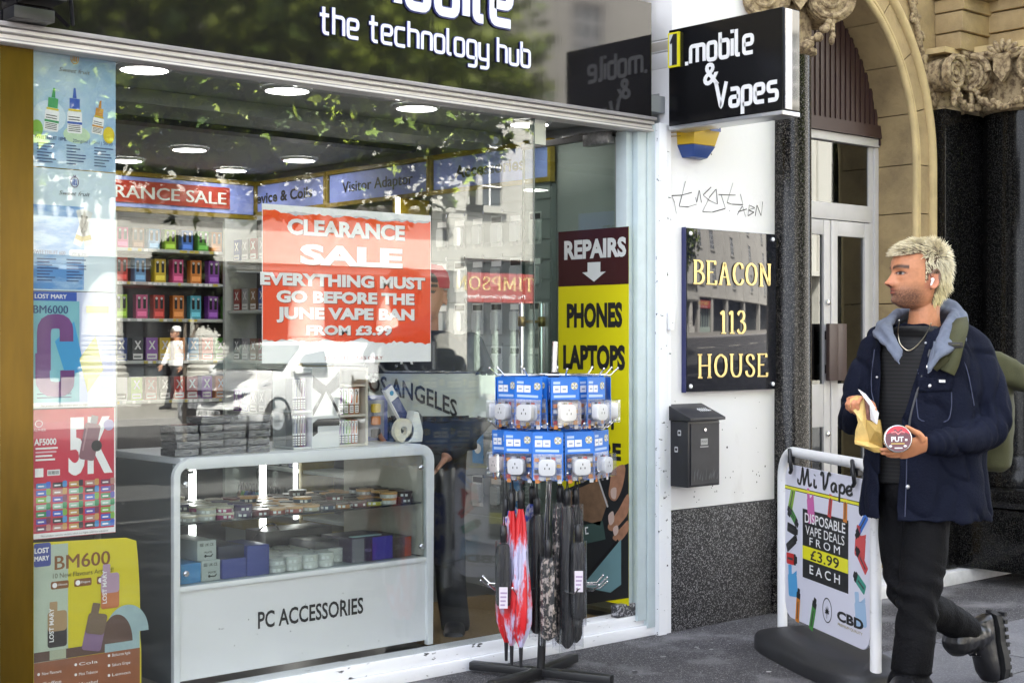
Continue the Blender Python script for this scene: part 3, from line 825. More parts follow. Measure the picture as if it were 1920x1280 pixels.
# ================================================================== SHOP INTERIOR: lamps
LAMP = mat('lamp_disc', (1.0, .97, .92), .5, emit=2.9)
LRING = mat('lamp_ring', (.7, .7, .7), .4)
lamps = [(2.84, .58), (3.54, .62), (4.26, .63), (5.0, .66), (4.22, 2.67), (4.96, 2.67), (4.19, 3.38), (4.93, 3.40), (3.4, 2.67), (2.9, 3.0)]
where = ['leftmost of the row behind the window', 'second from the left in the row behind the window', 'third from the left in the row behind the window', 'over the door, at the right end of the front row',
         'left one of the middle pair', 'right one of the middle pair', 'left one of the pair by the back wall', 'right one of the pair by the back wall', 'at the left of the middle row', 'at the far left near the back']
for i, (x, y) in enumerate(lamps):
    t = thing('ceiling_light', 'round white downlight, ' + where[i], 'ceiling light', (x, y, 2.5), group='downlights in the shop ceiling')
    g = MB(); g.lathe([(.093, -.012), (.001, -.013)], (x, y, 2.497), LAMP, 32, cap=False); g.build('lamp_panel', t)
    g = MB(); g.lathe([(.094, -.004), (.094, -.016), (.106, -.012), (.112, 0)], (x, y, 2.4985), LRING, 32, cap=False); g.build('rim', t, smooth=40)

# ================================================================== header signs and shelving
HEAD = mat('header_lilac', (.32, .40, .86), .45, var=.05, vs=3)
SHELF = mat('shelf_white', (.46, .49, .475), .4)
BACKB = mat('shelf_backboard', (.07, .06, .065), .6, var=.2, vs=4)
LED = mat('led_strip', (1, .98, .95), .5, emit=1.6)
XW = 5.27
def header(y0, y1, txt, lab, tw):
    t = thing('header_sign', lab, 'sign', (XW, (y0 + y1) / 2, 2.24), group='header signs along the right wall')
    g = MB(); g.box((XW - .02, y1 + .025, 2.255), (XW, y0 - .025, 2.425), HEAD); 
    fr = ((XW - .0205, (y0 + y1) / 2, 2.31), (0, -1, 0), FZ)
    g.fit(txt, fr, tw, .070, PRINTK, .001, bold=.03); g.build('panel', t)
    g = MB()
    for z in (2.228, 2.428): g.box((XW - .035, y1, z), (XW, y0, z + .025), GOLD)
    for y in (y0 - .022, y1): g.box((XW - .034, y, 2.254), (XW, y + .022, 2.427), GOLD)
    g.build('gold_frame', t)
header(3.86, 2.80, 'Device & Coils', 'lilac header sign over the right wall reading Device & Coils', .74)
header(2.795, 1.77, 'Visitor Adaptor', 'lilac header sign over the right wall reading Visitor Adaptor', .70)
header(1.765, .76, 'Accessories', 'lilac header sign over the right wall reading Accessories', .58)
t = thing('header_sign', 'lilac header sign on the back wall carrying the red clearance banner', 'sign', (4.3, 3.62, 2.24))
g = MB(); g.box((2.7, 3.62, 2.235), (5.23, 3.66, 2.425), HEAD); g.build('panel', t)
g = MB()
for z in (2.205, 2.428): g.box((2.7, 3.605, z), (5.25, 3.66, z + .026), GOLD)
g.box((5.235, 3.60, 2.232), (5.262, 3.66, 2.427), GOLD); g.build('gold_frame', t)
g = MB(); RED = mat('banner_red', (.42, .04, .02), .5)
a, b = at(206, 337, Y=3.6), at(433, 392, Y=3.6)
g.box((a.x - .6, 3.612, 2.262), (b.x, 3.6165, 2.40), RED)
g.fit('CLEARANCE SALE', ((a.x - .33 + (b.x - a.x + .33) / 2 - .0, 3.611, 2.29), FX, FZ), b.x - a.x + .33 - .06, .082, mat('banner_letters', (.72, .76, .70), .5), .0012, bold=.03)
tag(g.build('clearance_banner'), 'long red banner with pale capitals CLEARANCE SALE on the back wall', 'banner')
# the left partition, seen only as a mirror image in the open door
g = MB(); g.box((2.36, .75, .06), (2.42, 3.94, 2.498), SHELL); g.build('partition', shop)
for y0, y1, txt, lab in ((1.0, 1.95, '(Charger)', 'header sign on the left partition reading (Charger)'), (2.0, 3.0, 'Screen', 'header sign on the left partition reading Screen')):
    t = thing('header_sign', lab, 'sign', (2.44, (y0 + y1) / 2, 2.2))
    g = MB(); g.box((2.425, y0, 2.12), (2.45, y1, 2.34), HEAD); g.fit(txt, ((2.451, (y0 + y1) / 2, 2.19), (0, 1, 0), FZ), .5, .075, PRINTK, .001, bold=.012); g.build('panel', t)

bs = thing('wall_shelving', 'white wall shelves of boxed vapes along the back wall', 'shelving', (4.4, 3.8, 0))
TICK = mat('ticket_yellow', (.6, .5, .1), .5)
BZ = [1.03, 1.28, 1.545, 1.775, 1.985]
g = MB(); g.box((2.45, 3.90, .06), (5.26, 3.945, 2.2), BACKB); g.build('backboard', bs)
for z in BZ + [.62]:
    g = MB(); g.box((2.5, 3.66, z - .02), (5.20, 3.895, z), SHELF)
    for k in range(26):
        x = 4.27 + k * .036 + R.uniform(-.006, .006)
        if R.random() < .6: g.flat(block((x, z - .019, x + R.uniform(.018, .032), z - .002)), ((0, 3.658, 0), FX, FZ), .0006, R.choice([PRINTW, PRINTW, TICK]))
    g.build('shelf', bs, bevel=.003)
for x in (3.30, 4.24, 5.205):
    g = MB(); g.box((x, 3.65, .06), (x + .03, 3.895, 2.20), SHELF); g.build('upright', bs)
g = MB(); g.box((5.215, 3.64, .9), (5.235, 3.66, 2.19), LED); g.build('light_strip', bs)
rs = thing('wall_shelving', 'grey wall shelves with gold trim along the right wall', 'shelving', (5.15, 2.8, 0))
RZ = [.34, .62, .95, 1.28, 1.6, 1.92]
g = MB(); g.box((5.25, 1.80, .06), (5.268, 3.62, 2.2), BACKB); g.build('backboard', rs)
for z in RZ:
    g = MB(); g.box((5.02, 1.81, z - .02), (5.249, 3.60, z), SHELF); g.build('shelf', rs, bevel=.003)
for y in (3.61, 2.72, 1.78):
    g = MB(); g.box((5.01, y, .2), (5.249, y + .028, 2.2), GOLD if y != 3.61 else SHELF); g.build('upright', rs)
g = MB(); g.box((5.0, 1.77, .20), (5.249, 3.64, .28), GOLD); g.build('plinth_trim', rs)
g = MB(); g.box((5.02, 1.79, .06), (5.249, 3.62, .199), SHELF); g.build('plinth', rs)
for y in (2.765, 1.74):
    g = MB(); g.box((4.995, y, .32), (5.009, y + .022, 2.2), LED); g.build('light_strip', rs)
aw = thing('hook_wall', 'slatted accessory panel with hooks beside the open door', 'shelving', (5.25, 1.2, 0))
g = MB(); SLAT = mat('slatwall_grey', (.24, .26, .265), .45)
g.box((5.255, .77, .3), (5.29, 1.755, 2.22), SLAT)
for k in range(18): g.box((5.248, .775, .36 + k * .105), (5.2548, 1.75, .45 + k * .105), SLAT)
g.build('slats', aw)

# ---------------------------------------------------------------- boxed vapes on the shelves
VCOL = {'pink': (.55, .08, .22), 'pale blue': (.12, .32, .58), 'lime green': (.32, .52, .04), 'blue': (.05, .16, .55), 'green': (.10, .36, .05), 'orange': (.60, .20, .04), 'red': (.50, .04, .03),
        'cyan': (.10, .42, .55), 'purple': (.22, .06, .35), 'dark blue': (.03, .06, .25), 'yellow': (.60, .42, .03), 'dark red': (.25, .02, .03), 'black': (.02, .02, .025), 'white': (.65, .65, .66), 'brown': (.2, .1, .05), 'grey': (.3, .3, .32)}
VM = {k: mat('carton_' + k.replace(' ', '_'), v, .42) for k, v in VCOL.items()}
PROTO = {}
def carton(col, w, d, h, style):
    """a carton standing on the origin, face towards -y"""
    key = (col, w, d, h, style)
    if key not in PROTO:
        g = MB(); g.box((-w / 2, 0, 0), (w / 2, d, h), VM[col])
        fr = ((0, 0, 0), FX, FZ)
        if style == 'duo':
            for s in (-1, 1):
                g.flat(rrect(s * w * .24 - w * .13, h * .42, s * w * .24 + w * .13, h * .86, w * .06), fr, .0008, PRINTK)
                g.disc((s * w * .24, h * .86), w * .11, fr, .0016, VM['white'], 10)
            g.flat([(-w * .4, h * .1), (w * .4, h * .1), (w * .4, h * .3), (-w * .4, h * .3)], fr, .0008, mat('carton_tint_' + col.replace(' ', '_'), tuple(min(1, c * 1.8 + .05) for c in VCOL[col]), .45))
        elif style == 'ex':
            g.text('X', ((0, 0, h * .50), FX, FZ), h * .5, VM['white'], .001, bold=.03, xs=.8)
            g.flat([(-w * .42, h * .06), (w * .42, h * .06), (w * .42, h * .3), (-w * .42, h * .3)], fr, .0008, VM['white'] if col != 'white' else PRINTK)
            g.flat([(-w * .36, h * .14), (w * .3, h * .14), (w * .3, h * .2), (-w * .36, h * .2)], fr, .0015, VM[col])
        elif style == 'pen':
            g.flat([(-w * .44, h * .02), (w * .44, h * .02), (w * .44, h * .36), (-w * .44, h * .36)], fr, .0008, PRINTK)
            g.flat([(-w * .38, h * .05), (w * .38, h * .05), (w * .38, h * .33), (-w * .38, h * .33)], fr, .0014, PRINTW)
            for k in range(3): g.flat([(-w * .3, h * (.1 + .07 * k)), (w * .28, h * (.1 + .07 * k)), (w * .28, h * (.13 + .07 * k)), (-w * .3, h * (.13 + .07 * k))], fr, .002, PRINTK)
            g.flat([(-w * .44, h * .37), (w * .44, h * .37), (w * .44, h * .98), (-w * .44, h * .98)], fr, .0008, PRINTW)
            g.flat([(-w * .2, h * .42), (w * .14, h * .42), (w * .2, h * .72), (-w * .05, h * .76)], fr, .0014, VM[col])
            g.flat([(-w * .02, h * .74), (w * .16, h * .72), (w * .2, h * .86), (.02 * w, h * .88)], fr, .0018, PRINTK)
            g.disc((-w * .1, h * .90), w * .16, fr, .0014, PRINTK, 10)
        PROTO[key] = g
    return PROTO[key]
def place_carton(name, label, cat, group, col, w, d, h, style, loc, rz=0.0):
    key = ('o', col, w, d, h, style)
    if key not in PROTO: o = PROTO[key] = carton(col, w, d, h, style).build(name)
    else:
        o = PROTO[key].copy(); COL.objects.link(o); o.name = name
    o.location = loc; o.rotation_euler = (0, 0, rz)
    return tag(o, label, cat, group)
rows = [(4, 'duo', .078, .13, ['pink', 'brown', 'pale blue', 'lime green', 'blue', 'green', 'orange', 'cyan']),
        (3, 'duo', .078, .15, ['red', 'pale blue', 'yellow', 'pink', 'orange', 'purple', 'brown']),
        (2, 'duo', .076, .15, ['lime green', 'pink', 'red', 'orange', 'cyan', 'purple', 'green']),
        (1, 'ex', .078, .145, ['dark blue', 'black', 'purple', 'yellow', 'orange', 'pale blue', 'red', 'green', 'pink']),
        (0, 'ex', .078, .145, ['white', 'lime green', 'dark red', 'black', 'red', 'dark red', 'purple', 'orange', 'blue'])]
rn = {4: 'top', 3: 'second', 2: 'third', 1: 'fourth', 0: 'fifth'}
for k, st, cw, ch, cols in rows:
    for i, c in enumerate(cols):
        x = 4.335 + i * (.90 / len(cols)) + R.uniform(-.004, .004)
        place_carton('vape_carton', '%s vape carton, %s from left on the %s back-wall shelf' % (c, ORD[i], rn[k]), 'vape carton', 'vape cartons on the back-wall shelves', c, cw, .05, ch, st, (x, 3.70 + R.uniform(0, .02), BZ[k]), R.uniform(-.06, .06))
for k, z in enumerate(RZ[2:]):
    for i in range(4):
        c = R.choice(['dark red', 'black', 'purple', 'grey', 'dark blue', 'brown'])
        place_carton('vape_carton', '%s coil carton, %s from the corner on the %s right-wall shelf from top' % (c, ORD[i], ORD[3 - k]), 'vape carton', 'coil cartons on the right-wall shelves', c, .075, .05, .14, 'ex', (5.06, 3.55 - i * .10, z), -PI / 2)
# bottles on the low shelf, seen through the counter
BOT = {}
def bottle(col, lab, loc):
    if col not in BOT:
        g = MB(); m = mat('liquid_' + col.replace(' ', '_'), tuple(c * .8 + .03 for c in VCOL[col]), .2)
        g.lathe([(.001, 0), (.019, 0), (.020, .006), (.020, .075), (.010, .092), (.009, .10)], (0, 0, 0), m, 14)
        g.lathe([(.0203, .012), (.0203, .045)], (0, 0, 0), PRINTW, 14, cap=False)
        g.lathe([(.011, .098), (.011, .122), (.004, .15), (.001, .152)], (0, 0, 0), PRINTK, 12)
        BOT[col] = g.build('liquid_bottle', smooth=40); o = BOT[col]
    else:
        o = BOT[col].copy(); COL.objects.link(o)
    o.location = loc; tag(o, lab, 'bottle', 'liquid bottles on the low right-wall shelf')
seq = ['brown', 'green', 'blue', 'dark blue', 'blue', 'cyan', 'blue', 'cyan', 'green', 'cyan', 'red', 'brown', 'red', 'green', 'lime green', 'green', 'orange', 'yellow', 'red', 'purple']
for i, c in enumerate(seq):
    bottle(c, '%s liquid bottle, %s from the back on the low right-wall shelf' % (c, ORD[i]), (5.08, 3.54 - i * .041, RZ[0]))
for i in range(9):
    c = ['grey', 'black', 'dark blue', 'grey', 'brown', 'black', 'grey', 'dark blue', 'black'][i]
    place_carton('coil_pack', '%s coil pack, %s from the back on the shelf above the bottles' % (c, ORD[i]), 'coil pack', 'coil packs above the bottles', c, .07, .04, .11, 'ex', (5.07, 3.53 - i * .088, RZ[1]), -PI / 2)
# hanging packs by the door
PK = {}
def hang_pack(kind, lab, loc):
    if kind not in PK:
        g = MB(); m = {'grey': mat('pack_grey', (.28, .29, .30), .35, var=.3, vs=40), 'yellow': mat('pack_yellow', (.50, .36, .02), .4), 'blue': mat('pack_blue', (.06, .25, .55), .4), 'white': mat('pack_white', (.55, .57, .57), .3, var=.15, vs=30)}[kind]
        g.box((-.045, 0, -.17), (.045, .006, 0), m)
        fr = ((0, 0, 0), FX, FZ)
        if kind == 'yellow':
            g.flat(rrect(-.03, -.09, .03, -.045, .005), fr, .0008, PRINTK); g.ribbon(spline([(-.02, -.16), (.02, -.15), (.0, -.12), (.02, -.105)]), .004, fr, PRINTK, .001)
        elif kind == 'blue': g.disc((0, -.09), .028, fr, .001, PRINTW, 16)
        else:
            g.prism(rrect(-.03, -.15, .03, -.05, .012), fr, .02, mat('blister_clear', (.55, .57, .58), .12)); g.flat([(-.04, -.04), (.04, -.04), (.04, -.01), (-.04, -.01)], fr, .001, PRINTW if kind == 'grey' else PRINTK)
        g.box((-.0045, -.09, .0), (.0045, .0, .006), CHROME); g.box((-.0045, -.095, .0), (.0045, -.09, .018), CHROME)
        PK[kind] = g.build('hanging_pack'); o = PK[kind]
    else:
        o = PK[kind].copy(); COL.objects.link(o)
    o.location = loc; o.rotation_euler = (0, 0, -PI / 2)
    tag(o, lab, 'accessory pack', 'accessory packs hung on the slatted panel')
kinds = [['grey', 'grey', 'grey', 'white', 'grey', 'white'], ['grey', 'white', 'grey', 'grey', 'white', 'grey'], ['grey', 'white', 'white', 'white', 'grey', 'white'], ['white', 'white', 'grey', 'white', 'white', 'grey'],
         ['grey', 'grey', 'yellow', 'yellow', 'grey', 'white'], ['blue', 'white', 'blue', 'white', 'grey', 'grey'], ['grey', 'grey', 'white', 'grey', 'blue', 'grey']]
for r, kk in enumerate(kinds):
    for i, k in enumerate(kk):
        hang_pack(k, '%s accessory pack, %s from the back in the %s slatted panel row' % (k, ORD[i], ORD[r]), (5.246, 1.66 - i * .155, 2.08 - r * .235))

# ================================================================== THE DISPLAY COUNTER
CX0, CX1, CY0, CY1, CZ0, CZ1 = 2.727, 3.958, .135, .74, .106, .962
CFR = mat('counter_frame_blue_white', (.76, .79, .80), .3, var=.04, vs=6)
CPAN = mat('counter_panel', (.74, .755, .775), .32, var=.03, vs=3)
CEND = mat('counter_end_grey', (.09, .105, .11), .35)
CG = glass('counter_glass', (.93, .96, .95), .05)
ct = thing('display_counter', 'white framed glass display counter lettered PC ACCESSORIES behind the window', 'counter', ((CX0 + CX1) / 2, .4, .106))
g = MB(); g.box((CX0 + .02, CY0 + .012, CZ0 + .02), (CX1 - .02, CY0 + .03, .462), CPAN)
g.fit('PC ACCESSORIES', ((at(588, 1180, Y=CY0).x, CY0 + .0115, .282), FX, FZ), .505, .066, PRINTK, .001, bold=.02)
DOT = mat('dirt_dot', (.08, .08, .08), .6)
for i in range(14): g.disc((R.uniform(CX0 + .1, CX1 - .1), R.uniform(.14, .4)), R.uniform(.0015, .003), ((0, CY0 + .012, 0), FX, FZ), .0008, DOT, 8)
g.build('front_panel', ct)
g = MB()
def rframe(x0, z0, x1, z1, wd, r):
    o = [(x0, z0)] + [(x0 + r - r * math.cos(a), z1 - r + r * math.sin(a)) for a in [PI / 2 * k / 6 for k in range(7)]] + [(x1 - r + r * math.sin(a), z1 - r + r * math.cos(a)) for a in [PI / 2 * k / 6 for k in range(7)]] + [(x1, z0)]
    return o
g.ribbon(rframe(CX0 + .012, CZ0, CX1 - .012, CZ1 - .022, .03, .05), [.026] + [.028] * 6 + [.044] * 2 + [.044] * 6 + [.03], ((0, CY0 + .02, 0), FX, FZ), CFR, 0, .022)
g.box((CX0 + .026, CY0 + .002, .462), (CX1 - .026, CY0 + .04, .482), CFR)
g.box((CX0 + .04, CY0 + .025, CZ1 - .028), (CX1 - .04, CY1, CZ1), CFR)
g.box((CX0 + .05, CY1 - .03, .48), (CX0 + .08, CY1, CZ1 - .03), CFR)
g.build('frame', ct, bevel=.003)
g = MB(); g.prism([(CY0 + .02, CZ0), (CY1, CZ0), (CY1, CZ1 - .02), (CY0 + .02, CZ1 - .02)], ((CX0 + .02, 0, 0), (0, 1, 0), FZ), -.014, CEND); g.build('end_panel', ct)
g = MB(); g.box((CX1 - .034, CY0 + .03, .485), (CX1 - .022, CY1, CZ1 - .03), mat('counter_inner_beige', (.52, .49, .42), .4, var=.08, vs=5)); g.build('inner_end', ct)
g = MB(); g.box((CX0 + .02, CY0 + .04, .468), (CX1 - .034, CY1, .480), mat('counter_deck', (.30, .33, .34), .3)); g.build('deck', ct)
g = MB(); g.box((CX0 + .03, CY0 + .03, .706), (CX1 - .036, CY1 - .02, .714), mat('dark_glass_shelf', (.02, .022, .024), .12)); g.build('shelf', ct)
g = MB(); g.box((CX0 + .026, CY0 + .004, .482), (CX1 - .026, CY0 + .009, CZ1 - .045), CG); g.build('front_glass', ct)
for x in (CX0 + .05, CX1 - .06):
    for z in (.53, .865):
        g = MB(); g.lathe([(.011, 0), (.011, .008), (.007, .012)], (x, CY0 + .003, z), CHROME, 14, ax=(0, -1, 0)); g.build('glass_fixing', ct, smooth=40)
g = MB(); g.box((CX0 + .036, CY0 - .001, .903), (CX0 + .083, CY0 + .003, .915), BLACKP); g.build('catch', ct)
for x in (CX0 + .40, CX0 + .745):
    g = MB(); g.box((x, CY1 - .025, .484), (x + .022, CY1 - .005, CZ1 - .03), LED if x > 3 else SHELF); g.build('rear_upright', ct)
# flat tins on the dark shelf
TIN = {}
def tin(lid, side, name, lab, loc, h=.024, grp='flat tins on the counter shelf'):
    key = (lid, side, h)
    if key not in TIN:
        g = MB(); ml, ms = mat('tin_lid_' + lid.replace(' ', '_'), TINC[lid], .3), mat('tin_side_' + side.replace(' ', '_'), TINC[side], .35)
        g.lathe([(.036, 0), (.037, .002), (.037, h * .62)], (0, 0, 0), ms, 28)
        g.lathe([(.0385, h * .62), (.0385, h * .95), (.037, h), (.034, h * .985), (.001, h * .985)], (0, 0, 0), ml, 28)
        for a in (-2.4, -1.9, -.9): 
            p = [(.0376 * math.cos(a + d), .0376 * math.sin(a + d), z) for d, z in ((-.16, h * .12), (.16, h * .12), (.16, h * .52), (-.16, h * .52))]
            g.poly(p, PRINTW)
        TIN[key] = g.build(name, smooth=40); o = TIN[key]
    else:
        o = TIN[key].copy(); COL.objects.link(o)
    o.location = loc; o.rotation_euler = (0, 0, R.uniform(-.5, .5))
    tag(o, lab, 'tin', grp)
TINC = {'cream': (.58, .52, .40), 'pale grey': (.50, .50, .48), 'magenta': (.42, .03, .16), 'dark purple': (.05, .03, .12), 'maroon': (.16, .03, .04), 'cherry': (.42, .10, .08), 'orange': (.62, .34, .12), 'navy': (.04, .07, .13),
        'black': (.02, .018, .018), 'yellow': (.62, .55, .04), 'amber': (.45, .20, .05), 'white': (.66, .66, .64), 'dark brown': (.06, .035, .03)}
def lidcol(i, r):
    base = ['cream', 'pale grey', 'magenta', 'dark purple', 'maroon', 'cherry', 'cream', 'orange', 'navy', 'amber', 'black', 'yellow', 'orange', 'dark brown']
    side = ['pale grey', 'pale grey', 'magenta', 'dark purple', 'maroon', 'cherry', 'cherry', 'cream', 'navy', 'amber', 'maroon', 'yellow', 'white', 'dark brown']
    lids = ['cream', 'cream', 'cream', 'dark purple', 'maroon', 'orange', 'orange', 'orange', 'dark brown', 'dark brown', 'dark brown', 'black', 'orange', 'dark brown']
    if r == 0: return lids[i], side[i]
    return (lids[i] if (r + i) % 3 else R.choice(['dark brown', 'orange', 'cream', 'dark purple'] if i < 5 else ['dark brown', 'dark brown', 'orange', 'black'])), side[(i + r) % 14]
rown = ['front', 'second', 'third', 'fourth', 'fifth', 'rear']
for r in range(6):
    for i in range(14):
        x = CX0 + .105 + i * .0795 + (r % 2) * .018; y = CY0 + .085 + r * .083
        if i == 13 and r > 3: continue
        l_, s_ = lidcol(i, r)
        for k in range(2 if (i in (1, 2, 3, 12, 13) and r < 4) or R.random() < .12 else 1):
            tin(l_, s_, 'flat_tin', '%s lidded tin, %s from left in %s row of the dark shelf%s' % (l_, ORD[i], rown[r], ', upper' if k else ''), (x + R.uniform(-.003, .003), y, .7142 + k * .0242))
# lower deck: boxes and white tins
def bx(name, lab, cat, x, y, z, w, d, h, m, rz=0, deco=None, grp=None, top=None):
    g = MB(); g.box((-w / 2, 0, 0), (w / 2, d, h), m)
    if top: g.flat([(-w / 2 + .002, .002), (w / 2 - .002, .002), (w / 2 - .002, d - .002), (-w / 2 + .002, d - .002)], ((0, 0, h), (1, 0, 0), (0, 1, 0)), .0008, top)
    if deco: deco(g, w, h)
    o = g.build(name, bevel=.0015); o.location = (x, y, z); o.rotation_euler = (0, 0, rz)
    return tag(o, lab, cat, grp)
def marks(g, w, h):
    fr = ((0, 0, 0), FX, FZ)
    g.fit('UK CE', ((w * .12, 0, h * .72), FX, FZ), w * .45, h * .14, PRINTK, .0008, bold=.01)
    for k in range(3): g.flat([(-w * .38, h * (.72 + .06 * k)), (-w * .18, h * (.72 + .06 * k)), (-w * .18, h * (.75 + .06 * k)), (-w * .38, h * (.75 + .06 * k))], fr, .0008, PRINTK)
    g.disc((-w * .08, h * .22), h * .07, fr, .0008, PRINTK, 12); g.ribbon([(-w * .05, h * .22), (w * .22, h * .2), (w * .3, h * .3)], h * .06, fr, PRINTK, .0012); g.fit('PUCK', ((w * .08, 0, h * .36), FX, FZ), w * .42, h * .1, PRINTK, .001, bold=.02)
B1, B2, B3 = mat('box_sky_blue', (.06, .28, .62), .4), mat('box_pale_grey', (.52, .55, .54), .45), mat('box_royal_blue', (.045, .065, .32), .4)
Z0 = .4805
bx('carton', 'sky blue carton in the lower left corner of the counter', 'carton', CX0 + .105, CY0 + .06, Z0, .085, .22, .075, B1)
bx('carton', 'pale grey printed carton beside the sky blue one, lower of two', 'carton', CX0 + .196, CY0 + .07, Z0, .082, .22, .078, B2, 0, marks)
bx('carton', 'pale grey printed carton stacked on top of another grey one', 'carton', CX0 + .182, CY0 + .075, Z0 + .0785, .082, .22, .076, B2, 0, marks)
bx('carton', 'royal blue carton standing low beside the grey cartons', 'carton', CX0 + .297, CY0 + .065, Z0, .105, .2, .075, B3)
bx('carton', 'tall royal blue carton in the lower part of the counter', 'carton', CX0 + .403, CY0 + .06, Z0, .10, .2, .118, B3)
bx('carton', 'dark navy carton lying on the low blue one', 'carton', CX0 + .29, CY0 + .075, Z0 + .0755, .115, .24, .05, mat('box_dark_navy', (.025, .028, .06), .35))
n = 0
for r in range(4):
    for i in range(5):
        if r == 0 and i == 4: continue
        for k in range(2):
            n += 1
            tin('white' if (i + r) % 4 else 'pale grey', 'white', 'white_tin', 'white leaf-printed tin, %s of %s row in the lower counter, %s tier' % (ORD[i], rown[r], ['bottom', 'top'][k]), (CX0 + .50 + i * .078 + (r % 2) * .03, CY0 + .085 + r * .083, Z0 + .0012 + .029 * k), .0285, 'white tins on the lower deck')
DKB = mat('box_dark_violet', (.045, .03, .07), .35)
def violet(g, w, h):
    fr = ((0, 0, 0), FX, FZ)
    g.flat([(-w * .48, 0.002), (-w * .2, .002), (-w * .2, h - .002), (-w * .48, h - .002)], fr, .0006, mat('box_slate', (.16, .16, .19), .35)); g.flat([(.0, .002), (w * .49, .002), (w * .49, h - .002), (.0, h - .002)], fr, .0006, mat('box_violet', (.07, .05, .36), .3)); g.fit('MEGA', ((-w * .1, 0, h * .4), FX, FZ), w * .16, h * .14, mat('print_lilac', (.35, .3, .55), .4), .001)
def orange(g, w, h):
    fr = ((0, 0, 0), FX, FZ)
    g.flat([(w * .15, .002), (w * .49, .002), (w * .49, h - .002), (w * .15, h - .002)], fr, .0006, mat('box_rust', (.42, .08, .03), .35)); g.fit('STREAM', ((-w * .15, 0, h * .4), FX, FZ), w * .42, h * .24, mat('print_dull', (.3, .26, .26), .5), .001)
bx('carton', 'violet and slate gift carton at the lower right of the counter', 'carton', CX0 + .965, CY0 + .07, Z0, .215, .22, .10, DKB, 0, violet)
bx('carton', 'dark carton with a rust red end, at the lower right corner of the counter', 'carton', CX0 + 1.125, CY0 + .075, Z0, .10, .25, .085, mat('box_umber', (.09, .06, .055), .35), 0, orange)
bx('carton', 'plain dark carton behind the white tins, left of the violet one', 'carton', CX0 + .80, CY0 + .16, Z0, .12, .2, .09, mat('box_charcoal', (.04, .038, .045), .3))
bx('carton', 'flat dark carton lying on the rear of the lower deck', 'carton', CX0 + .82, CY0 + .40, Z0, .34, .16, .115, mat('box_brown_black', (.03, .022, .022), .3))
bx('price_strip', 'pale price strip lying on the violet carton', 'label', CX0 + .955, CY0 + .09, Z0 + .1012, .15, .03, .004, mat('strip_teal_white', (.4, .55, .55), .4))
g = MB(); g.tube(spline([(CX0 + .60, CY0 + .5, .485), (CX0 + .66, CY0 + .46, .60), (CX0 + .72, CY0 + .44, .62), (CX0 + .74, CY0 + .42, .55), (CX0 + .70, CY0 + .4, .50)]), .004, BLACKP, 6)
tag(g.build('cable', smooth=50), 'thin black cable looping over the cartons inside the counter', 'cable')
# ---------------------------------------------------------------- on top of the counter
FOIL = mat('shrink_film', (.20, .205, .22), .08, var=.95, vs=26, st=(1, 1, 5), metal=.75, bump=1.0, bs=34)  # streaky colour variation stands in for bright glints on the wrap
def film(i, j):
    g = MB(); g.box((-.05, 0, 0), (.05, .12, .029), FOIL); o = g.build('film_pack', bevel=.005)
    o.location = (CX0 + .085 + i * .105 + R.uniform(-.004, .004), CY0 + .045 + R.uniform(0, .012), CZ1 + .001 + j * .0298); o.rotation_euler = (0, 0, R.uniform(-.03, .03))
    tag(o, 'shiny shrink-wrapped pack, %s from bottom in %s stack from left' % (ORD[j], ORD[i]), 'shrink pack', 'shrink-wrapped packs stacked on the counter')
for i in range(4):
    for j in range((4, 5, 5, 5)[i]): film(i, j)
ACR = mat('acrylic_white', (.70, .72, .71), .25); ACB = mat('stand_beige', (.56, .53, .46), .45)
X0 = at(585, 760, Y=.22).x; X1 = at(637, 760, Y=.22).x; X2 = at(690, 760, Y=.22).x
ds = thing('vape_display_stand', 'white counter display stand with a black geometric emblem and vape cartons', 'display stand', (X1, .3, CZ1))
g = MB(); g.box((X0, .22, CZ1 + .002), (X1, .40, CZ1 + .33), ACR)
fr = ((X0, .2198, CZ1), FX, FZ); W = X1 - X0
q = lambda L: [(x * W, z) for x, z in L]
g.flat(q([(.02, .30), (.02, .25), (.34, .222), (.02, .16), (.02, .13), (.5, .235), (.98, .125), (.98, .15), (.66, .222), (.98, .25), (.98, .315), (.5, .255)]), fr, .001, PRINTK)
g.flat(q([(.02, .05), (.02, .105), (.2, .122), (.98, .122), (.98, .092), (.2, .092), (.2, .065)]), fr, .001, PRINTK); g.build('emblem_panel', ds, bevel=.002)
g = MB()
g.box((X1 + .001, .39, CZ1 + .002), (X2, .40, CZ1 + .33), ACB); g.box((X2 - .012, .22, CZ1 + .002), (X2, .389, CZ1 + .33), ACB)
for z in (.002, .125, .25, .318): g.box((X1 + .001, .22, CZ1 + z), (X2 - .013, .389, CZ1 + z + .01), ACB)
g.build('niche', ds)
g = MB(); xl = at(552, 760, Y=.22).x; g.box((xl, .225, CZ1 + .002), (X0 - .002, .38, CZ1 + .01), ACR); g.box((xl, .225, CZ1 + .15), (X0 - .002, .38, CZ1 + .158), ACR); g.box((xl, .225, CZ1 + .31), (X0 - .002, .38, CZ1 + .318), ACR)
g.box((xl, .372, CZ1 + .0105), (X0 - .002, .38, CZ1 + .309), ACR); g.build('side_tower', ds)
g = MB(); g.box((xl - .004, .222, CZ1 + .002), (xl - .001, .38, CZ1 + .33), glass('acrylic_clear', (.9, .92, .92), .08)); g.build('clear_side', ds)
for i in range(4):
    c = ['purple', 'green', 'red', 'orange'][i]
    place_carton('pen_carton', '%s pen carton, %s from left on the display stand upper shelf' % (c, ORD[i]), 'vape carton', 'pen cartons in the display stand', c, .0255, .03, .108, 'pen', (X1 + .016 + i * .0268, .235, CZ1 + .1355))
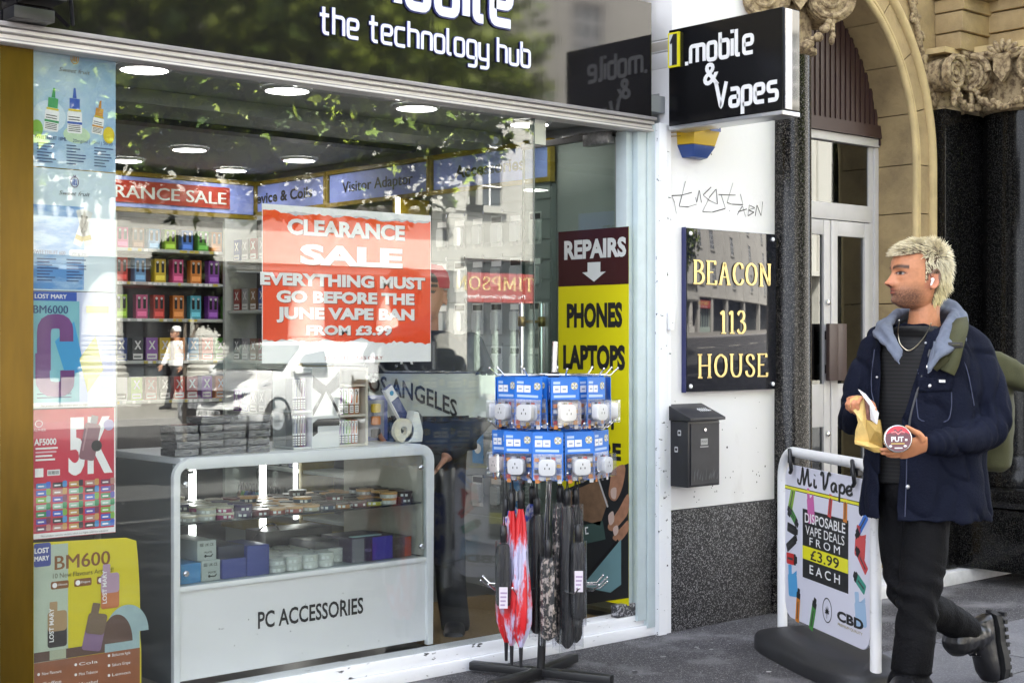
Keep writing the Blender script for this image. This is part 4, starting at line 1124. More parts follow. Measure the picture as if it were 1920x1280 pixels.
for i in range(6):
    c = ['purple', 'dark blue', 'green', 'lime green', 'red', 'orange'][i]
    place_carton('pen_carton', '%s slim pen carton, %s from left on the display stand bottom shelf' % (c, ORD[i]), 'vape carton', 'pen cartons in the display stand', c, .0155, .03, .098, 'pen', (X1 + .011 + i * .0165, .235, CZ1 + .0125))
for j in range(2):
    for i in range(5):
        c = ['grey', 'dark blue', 'black', 'dark red', 'purple'][i]
        place_carton('pen_carton', '%s pen carton, %s from left in the %s clear tower tier' % (c, ORD[i], ['lower', 'upper'][j]), 'vape carton', 'pen cartons in the clear side tower', c, .0115, .05, .128, 'pen', (xl + .009 + i * .0128, .24, CZ1 + .0105 + .148 * j))
tr = thing('colour_tray', 'blue framed tray of six coloured squares behind the display stand', 'display tray', (at(690, 800, Y=.45).x, .45, CZ1))
a, b = at(655, 828, Y=.45), at(727, 765, Y=.45)
g = MB(); g.box((a.x, .45, CZ1 + .002), (b.x, .50, CZ1 + .20), mat('tray_blue', (.04, .07, .28), .4)); g.flat([(a.x + .02, CZ1 + .02), (b.x - .02, CZ1 + .02), (b.x - .02, CZ1 + .18), (a.x + .02, CZ1 + .18)], ((0, .45, 0), FX, FZ), .001, mat('tray_grey', (.22, .24, .32), .5)); g.build('tray', tr, bevel=.003)
for k, c in enumerate(['green', 'yellow', 'red', 'orange', 'pale blue', 'black']):
    g = MB(); x = a.x + .062 + (k % 2) * .075; z = CZ1 + .145 - (k // 2) * .055
    g.prism(rrect(x - .022, z - .019, x + .022, z + .019, .006), ((0, .449, 0), FX, FZ), .012, VM[c]); g.build('colour_square', tr)
for i, (c, dx, hh) in enumerate((('blue', .0, .1), ('green', .035, .085), ('cyan', .07, .07))):
    place_carton('liquid_carton', '%s liquid carton standing behind the colour tray' % c, 'carton', 'liquid cartons behind the colour tray', c, .03, .03, .21 + hh, 'ex', (a.x + .02 + dx, .505, CZ1 + .002))
# tape roll dispenser and tilted card stand at the right end of the counter
td = thing('tape_dispenser', 'white tape dispenser on the right end of the counter', 'tape dispenser', (at(755, 830, Y=.3).x, .3, CZ1))
a = at(762, 812, Y=.28)
g = MB(); WP = mat('white_plastic', (.70, .72, .68), .35)
g.prism([(-.05, -.045), (.065, -.045), (.07, .0), (.045, .085), (.02, .09), (-.0, .0)], ((a.x, .30, CZ1 + .047), FX, FZ), .05, WP); g.build('body', td, bevel=.004)
g = MB(); g.lathe([(.018, 0), (.052, 0), (.052, .022), (.018, .022), (.018, 0)], (a.x - .035, .272, CZ1 + .055), mat('tape_cream', (.66, .62, .48), .4), 28, ax=(0, -1, 0), cap=False); g.build('tape_roll', td, smooth=40)
g = MB(); g.prism([(.058, .0), (.078, -.01), (.078, .06), (.055, .085)], ((a.x, .296, CZ1 + .05), FX, FZ), .03, mat('smoke_window', (.08, .09, .09), .15)); g.build('cutter_guard', td)
a, b = at(762, 800, Y=.33), at(722, 726, Y=.33)
g = MB(); dv = (Vector((b.x, 0, b.z)) - Vector((a.x, 0, a.z))); L = dv.length; dv.normalize(); pv = Vector((-dv.z, 0, dv.x))
fr = ((a.x, .33, a.z), -pv, dv)
g.prism([(-.02, 0), (.025, 0), (.025, L), (-.02, L)], fr, .02, mat('card_navy', (.03, .05, .17), .4)); g.flat([(-.019, L * .7), (.024, L * .7), (.024, L * .99), (-.019, L * .99)], fr, .0206, PRINTW)
g.disc((.003, L * .85), .011, fr, .0212, mat('card_blue', (.05, .3, .5), .4), 14); g.prism([(-.024, 0), (-.0205, 0), (-.0205, L), (-.024, L)], fr, .022, PRINTW)
tag(g.build('leaflet_card'), 'navy and white leaflet card leaning on the tape dispenser', 'card')

# ================================================================== POSTERS ON THE GLASS
PY = .046
PF = ((0, PY, 0), FX, FZ)
def P2(L, Y=PY): return [(at(x, y, Y=Y).x, at(x, y, Y=Y).z) for x, y in L]
def ptx(g, txt, cx, by, wpx, hpx, m, h, bold=.0, Y=PY, shear=0.0, align='C', F=None):
    """type fitted to a measured width and cap height on the poster's own plane"""
    a = at(cx, by, Y=Y); l = at(cx - wpx / 2, by, Y=Y); r = at(cx + wpx / 2, by, Y=Y); tp = at(cx, by - hpx, Y=Y)
    g.fit(txt, ((a.x if align != 'L' else l.x, Y, a.z), FX, FZ), r.x - l.x, tp.z - a.z, m, h, bold, align, shear=shear)
def rect(x0, y0, x1, y1):
    a, b = at(x0, (y0 + y1) / 2, Y=PY), at(x1, (y0 + y1) / 2, Y=PY); t, u = at((x0 + x1) / 2, y0, Y=PY), at((x0 + x1) / 2, y1, Y=PY)
    return [(a.x, u.z), (b.x, u.z), (b.x, t.z), (a.x, t.z)]
def paper(g, L, m, y=PY + .001): g.prism(L, ((0, y, 0), FX, FZ), .001, m)
cm = lambda n, c, r=.45, **k: mat(n, c, r, **k)
X0p, X1p = 2.139, 2.447
# --- e-liquid poster, tall, in two halves
SKYB = cm('poster_sky', (.22, .40, .62), col2=(.55, .68, .75), lo=.35, hi=.65, vs=3.2)
PALE = cm('poster_pale', (.60, .72, .78), var=.06, vs=4)
g = MB(); paper(g, block((X0p, 2.0, X1p, 2.422)), SKYB)
def fruit_logo(g, x, z, s, m, m2):
    f = ((x, PY, z), FX, FZ)
    g.ribbon([(s * math.cos(a) * .8, s * math.sin(a)) for a in [2 * PI * k / 20 for k in range(20)]], s * .16, f, m, .0012, closed=True)
    for k in range(3): g.ribbon([((k - 1) * s * .35, -s * .6), ((k - 1) * s * .35, s * .6)], s * .22, f, m2, .0016)
    g.ribbon([(0, s), (s * .3, s * 1.4)], s * .15, f, m, .0012); g.ribbon([(.0, s), (-s * .25, s * 1.35)], s * .15, f, m, .0012)
ORN = cm('print_orange', (.55, .25, .03)); DNV = cm('print_navy', (.03, .06, .18)); GRN = cm('print_green', (.04, .30, .10)); BLU = cm('print_blue', (.03, .09, .42)); YLW = cm('print_yellow', (.65, .50, .02))
fruit_logo(g, 2.292, 2.385, .018, ORN, ORN)
g.fit('Sweet fruit', ((2.292, PY, 2.335), FX, FZ), .115, .014, cm('print_umber', (.16, .12, .08)), .0012, shear=.3)
def eliquid(g, x, z, s, cap, capm, tilt):
    U = Vector((math.cos(tilt), 0, math.sin(tilt))); V = Vector((-math.sin(tilt), 0, math.cos(tilt))); f = ((x, PY, z), U, V)
    g.flat(rrect(-.026 * s, 0, .026 * s, .072 * s, .006 * s), f, .0012, PRINTW); g.flat(block((-.026 * s, .03 * s, .026 * s, .038 * s)), f, .0018, capm)
    for k in range(4): g.flat(block((-.022 * s, (.006 + .006 * k) * s, .020 * s, (.0085 + .006 * k) * s)), f, .0018, PRINTK)
    for k in range(2): g.flat(block((-.022 * s, (.043 + .009 * k) * s, .018 * s, (.046 + .009 * k) * s)), f, .0018, PRINTK)
    g.flat(block((-.022 * s, .073 * s, .022 * s, .080 * s)), f, .0012, YLW); g.flat(block((-.018 * s, .081 * s, .018 * s, .115 * s)), f, .0012, capm)
    g.flat([(-.007 * s, .116 * s), (.007 * s, .116 * s), (.0035 * s, .15 * s), (-.0035 * s, .15 * s)], f, .0012, capm)
g.disc((2.20, 2.175), .06, PF, .0008, cm('poster_ice', (.55, .68, .78)), 20, .055)
g.disc((2.155, 2.13), .022, PF, .001, cm('poster_lime', (.20, .42, .05)), 14, .03); g.disc((2.30, 2.12), .05, PF, .0009, cm('poster_mint', (.50, .66, .45)), 18, .03)
eliquid(g, 2.205, 2.125, 1.0, 0, GRN, -.08); eliquid(g, 2.292, 2.125, 1.05, 0, BLU, 0); eliquid(g, 2.375, 2.13, .8, 0, ORN, -.12); g.disc((2.42, 2.13), .022, PF, .002, YLW, 14, .03)
g.fit('SWEETFRUIT 10ML', ((2.205, PY, 2.095), FX, FZ), .115, .013, DNV, .0012, bold=.02); g.fit('20mg/ml | 10ml | 50/50', ((2.36, PY, 2.094), FX, FZ), .15, .011, DNV, .0012)
for c, x in enumerate((2.155, 2.262, 2.365)):
    for k in range(7): g.flat(block((x, 2.079 - k * .0105, x + R.uniform(.035, .075), 2.083 - k * .0105)), PF, .0012, DNV)
tag(g.build('liquid_poster'), 'pale blue SWEETFRUIT 10ML poster of dropper bottles at the top left of the window', 'poster')
g = MB(); paper(g, block((X0p, 1.575, X1p, 1.996)), PALE)
g.flat(block((X0p + .001, 1.58, X1p - .12, 1.87)), PF, .0006, cm('poster_mid_blue', (.10, .28, .60), col2=(.42, .60, .78), lo=.4, hi=.6, vs=7, st=(1, 1, 3)))
fruit_logo(g, 2.292, 1.955, .018, cm('print_pink_navy', (.12, .05, .15)), BLU); g.fit('Sweet fruit', ((2.292, PY, 1.908), FX, FZ), .115, .014, PRINTK, .0012, shear=.3)
for (x, z, a) in ((2.30, 1.735, .35), (2.345, 1.735, -.25)):
    U = Vector((math.cos(-a), 0, math.sin(-a))); V = Vector((math.sin(a), 0, math.cos(a))); f = ((x, PY, z), U, V)
    g.flat(rrect(-.016, 0, .016, .13, .004), f, .0012, cm('stick_white', (.62, .64, .62))); g.flat(block((-.015, .02, .015, .036)), f, .0018, cm('print_gold', (.45, .33, .06))); g.ribbon([(0, .05), (0, .11)], .008, f, PRINTK, .0018)
g.fit('SWEETFRUIT 600', ((2.20, PY, 1.70), FX, FZ), .115, .014, DNV, .0012, bold=.02); g.flat(rrect(2.272, 1.695, 2.345, 1.72, .01), PF, .0011, PRINTW); g.fit('20mg 2ml', ((2.308, PY, 1.702), FX, FZ), .055, .010, DNV, .0018)
for c, x in enumerate((2.155, 2.262)):
    for k in range(8): g.flat(block((x, 1.682 - k * .0105, x + R.uniform(.04, .08), 1.686 - k * .0105)), PF, .0012, DNV)
tag(g.build('liquid_poster'), 'blue SWEETFRUIT 600 poster with two white sticks under the dropper bottle poster', 'poster')
# --- teal poster with the big purple device
TEAL = cm('poster_teal', (.20, .48, .55), var=.1, vs=3); PURP = cm('poster_purple', (.16, .05, .20), var=.15, vs=6); AQUA = cm('poster_aqua', (.05, .32, .62))
g = MB(); paper(g, block((X0p, 1.17, X1p, 1.572)), cm('poster_lilac_wash', (.55, .60, .80), var=.08, vs=3))
g.flat(block((X0p + .001, 1.19, 2.31, 1.54)), PF, .0005, TEAL); g.flat(block((X0p + .001, 1.54, 2.30, 1.571)), PF, .0006, BLU)
g.fit('LOST MARY', ((2.205, PY, 1.548), FX, FZ), .115, .016, PRINTW, .0012, bold=.03); g.fit('BM6000', ((2.205, PY, 1.497), FX, FZ), .125, .028, DNV, .0012, bold=.015)
g.ribbon(rounded([(2.18, 1.30), (2.18, 1.47), (2.262, 1.47), (2.262, 1.40)], .04), .05, PF, PURP, .001); g.ribbon(rounded([(2.175, 1.36), (2.175, 1.235), (2.265, 1.235), (2.265, 1.30)], .045), .052, PF, PURP, .0016)
g.flat([(2.22, 1.40), (2.29, 1.47), (2.33, 1.30), (2.26, 1.28)], PF, .0008, AQUA); g.flat([(2.31, 1.34), (2.37, 1.42), (2.40, 1.30), (2.34, 1.22)], PF, .0009, cm('poster_lemon', (.60, .58, .20))); g.flat([(2.38, 1.32), (2.43, 1.36), (2.44, 1.24), (2.39, 1.23)], PF, .0008, cm('poster_lavender', (.42, .46, .72)))
for k in range(2): g.flat(block((2.155, 1.205 + k * .012, 2.28, 1.209 + k * .012)), PF, .0012, DNV)
g.flat(block((2.39, 1.20, 2.435, 1.216)), PF, .001, PRINTW); g.flat(block((X0p + .002, 1.171, X1p - .002, 1.187)), PF, .0007, PRINTW); g.fit('This product contains nicotine which is a highly addictive substance', ((2.293, PY, 1.176), FX, FZ), .25, .006, PRINTK, .0012)
g.fit('New colours', ((2.375, PY, 1.455), FX, FZ), .06, .01, PRINTW, .0012); g.flat(block((2.335, 1.50, 2.42, 1.525)), PF, .0007, cm('poster_lemon2', (.62, .60, .22)))
tag(g.build('vape_poster'), 'teal LOST MARY BM6000 poster with a thick purple device, on the left of the window', 'poster')
# --- red 5K poster
CRIM = cm('poster_crimson', (.52, .015, .05), var=.06, vs=3)
g = MB(); paper(g, block((X0p + .003, .722, X1p, 1.166)), CRIM); g.flat(block((X0p + .004, .724, X1p - .001, .742)), PF, .0006, PRINTW); g.fit('This product contains nicotine which is a highly addictive substance', ((2.293, PY, .729), FX, FZ), .25, .006, PRINTK, .0012)
g.fit('5K', ((2.352, PY, .945), FX, FZ), .165, .20, PRINTW, .0010, bold=.035); g.fit('AF5000', ((2.185, PY, 1.045), FX, FZ), .080, .022, PRINTW, .0012, bold=.025); g.fit('ALPHER', ((2.165, PY, 1.092), FX, FZ), .045, .009, cm('print_rose', (.7, .4, .45)), .0012)
g.ribbon([(2.162 + .013 * math.cos(a), 1.118 + .011 * math.sin(a)) for a in [2 * PI * k / 14 for k in range(14)]], .003, PF, cm('print_rose', (.7, .4, .45)), .0012, closed=True)
for k in range(4): g.flat(block((2.15, 1.03 - k * .013, 2.15 + (.08, .075, .06, .07)[k], 1.036 - k * .013)), PF, .0012, PRINTW if k != 1 else cm('print_rose', (.7, .4, .45)))
g.flat(block((2.148, .935, 2.178, .965)), PF, .0012, PRINTW)
g.flat(block((2.192, .938, 2.238, .958)), PF, .0012, PRINTW)
for k in range(12): g.flat(block((2.196 + k * .0033, .942, 2.1972 + k * .0033 + R.uniform(0, .001), .954)), PF, .0018, PRINTK)
DV = cm('device_mauve', (.22, .09, .12), .35)
f = ((2.355, PY, .985), Vector((.96, 0, .22)), Vector((-.22 + .42, 0, .96)).normalized() if False else Vector((-.22, 0, .96)))
f = ((2.335, PY, .985), Vector((.97, 0, -.2)), Vector((.2, 0, .97)))
g.flat(rrect(-.03, 0, .03, .13, .012), f, .0018, DV); g.flat(rrect(-.012, .13, .014, .158, .004), f, .0018, cm('device_grey', (.25, .22, .25))); g.disc((.028, .055), .02, f, .0024, PRINTK, 16); g.ribbon([(-.02, .03), (-.02, .11)], .006, f, cm('device_pale', (.4, .22, .26)), .0024)
g.disc((2.42, 1.105), .020, PF, .002, cm('seal_violet', (.40, .34, .55)), 14)
pc = ['print_skyblue', 'print_rosebrown', 'print_green2', 'print_blue2', 'print_amber2', 'print_violet2', 'print_lime2', 'print_black2', 'print_maroon2', 'print_mint2']
pv = [(.06, .25, .55), (.45, .22, .18), (.03, .25, .10), (.04, .12, .55), (.55, .32, .10), (.10, .08, .40), (.20, .42, .06), (.03, .03, .04), (.16, .03, .08), (.30, .50, .38)]
for r in range(7):
    for c in range(5):
        k = (r * 3 + c * 7 + r * c) % 10; x = 2.152 + c * .0595; z = .895 - r * .0245
        g.flat(rrect(x, z, x + .050, z + .0185, .003), PF, .0012, cm(pc[k], pv[k])); g.flat(rrect(x + .036, z + .001, x + .052, z + .023, .004), PF, .0018, cm(pc[(k + 3) % 10], pv[(k + 3) % 10])); g.flat(block((x + .006, z + .006, x + .028, z + .011)), PF, .0018, PRINTW)
g.flat(block((X1p - .006, .724, X1p - .001, 1.165)), PF, .0005, PRINTW)
tag(g.build('vape_poster'), 'red AF5000 poster with a huge white 5K over rows of coloured packs', 'poster')
# --- yellow BM600 poster, its loose right edge curling
YP = cm('poster_yellow', (.62, .54, .012), .35, var=.05, vs=4); BRN = cm('poster_brown', (.26, .085, .03), var=.15, vs=6)
g = MB()
xl_, xr_ = 2.143, 2.547
n = 10
out = [(xl_, .30), (xr_ - .005, .30)] + [(xr_ - .004 - .016 * (k / n) ** 3, .30 + .385 * k / n) for k in range(1, n + 1)] + [(xr_ - .06, .700), (xl_, .712)]
paper(g, [(xl_, .112), (xr_, .112), (xr_, .30)] + out[2:], YP)
g.flat(block((xl_ + .001, .30, 2.268, .700)), PF, .0005, cm('poster_sage', (.42, .50, .40), var=.1, vs=4)); g.flat(block((xl_ + .001, .113, xr_ - .006, .30)), PF, .0006, BRN); g.flat([(xl_ + .001, .301), (xl_ + .001, .335), (2.45, .335), (2.47, .301)], PF, .0007, cm('poster_umber', (.10, .055, .04)))
g.flat(rrect(xl_ + .001, .628, 2.205, .709, .008), PF, .0012, cm('print_indigo', (.05, .07, .28)))
g.fit('LOST', ((2.172, PY, .675), FX, FZ), .052, .018, PRINTW, .0018, bold=.03); g.fit('MARY', ((2.172, PY, .648), FX, FZ), .052, .018, PRINTW, .0018, bold=.03)
g.fit('BM600', ((2.322, PY, .612), FX, FZ), .205, .050, cm('print_chestnut', (.20, .075, .015)), .0012, bold=.02); g.fit('10 New Flavours Arrived!', ((2.325, PY, .583), FX, FZ), .225, .016, cm('print_darkbrown', (.07, .05, .01)), .0012)
for k in range(3):
    x = 2.205 + k * .085; g.flat(rrect(x, .545, x + .065, .572, .006), PF, .0012, cm('print_chestnut', (.20, .075, .015))); g.disc((x + .014, .5585), .009, PF, .0018, PRINTW, 12); g.fit(('Ultimate', 'Elegant', '600'
 ' puffs')[k], ((x + .043, PY, .556), FX, FZ), .034, .007, PRINTW, .0018)
def dev(g, x, z, s, m1, m2, tilt=0.0, txt=True):
    U = Vector((math.cos(tilt), 0, math.sin(tilt))); V = Vector((-math.sin(tilt), 0, math.cos(tilt))); f = ((x, PY, z), U, V)
    g.flat(rrect(-.035 * s, 0, .035 * s, .075 * s, .010 * s), f, .0020, m2); g.flat(rrect(-.035 * s, .055 * s, .035 * s, .125 * s, .012 * s), f, .0024, m1); g.flat(rrect(-.028 * s, .12 * s, .0, .158 * s, .004 * s), f, .0028, m1)
    if txt: g.text('LOST MARY', ((x - .014 * s, PY, z + .02 * s), V, -U), .022 * s, PRINTW, .0032, bold=.02, align='L')
g.disc((2.49, .36), .085, PF, .0012, cm('poster_arch_steel', (.30, .42, .44), var=.2, vs=8), 24, .10, 0, PI); g.flat(block((2.405, .30, 2.575 - .035, .36)), PF, .0012, cm('poster_arch_steel', (.30, .42, .44))); g.disc((2.45, .33), .062, PF, .0016, cm('poster_umber', (.10, .055, .04)), 24, .10, 0, PI)
dev(g, 2.425, .455, 1.0, cm('device_lilac', (.42, .28, .38)), cm('device_coral', (.50, .16, .05))); dev(g, 2.228, .345, 1.0, cm('device_tan', (.36, .24, .12)), cm('device_soot', (.03, .025, .025)), 0.0); dev(g, 2.352, .315, 1.05, cm('device_taupe', (.16, .11, .07)), cm('device_heather', (.20, .12, .22)), -.22, False)
g.flat(block((2.20, .303, 2.26, .335)), PF, .0018, cm('poster_pistachio', (.38, .42, .30)))
for c, x in enumerate((2.155, 2.29, 2.415)):
    for k in range(3):
        z = .255 - k * .035 + c * .014
        g.disc((x + .006, z + .005), .005, PF, .0014, PRINTW, 10); g.fit(['New Flavours', 'Cola', 'Blackcurrant Apple', 'Coffee', 'Mint Tobacco', 'Sakura Grape', 'Apple', 'Menthol', 'Lemon'][k * 3 + c], ((x + .018, PY, z), FX, FZ), .07, .010, PRINTW, .0014, align='L')
tag(g.build('vape_poster'), 'yellow BM600 poster with three devices at the lower left of the window', 'poster')
# --- the clearance sale poster with torn paper edges
g = MB(); ORG = cm('sale_orange', (.86, .062, .004), .28, var=.07, vs=2.2)
a, b = P2([(490, 680)])[0], P2([(808, 400)])[0]
xa, xb, za, zb = 3.053, 3.879, 1.316, 1.928
paper(g, block((xa, za, xb, zb)), PRINTW)
def torn(x0, x1, z, amp, seed, n=60):
    return [(x0 + (x1 - x0) * i / n, z + amp * (noise.noise(Vector((i * .13, seed, 0))) + .55 * noise.noise(Vector((i * .6, seed, 3))) + .3 * noise.noise(Vector((i * 1.4, seed, 5))))) for i in range(n + 1)]
tp, bt = torn(xa + .003, xb - .003, zb - .030, .013, 1.3), torn(xa + .003, xb - .003, za + .085, .017, 7.7)
for i in range(60):                                                     # orange sheet between two torn edges, one strip per step
    g.flat([bt[i], bt[i + 1], tp[i + 1], tp[i]], PF, .0008, ORG)
tp2, bt2 = torn(xa + .003, xb - .003, zb - .026, .012, 1.9), torn(xa + .003, xb - .003, za + .072, .017, 7.2)
SHD = cm('torn_grey', (.55, .55, .58), .7)
for i in range(60):
    if tp2[i][1] > tp[i][1] + .002: g.flat([tp[i], tp[i + 1], (tp2[i + 1][0], max(tp2[i + 1][1], tp[i + 1][1] + .001)), tp2[i]], PF, .0005, SHD)
for txt, cx, by, wp, hp, bo in (('CLEARANCE', 652, 444, 220, 29, .045), ('SALE', 661, 497, 192, 37, .05), ('EVERYTHING MUST', 649, 537, 308, 23, .05), ('GO BEFORE THE', 652, 568, 258, 22, .05), ('JUNE VAPE BAN', 652, 598, 258, 22, .05), ('FROM £3.99', 656, 627, 160, 18, .05)):
    ptx(g, txt, cx + 1.2, by + 1.6, wp, hp, cm('sale_shadow_print', (.30, .03, .01)), .0014, bo); ptx(g, txt, cx, by, wp, hp, PRINTW, .002, bo)
ptx(g, 'SELECTED LINES ONLY', 664, 674, 108, 6.5, cm('print_maroon_small', (.30, .05, .05)), .0014, .02)
tag(g.build('sale_poster'), 'orange CLEARANCE SALE poster with torn white edges hanging behind the window', 'poster')
# --- the repairs poster on the open door
DX = 5.033
DF = ((DX, 0, 0), (0, -1, 0), FZ)
def D2(L): return [(-at(x, y, X=DX).y, at(x, y, X=DX).z) for x, y in L]
g = MB(); y0, y1 = at(1047, 600, X=DX).y, at(1179, 600, X=DX).y
ztop = at(1110, 430, X=DX).z; zmid = at(1110, 535, X=DX).z; zbot = .16
g.prism(block((-y0, zbot, -y1, ztop)), ((DX + .001, 0, 0), (0, -1, 0), FZ), .001, cm('repair_yellow', (.62, .56, .006), .3))
g.flat(block((-y0, zmid, -y1, ztop)), DF, .0006, cm('repair_umber', (.045, .012, .012), .12))
def dtx(txt, cx, by, wp, hp, m, h, bo):
    a, l, r, t_ = at(cx, by, X=DX), at(cx - wp / 2, by, X=DX), at(cx + wp / 2, by, X=DX), at(cx, by - hp, X=DX)
    g.fit(txt, ((DX, a.y, a.z), (0, -1, 0), FZ), l.y - r.y, t_.z - a.z, m, h, bo)
SILV = cm('print_silver', (.60, .62, .60), .4)
dtx('REPAIRS', 1115, 482, 116, 36, SILV, .0012, .045)
g.flat(D2([(1102, 492), (1126, 491), (1126, 510), (1136, 509), (1114, 528), (1092, 511), (1102, 510)]), DF, .0012, SILV)
for txt, cx, by, wp, hp in (('PHONES', 1114, 611, 104, 46), ('LAPTOPS', 1113, 690, 116, 46), ('ANY', 1130, 802, 58, 30), ('MORE', 1121, 858, 86, 32)):
    dtx(txt, cx, by, wp, hp, PRINTK, .0012, .05)
g.flat(D2([(1047, 922), (1179, 868), (1179, 1120), (1047, 1140)]), DF, .0006, cm('photo_dark', (.02, .022, .024), .3))
SKIN1 = cm('photo_skin', (.34, .17, .10), .5, var=.25, vs=20)
g.flat(D2([(1060, 925), (1120, 900), (1140, 940), (1125, 985), (1095, 975), (1070, 985)]), DF, .0012, cm('photo_palm', (.20, .12, .07), .5, var=.3, vs=14))
for L in ([(1150, 880), (1172, 872), (1168, 910), (1155, 938), (1142, 930), (1144, 905)], [(1140, 985), (1160, 955), (1178, 925), (1178, 960), (1160, 985), (1148, 995)], [(1150, 1005), (1168, 985), (1178, 975), (1178, 995), (1162, 1015), (1153, 1012)]): g.flat(D2(spline(L, 4, True)), DF, .0014, SKIN1)
for L in ([(1146, 917), (1156, 914), (1155, 934), (1147, 932)], [(1141, 966), (1150, 958), (1152, 976), (1144, 984)], [(1150, 990), (1158, 984), (1160, 996), (1153, 1004)]): g.flat(D2(spline(L, 3, True)), DF, .002, cm('photo_nail', (.55, .42, .36), .4))
g.flat(D2([(1090, 1100), (1165, 1010), (1165, 1095), (1145, 1110)]), DF, .0016, cm('photo_teal', (.14, .26, .28), .4)); g.ribbon(D2([(1120, 890), (1140, 950)]), .01, DF, cm('photo_steel', (.5, .5, .5), .4), .0018); g.flat(D2([(1090, 985), (1130, 975), (1136, 1010), (1094, 1020)]), DF, .0012, cm('photo_board', (.05, .09, .08), .4)); g.ribbon(D2([(1103, 988), (1098, 989), (1099, 1000), (1104, 999)]), .006, DF, PRINTW, .0018); g.ribbon(D2([(1085, 1098), (1125, 1050), (1160, 1012)]), .012, DF, BLACKP, .002)
tag(g.build('repairs_poster'), 'tall REPAIRS PHONES LAPTOPS poster, dark above yellow, on the open glass door', 'poster')
# ================================================================== THINGS ON THE WHITE WALL
pl = thing('name_plaque', 'black glossy plaque with gold letters BEACON 113 HOUSE on the white wall', 'plaque', (5.74, -.02, 1.15))
PLK = mat('plaque_gloss_black', (.010, .011, .016), .03, coat=.12, spec=.5)
g = MB(); g.box((5.399, -.034, 1.155), (6.086, -.004, 1.951), PLK); g.build('plate', pl, bevel=.003)
g = MB(); g.box((5.394, -.030, 1.152), (5.398, -.004, 1.954), mat('plaque_edge_blue', (.02, .025, .10), .3)); g.build('blue_edge', pl)
GLD = mat('gold_leaf', (.80, .62, .24), .32, metal=.35, var=.12, vs=30)
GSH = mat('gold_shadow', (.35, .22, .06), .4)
for txt, zb, hh, wd in (('BEACON', 1.683, .112, .60), ('113', 1.442, .112, .20), ('HOUSE', 1.224, .112, .535)):
    g = MB(); L = sum(SERIF[c][0] + .14 for c in txt) - .14
    xs = wd / (L * hh)
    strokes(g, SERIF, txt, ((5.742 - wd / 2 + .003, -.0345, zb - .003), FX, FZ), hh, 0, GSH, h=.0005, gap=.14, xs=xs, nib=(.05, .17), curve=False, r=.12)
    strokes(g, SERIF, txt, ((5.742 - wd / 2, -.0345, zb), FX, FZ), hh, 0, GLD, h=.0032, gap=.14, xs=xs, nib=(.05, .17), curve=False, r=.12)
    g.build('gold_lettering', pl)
for x in (5.425, 6.06):
    for z in (1.182, 1.924):
        g = MB(); g.lathe([(.011, 0), (.010, .005), (.004, .008), (.001, .008)], (x, -.0345, z), PRINTW, 14, ax=(0, -1, 0)); g.build('screw_cap', pl, smooth=40)
lb = thing('letterbox', 'black metal letterbox with sloping lid on the white wall under the plaque', 'letterbox', (5.41, -.07, .70))
LBM = mat('letterbox_black', (.018, .018, .022), .42, var=.25, vs=12)
x0, x1, z0, z1 = 5.300, 5.530, .705, 1.02
g = MB(); g.box((x0, -.128, z0), (x1, -.001, z1), LBM); g.build('body', lb, bevel=.004)
g = MB(); g.prism([(.0, 1.022), (.155, 1.022), (.155, 1.036), (.0, 1.098)], ((x0 - .012, 0, 0), (0, -1, 0), FZ), -(x1 - x0 + .026), LBM); g.build('lid', lb, bevel=.003)
g = MB(); g.box((x0 + .016, -.134, z0 + .012), (x1 - .012, -.1285, z1 - .012), LBM)
g.flat(block((x0 + .085, .905, x0 + .135, .935)), ((0, -.134, 0), FX, FZ), .001, mat('label_silver', (.35, .35, .34), .3)); g.fit('POST', ((x0 + .11, -.134, .915), FX, FZ), .04, .010, PRINTK, .002); g.flat(block((x0 + .08, .893, x0 + .14, .899)), ((0, -.134, 0), FX, FZ), .001, mat('label_grey', (.3, .3, .3), .4))
for k in range(14):
    x = R.uniform(x0 + .03, x1 - .03); g.flat([(x, z0 + .02 + R.uniform(0, .05)), (x + .006, z0 + .03), (x + R.uniform(.005, .02), z0 + R.uniform(.06, .1))], ((0, -.134, 0), FX, FZ), .0008 + k * .0001, mat('scuff_grey', (.07, .075, .08), .5))
g.build('door_panel', lb, bevel=.002)
g = MB(); g.lathe([(.009, 0), (.009, .004), (.005, .005), (.001, .004)], (x0 + .115, -.1345, .975), CHROME, 14, ax=(0, -1, 0)); g.build('lock', lb, smooth=40)
for yy, zz in ((-.075, .965), (-.055, .885)):
    g = MB(); g.flat(rrect(-.011, -.015, .011, .012, .005), ((x0 - .0005, yy, zz), (0, -1, 0), FZ), .001, mat('sticker_white', (.5, .5, .5), .5)); g.flat(rrect(-.007, -.007, .007, .005, .003), ((x0 - .0005, yy, zz), (0, -1, 0), FZ), .0016, PRINTK); g.build('sticker', lb)
dv = Vector((0, -.155, -.062)).normalized()
g = MB(); U = Vector((1, 0, 0)); O = Vector((x0 + .17, -.08, 1.0675)); nn = U.cross(-dv)
for k in range(5): g.ribbon([(-.04 + k * .014, -.02), (-.03 + k * .014, .02)], .004, (O, U, -dv), PRINTW, .002 + .0004 * k); 
g.ribbon([(-.05, .0), (.04, -.012)], .006, (O, U, -dv), PRINTW, .0045); g.build('scribble', lb)
dbp = tag((lambda g: (g.box((5.268, -.045, 1.455), (5.298, -.019, 1.54), WHITE), g.lathe([(.004, 0), (.004, .003), (.001, .003)], (5.283, -.045, 1.49), PRINTK, 10, ax=(0, -1, 0)), g.build('bell_push', bevel=.004))[-1])(MB()), 'small white bell push on the white post by the shop door', 'bell')
ab = thing('alarm_box', 'yellow and blue five-sided alarm box under the projecting sign', 'alarm box', (5.43, -.06, 2.3))
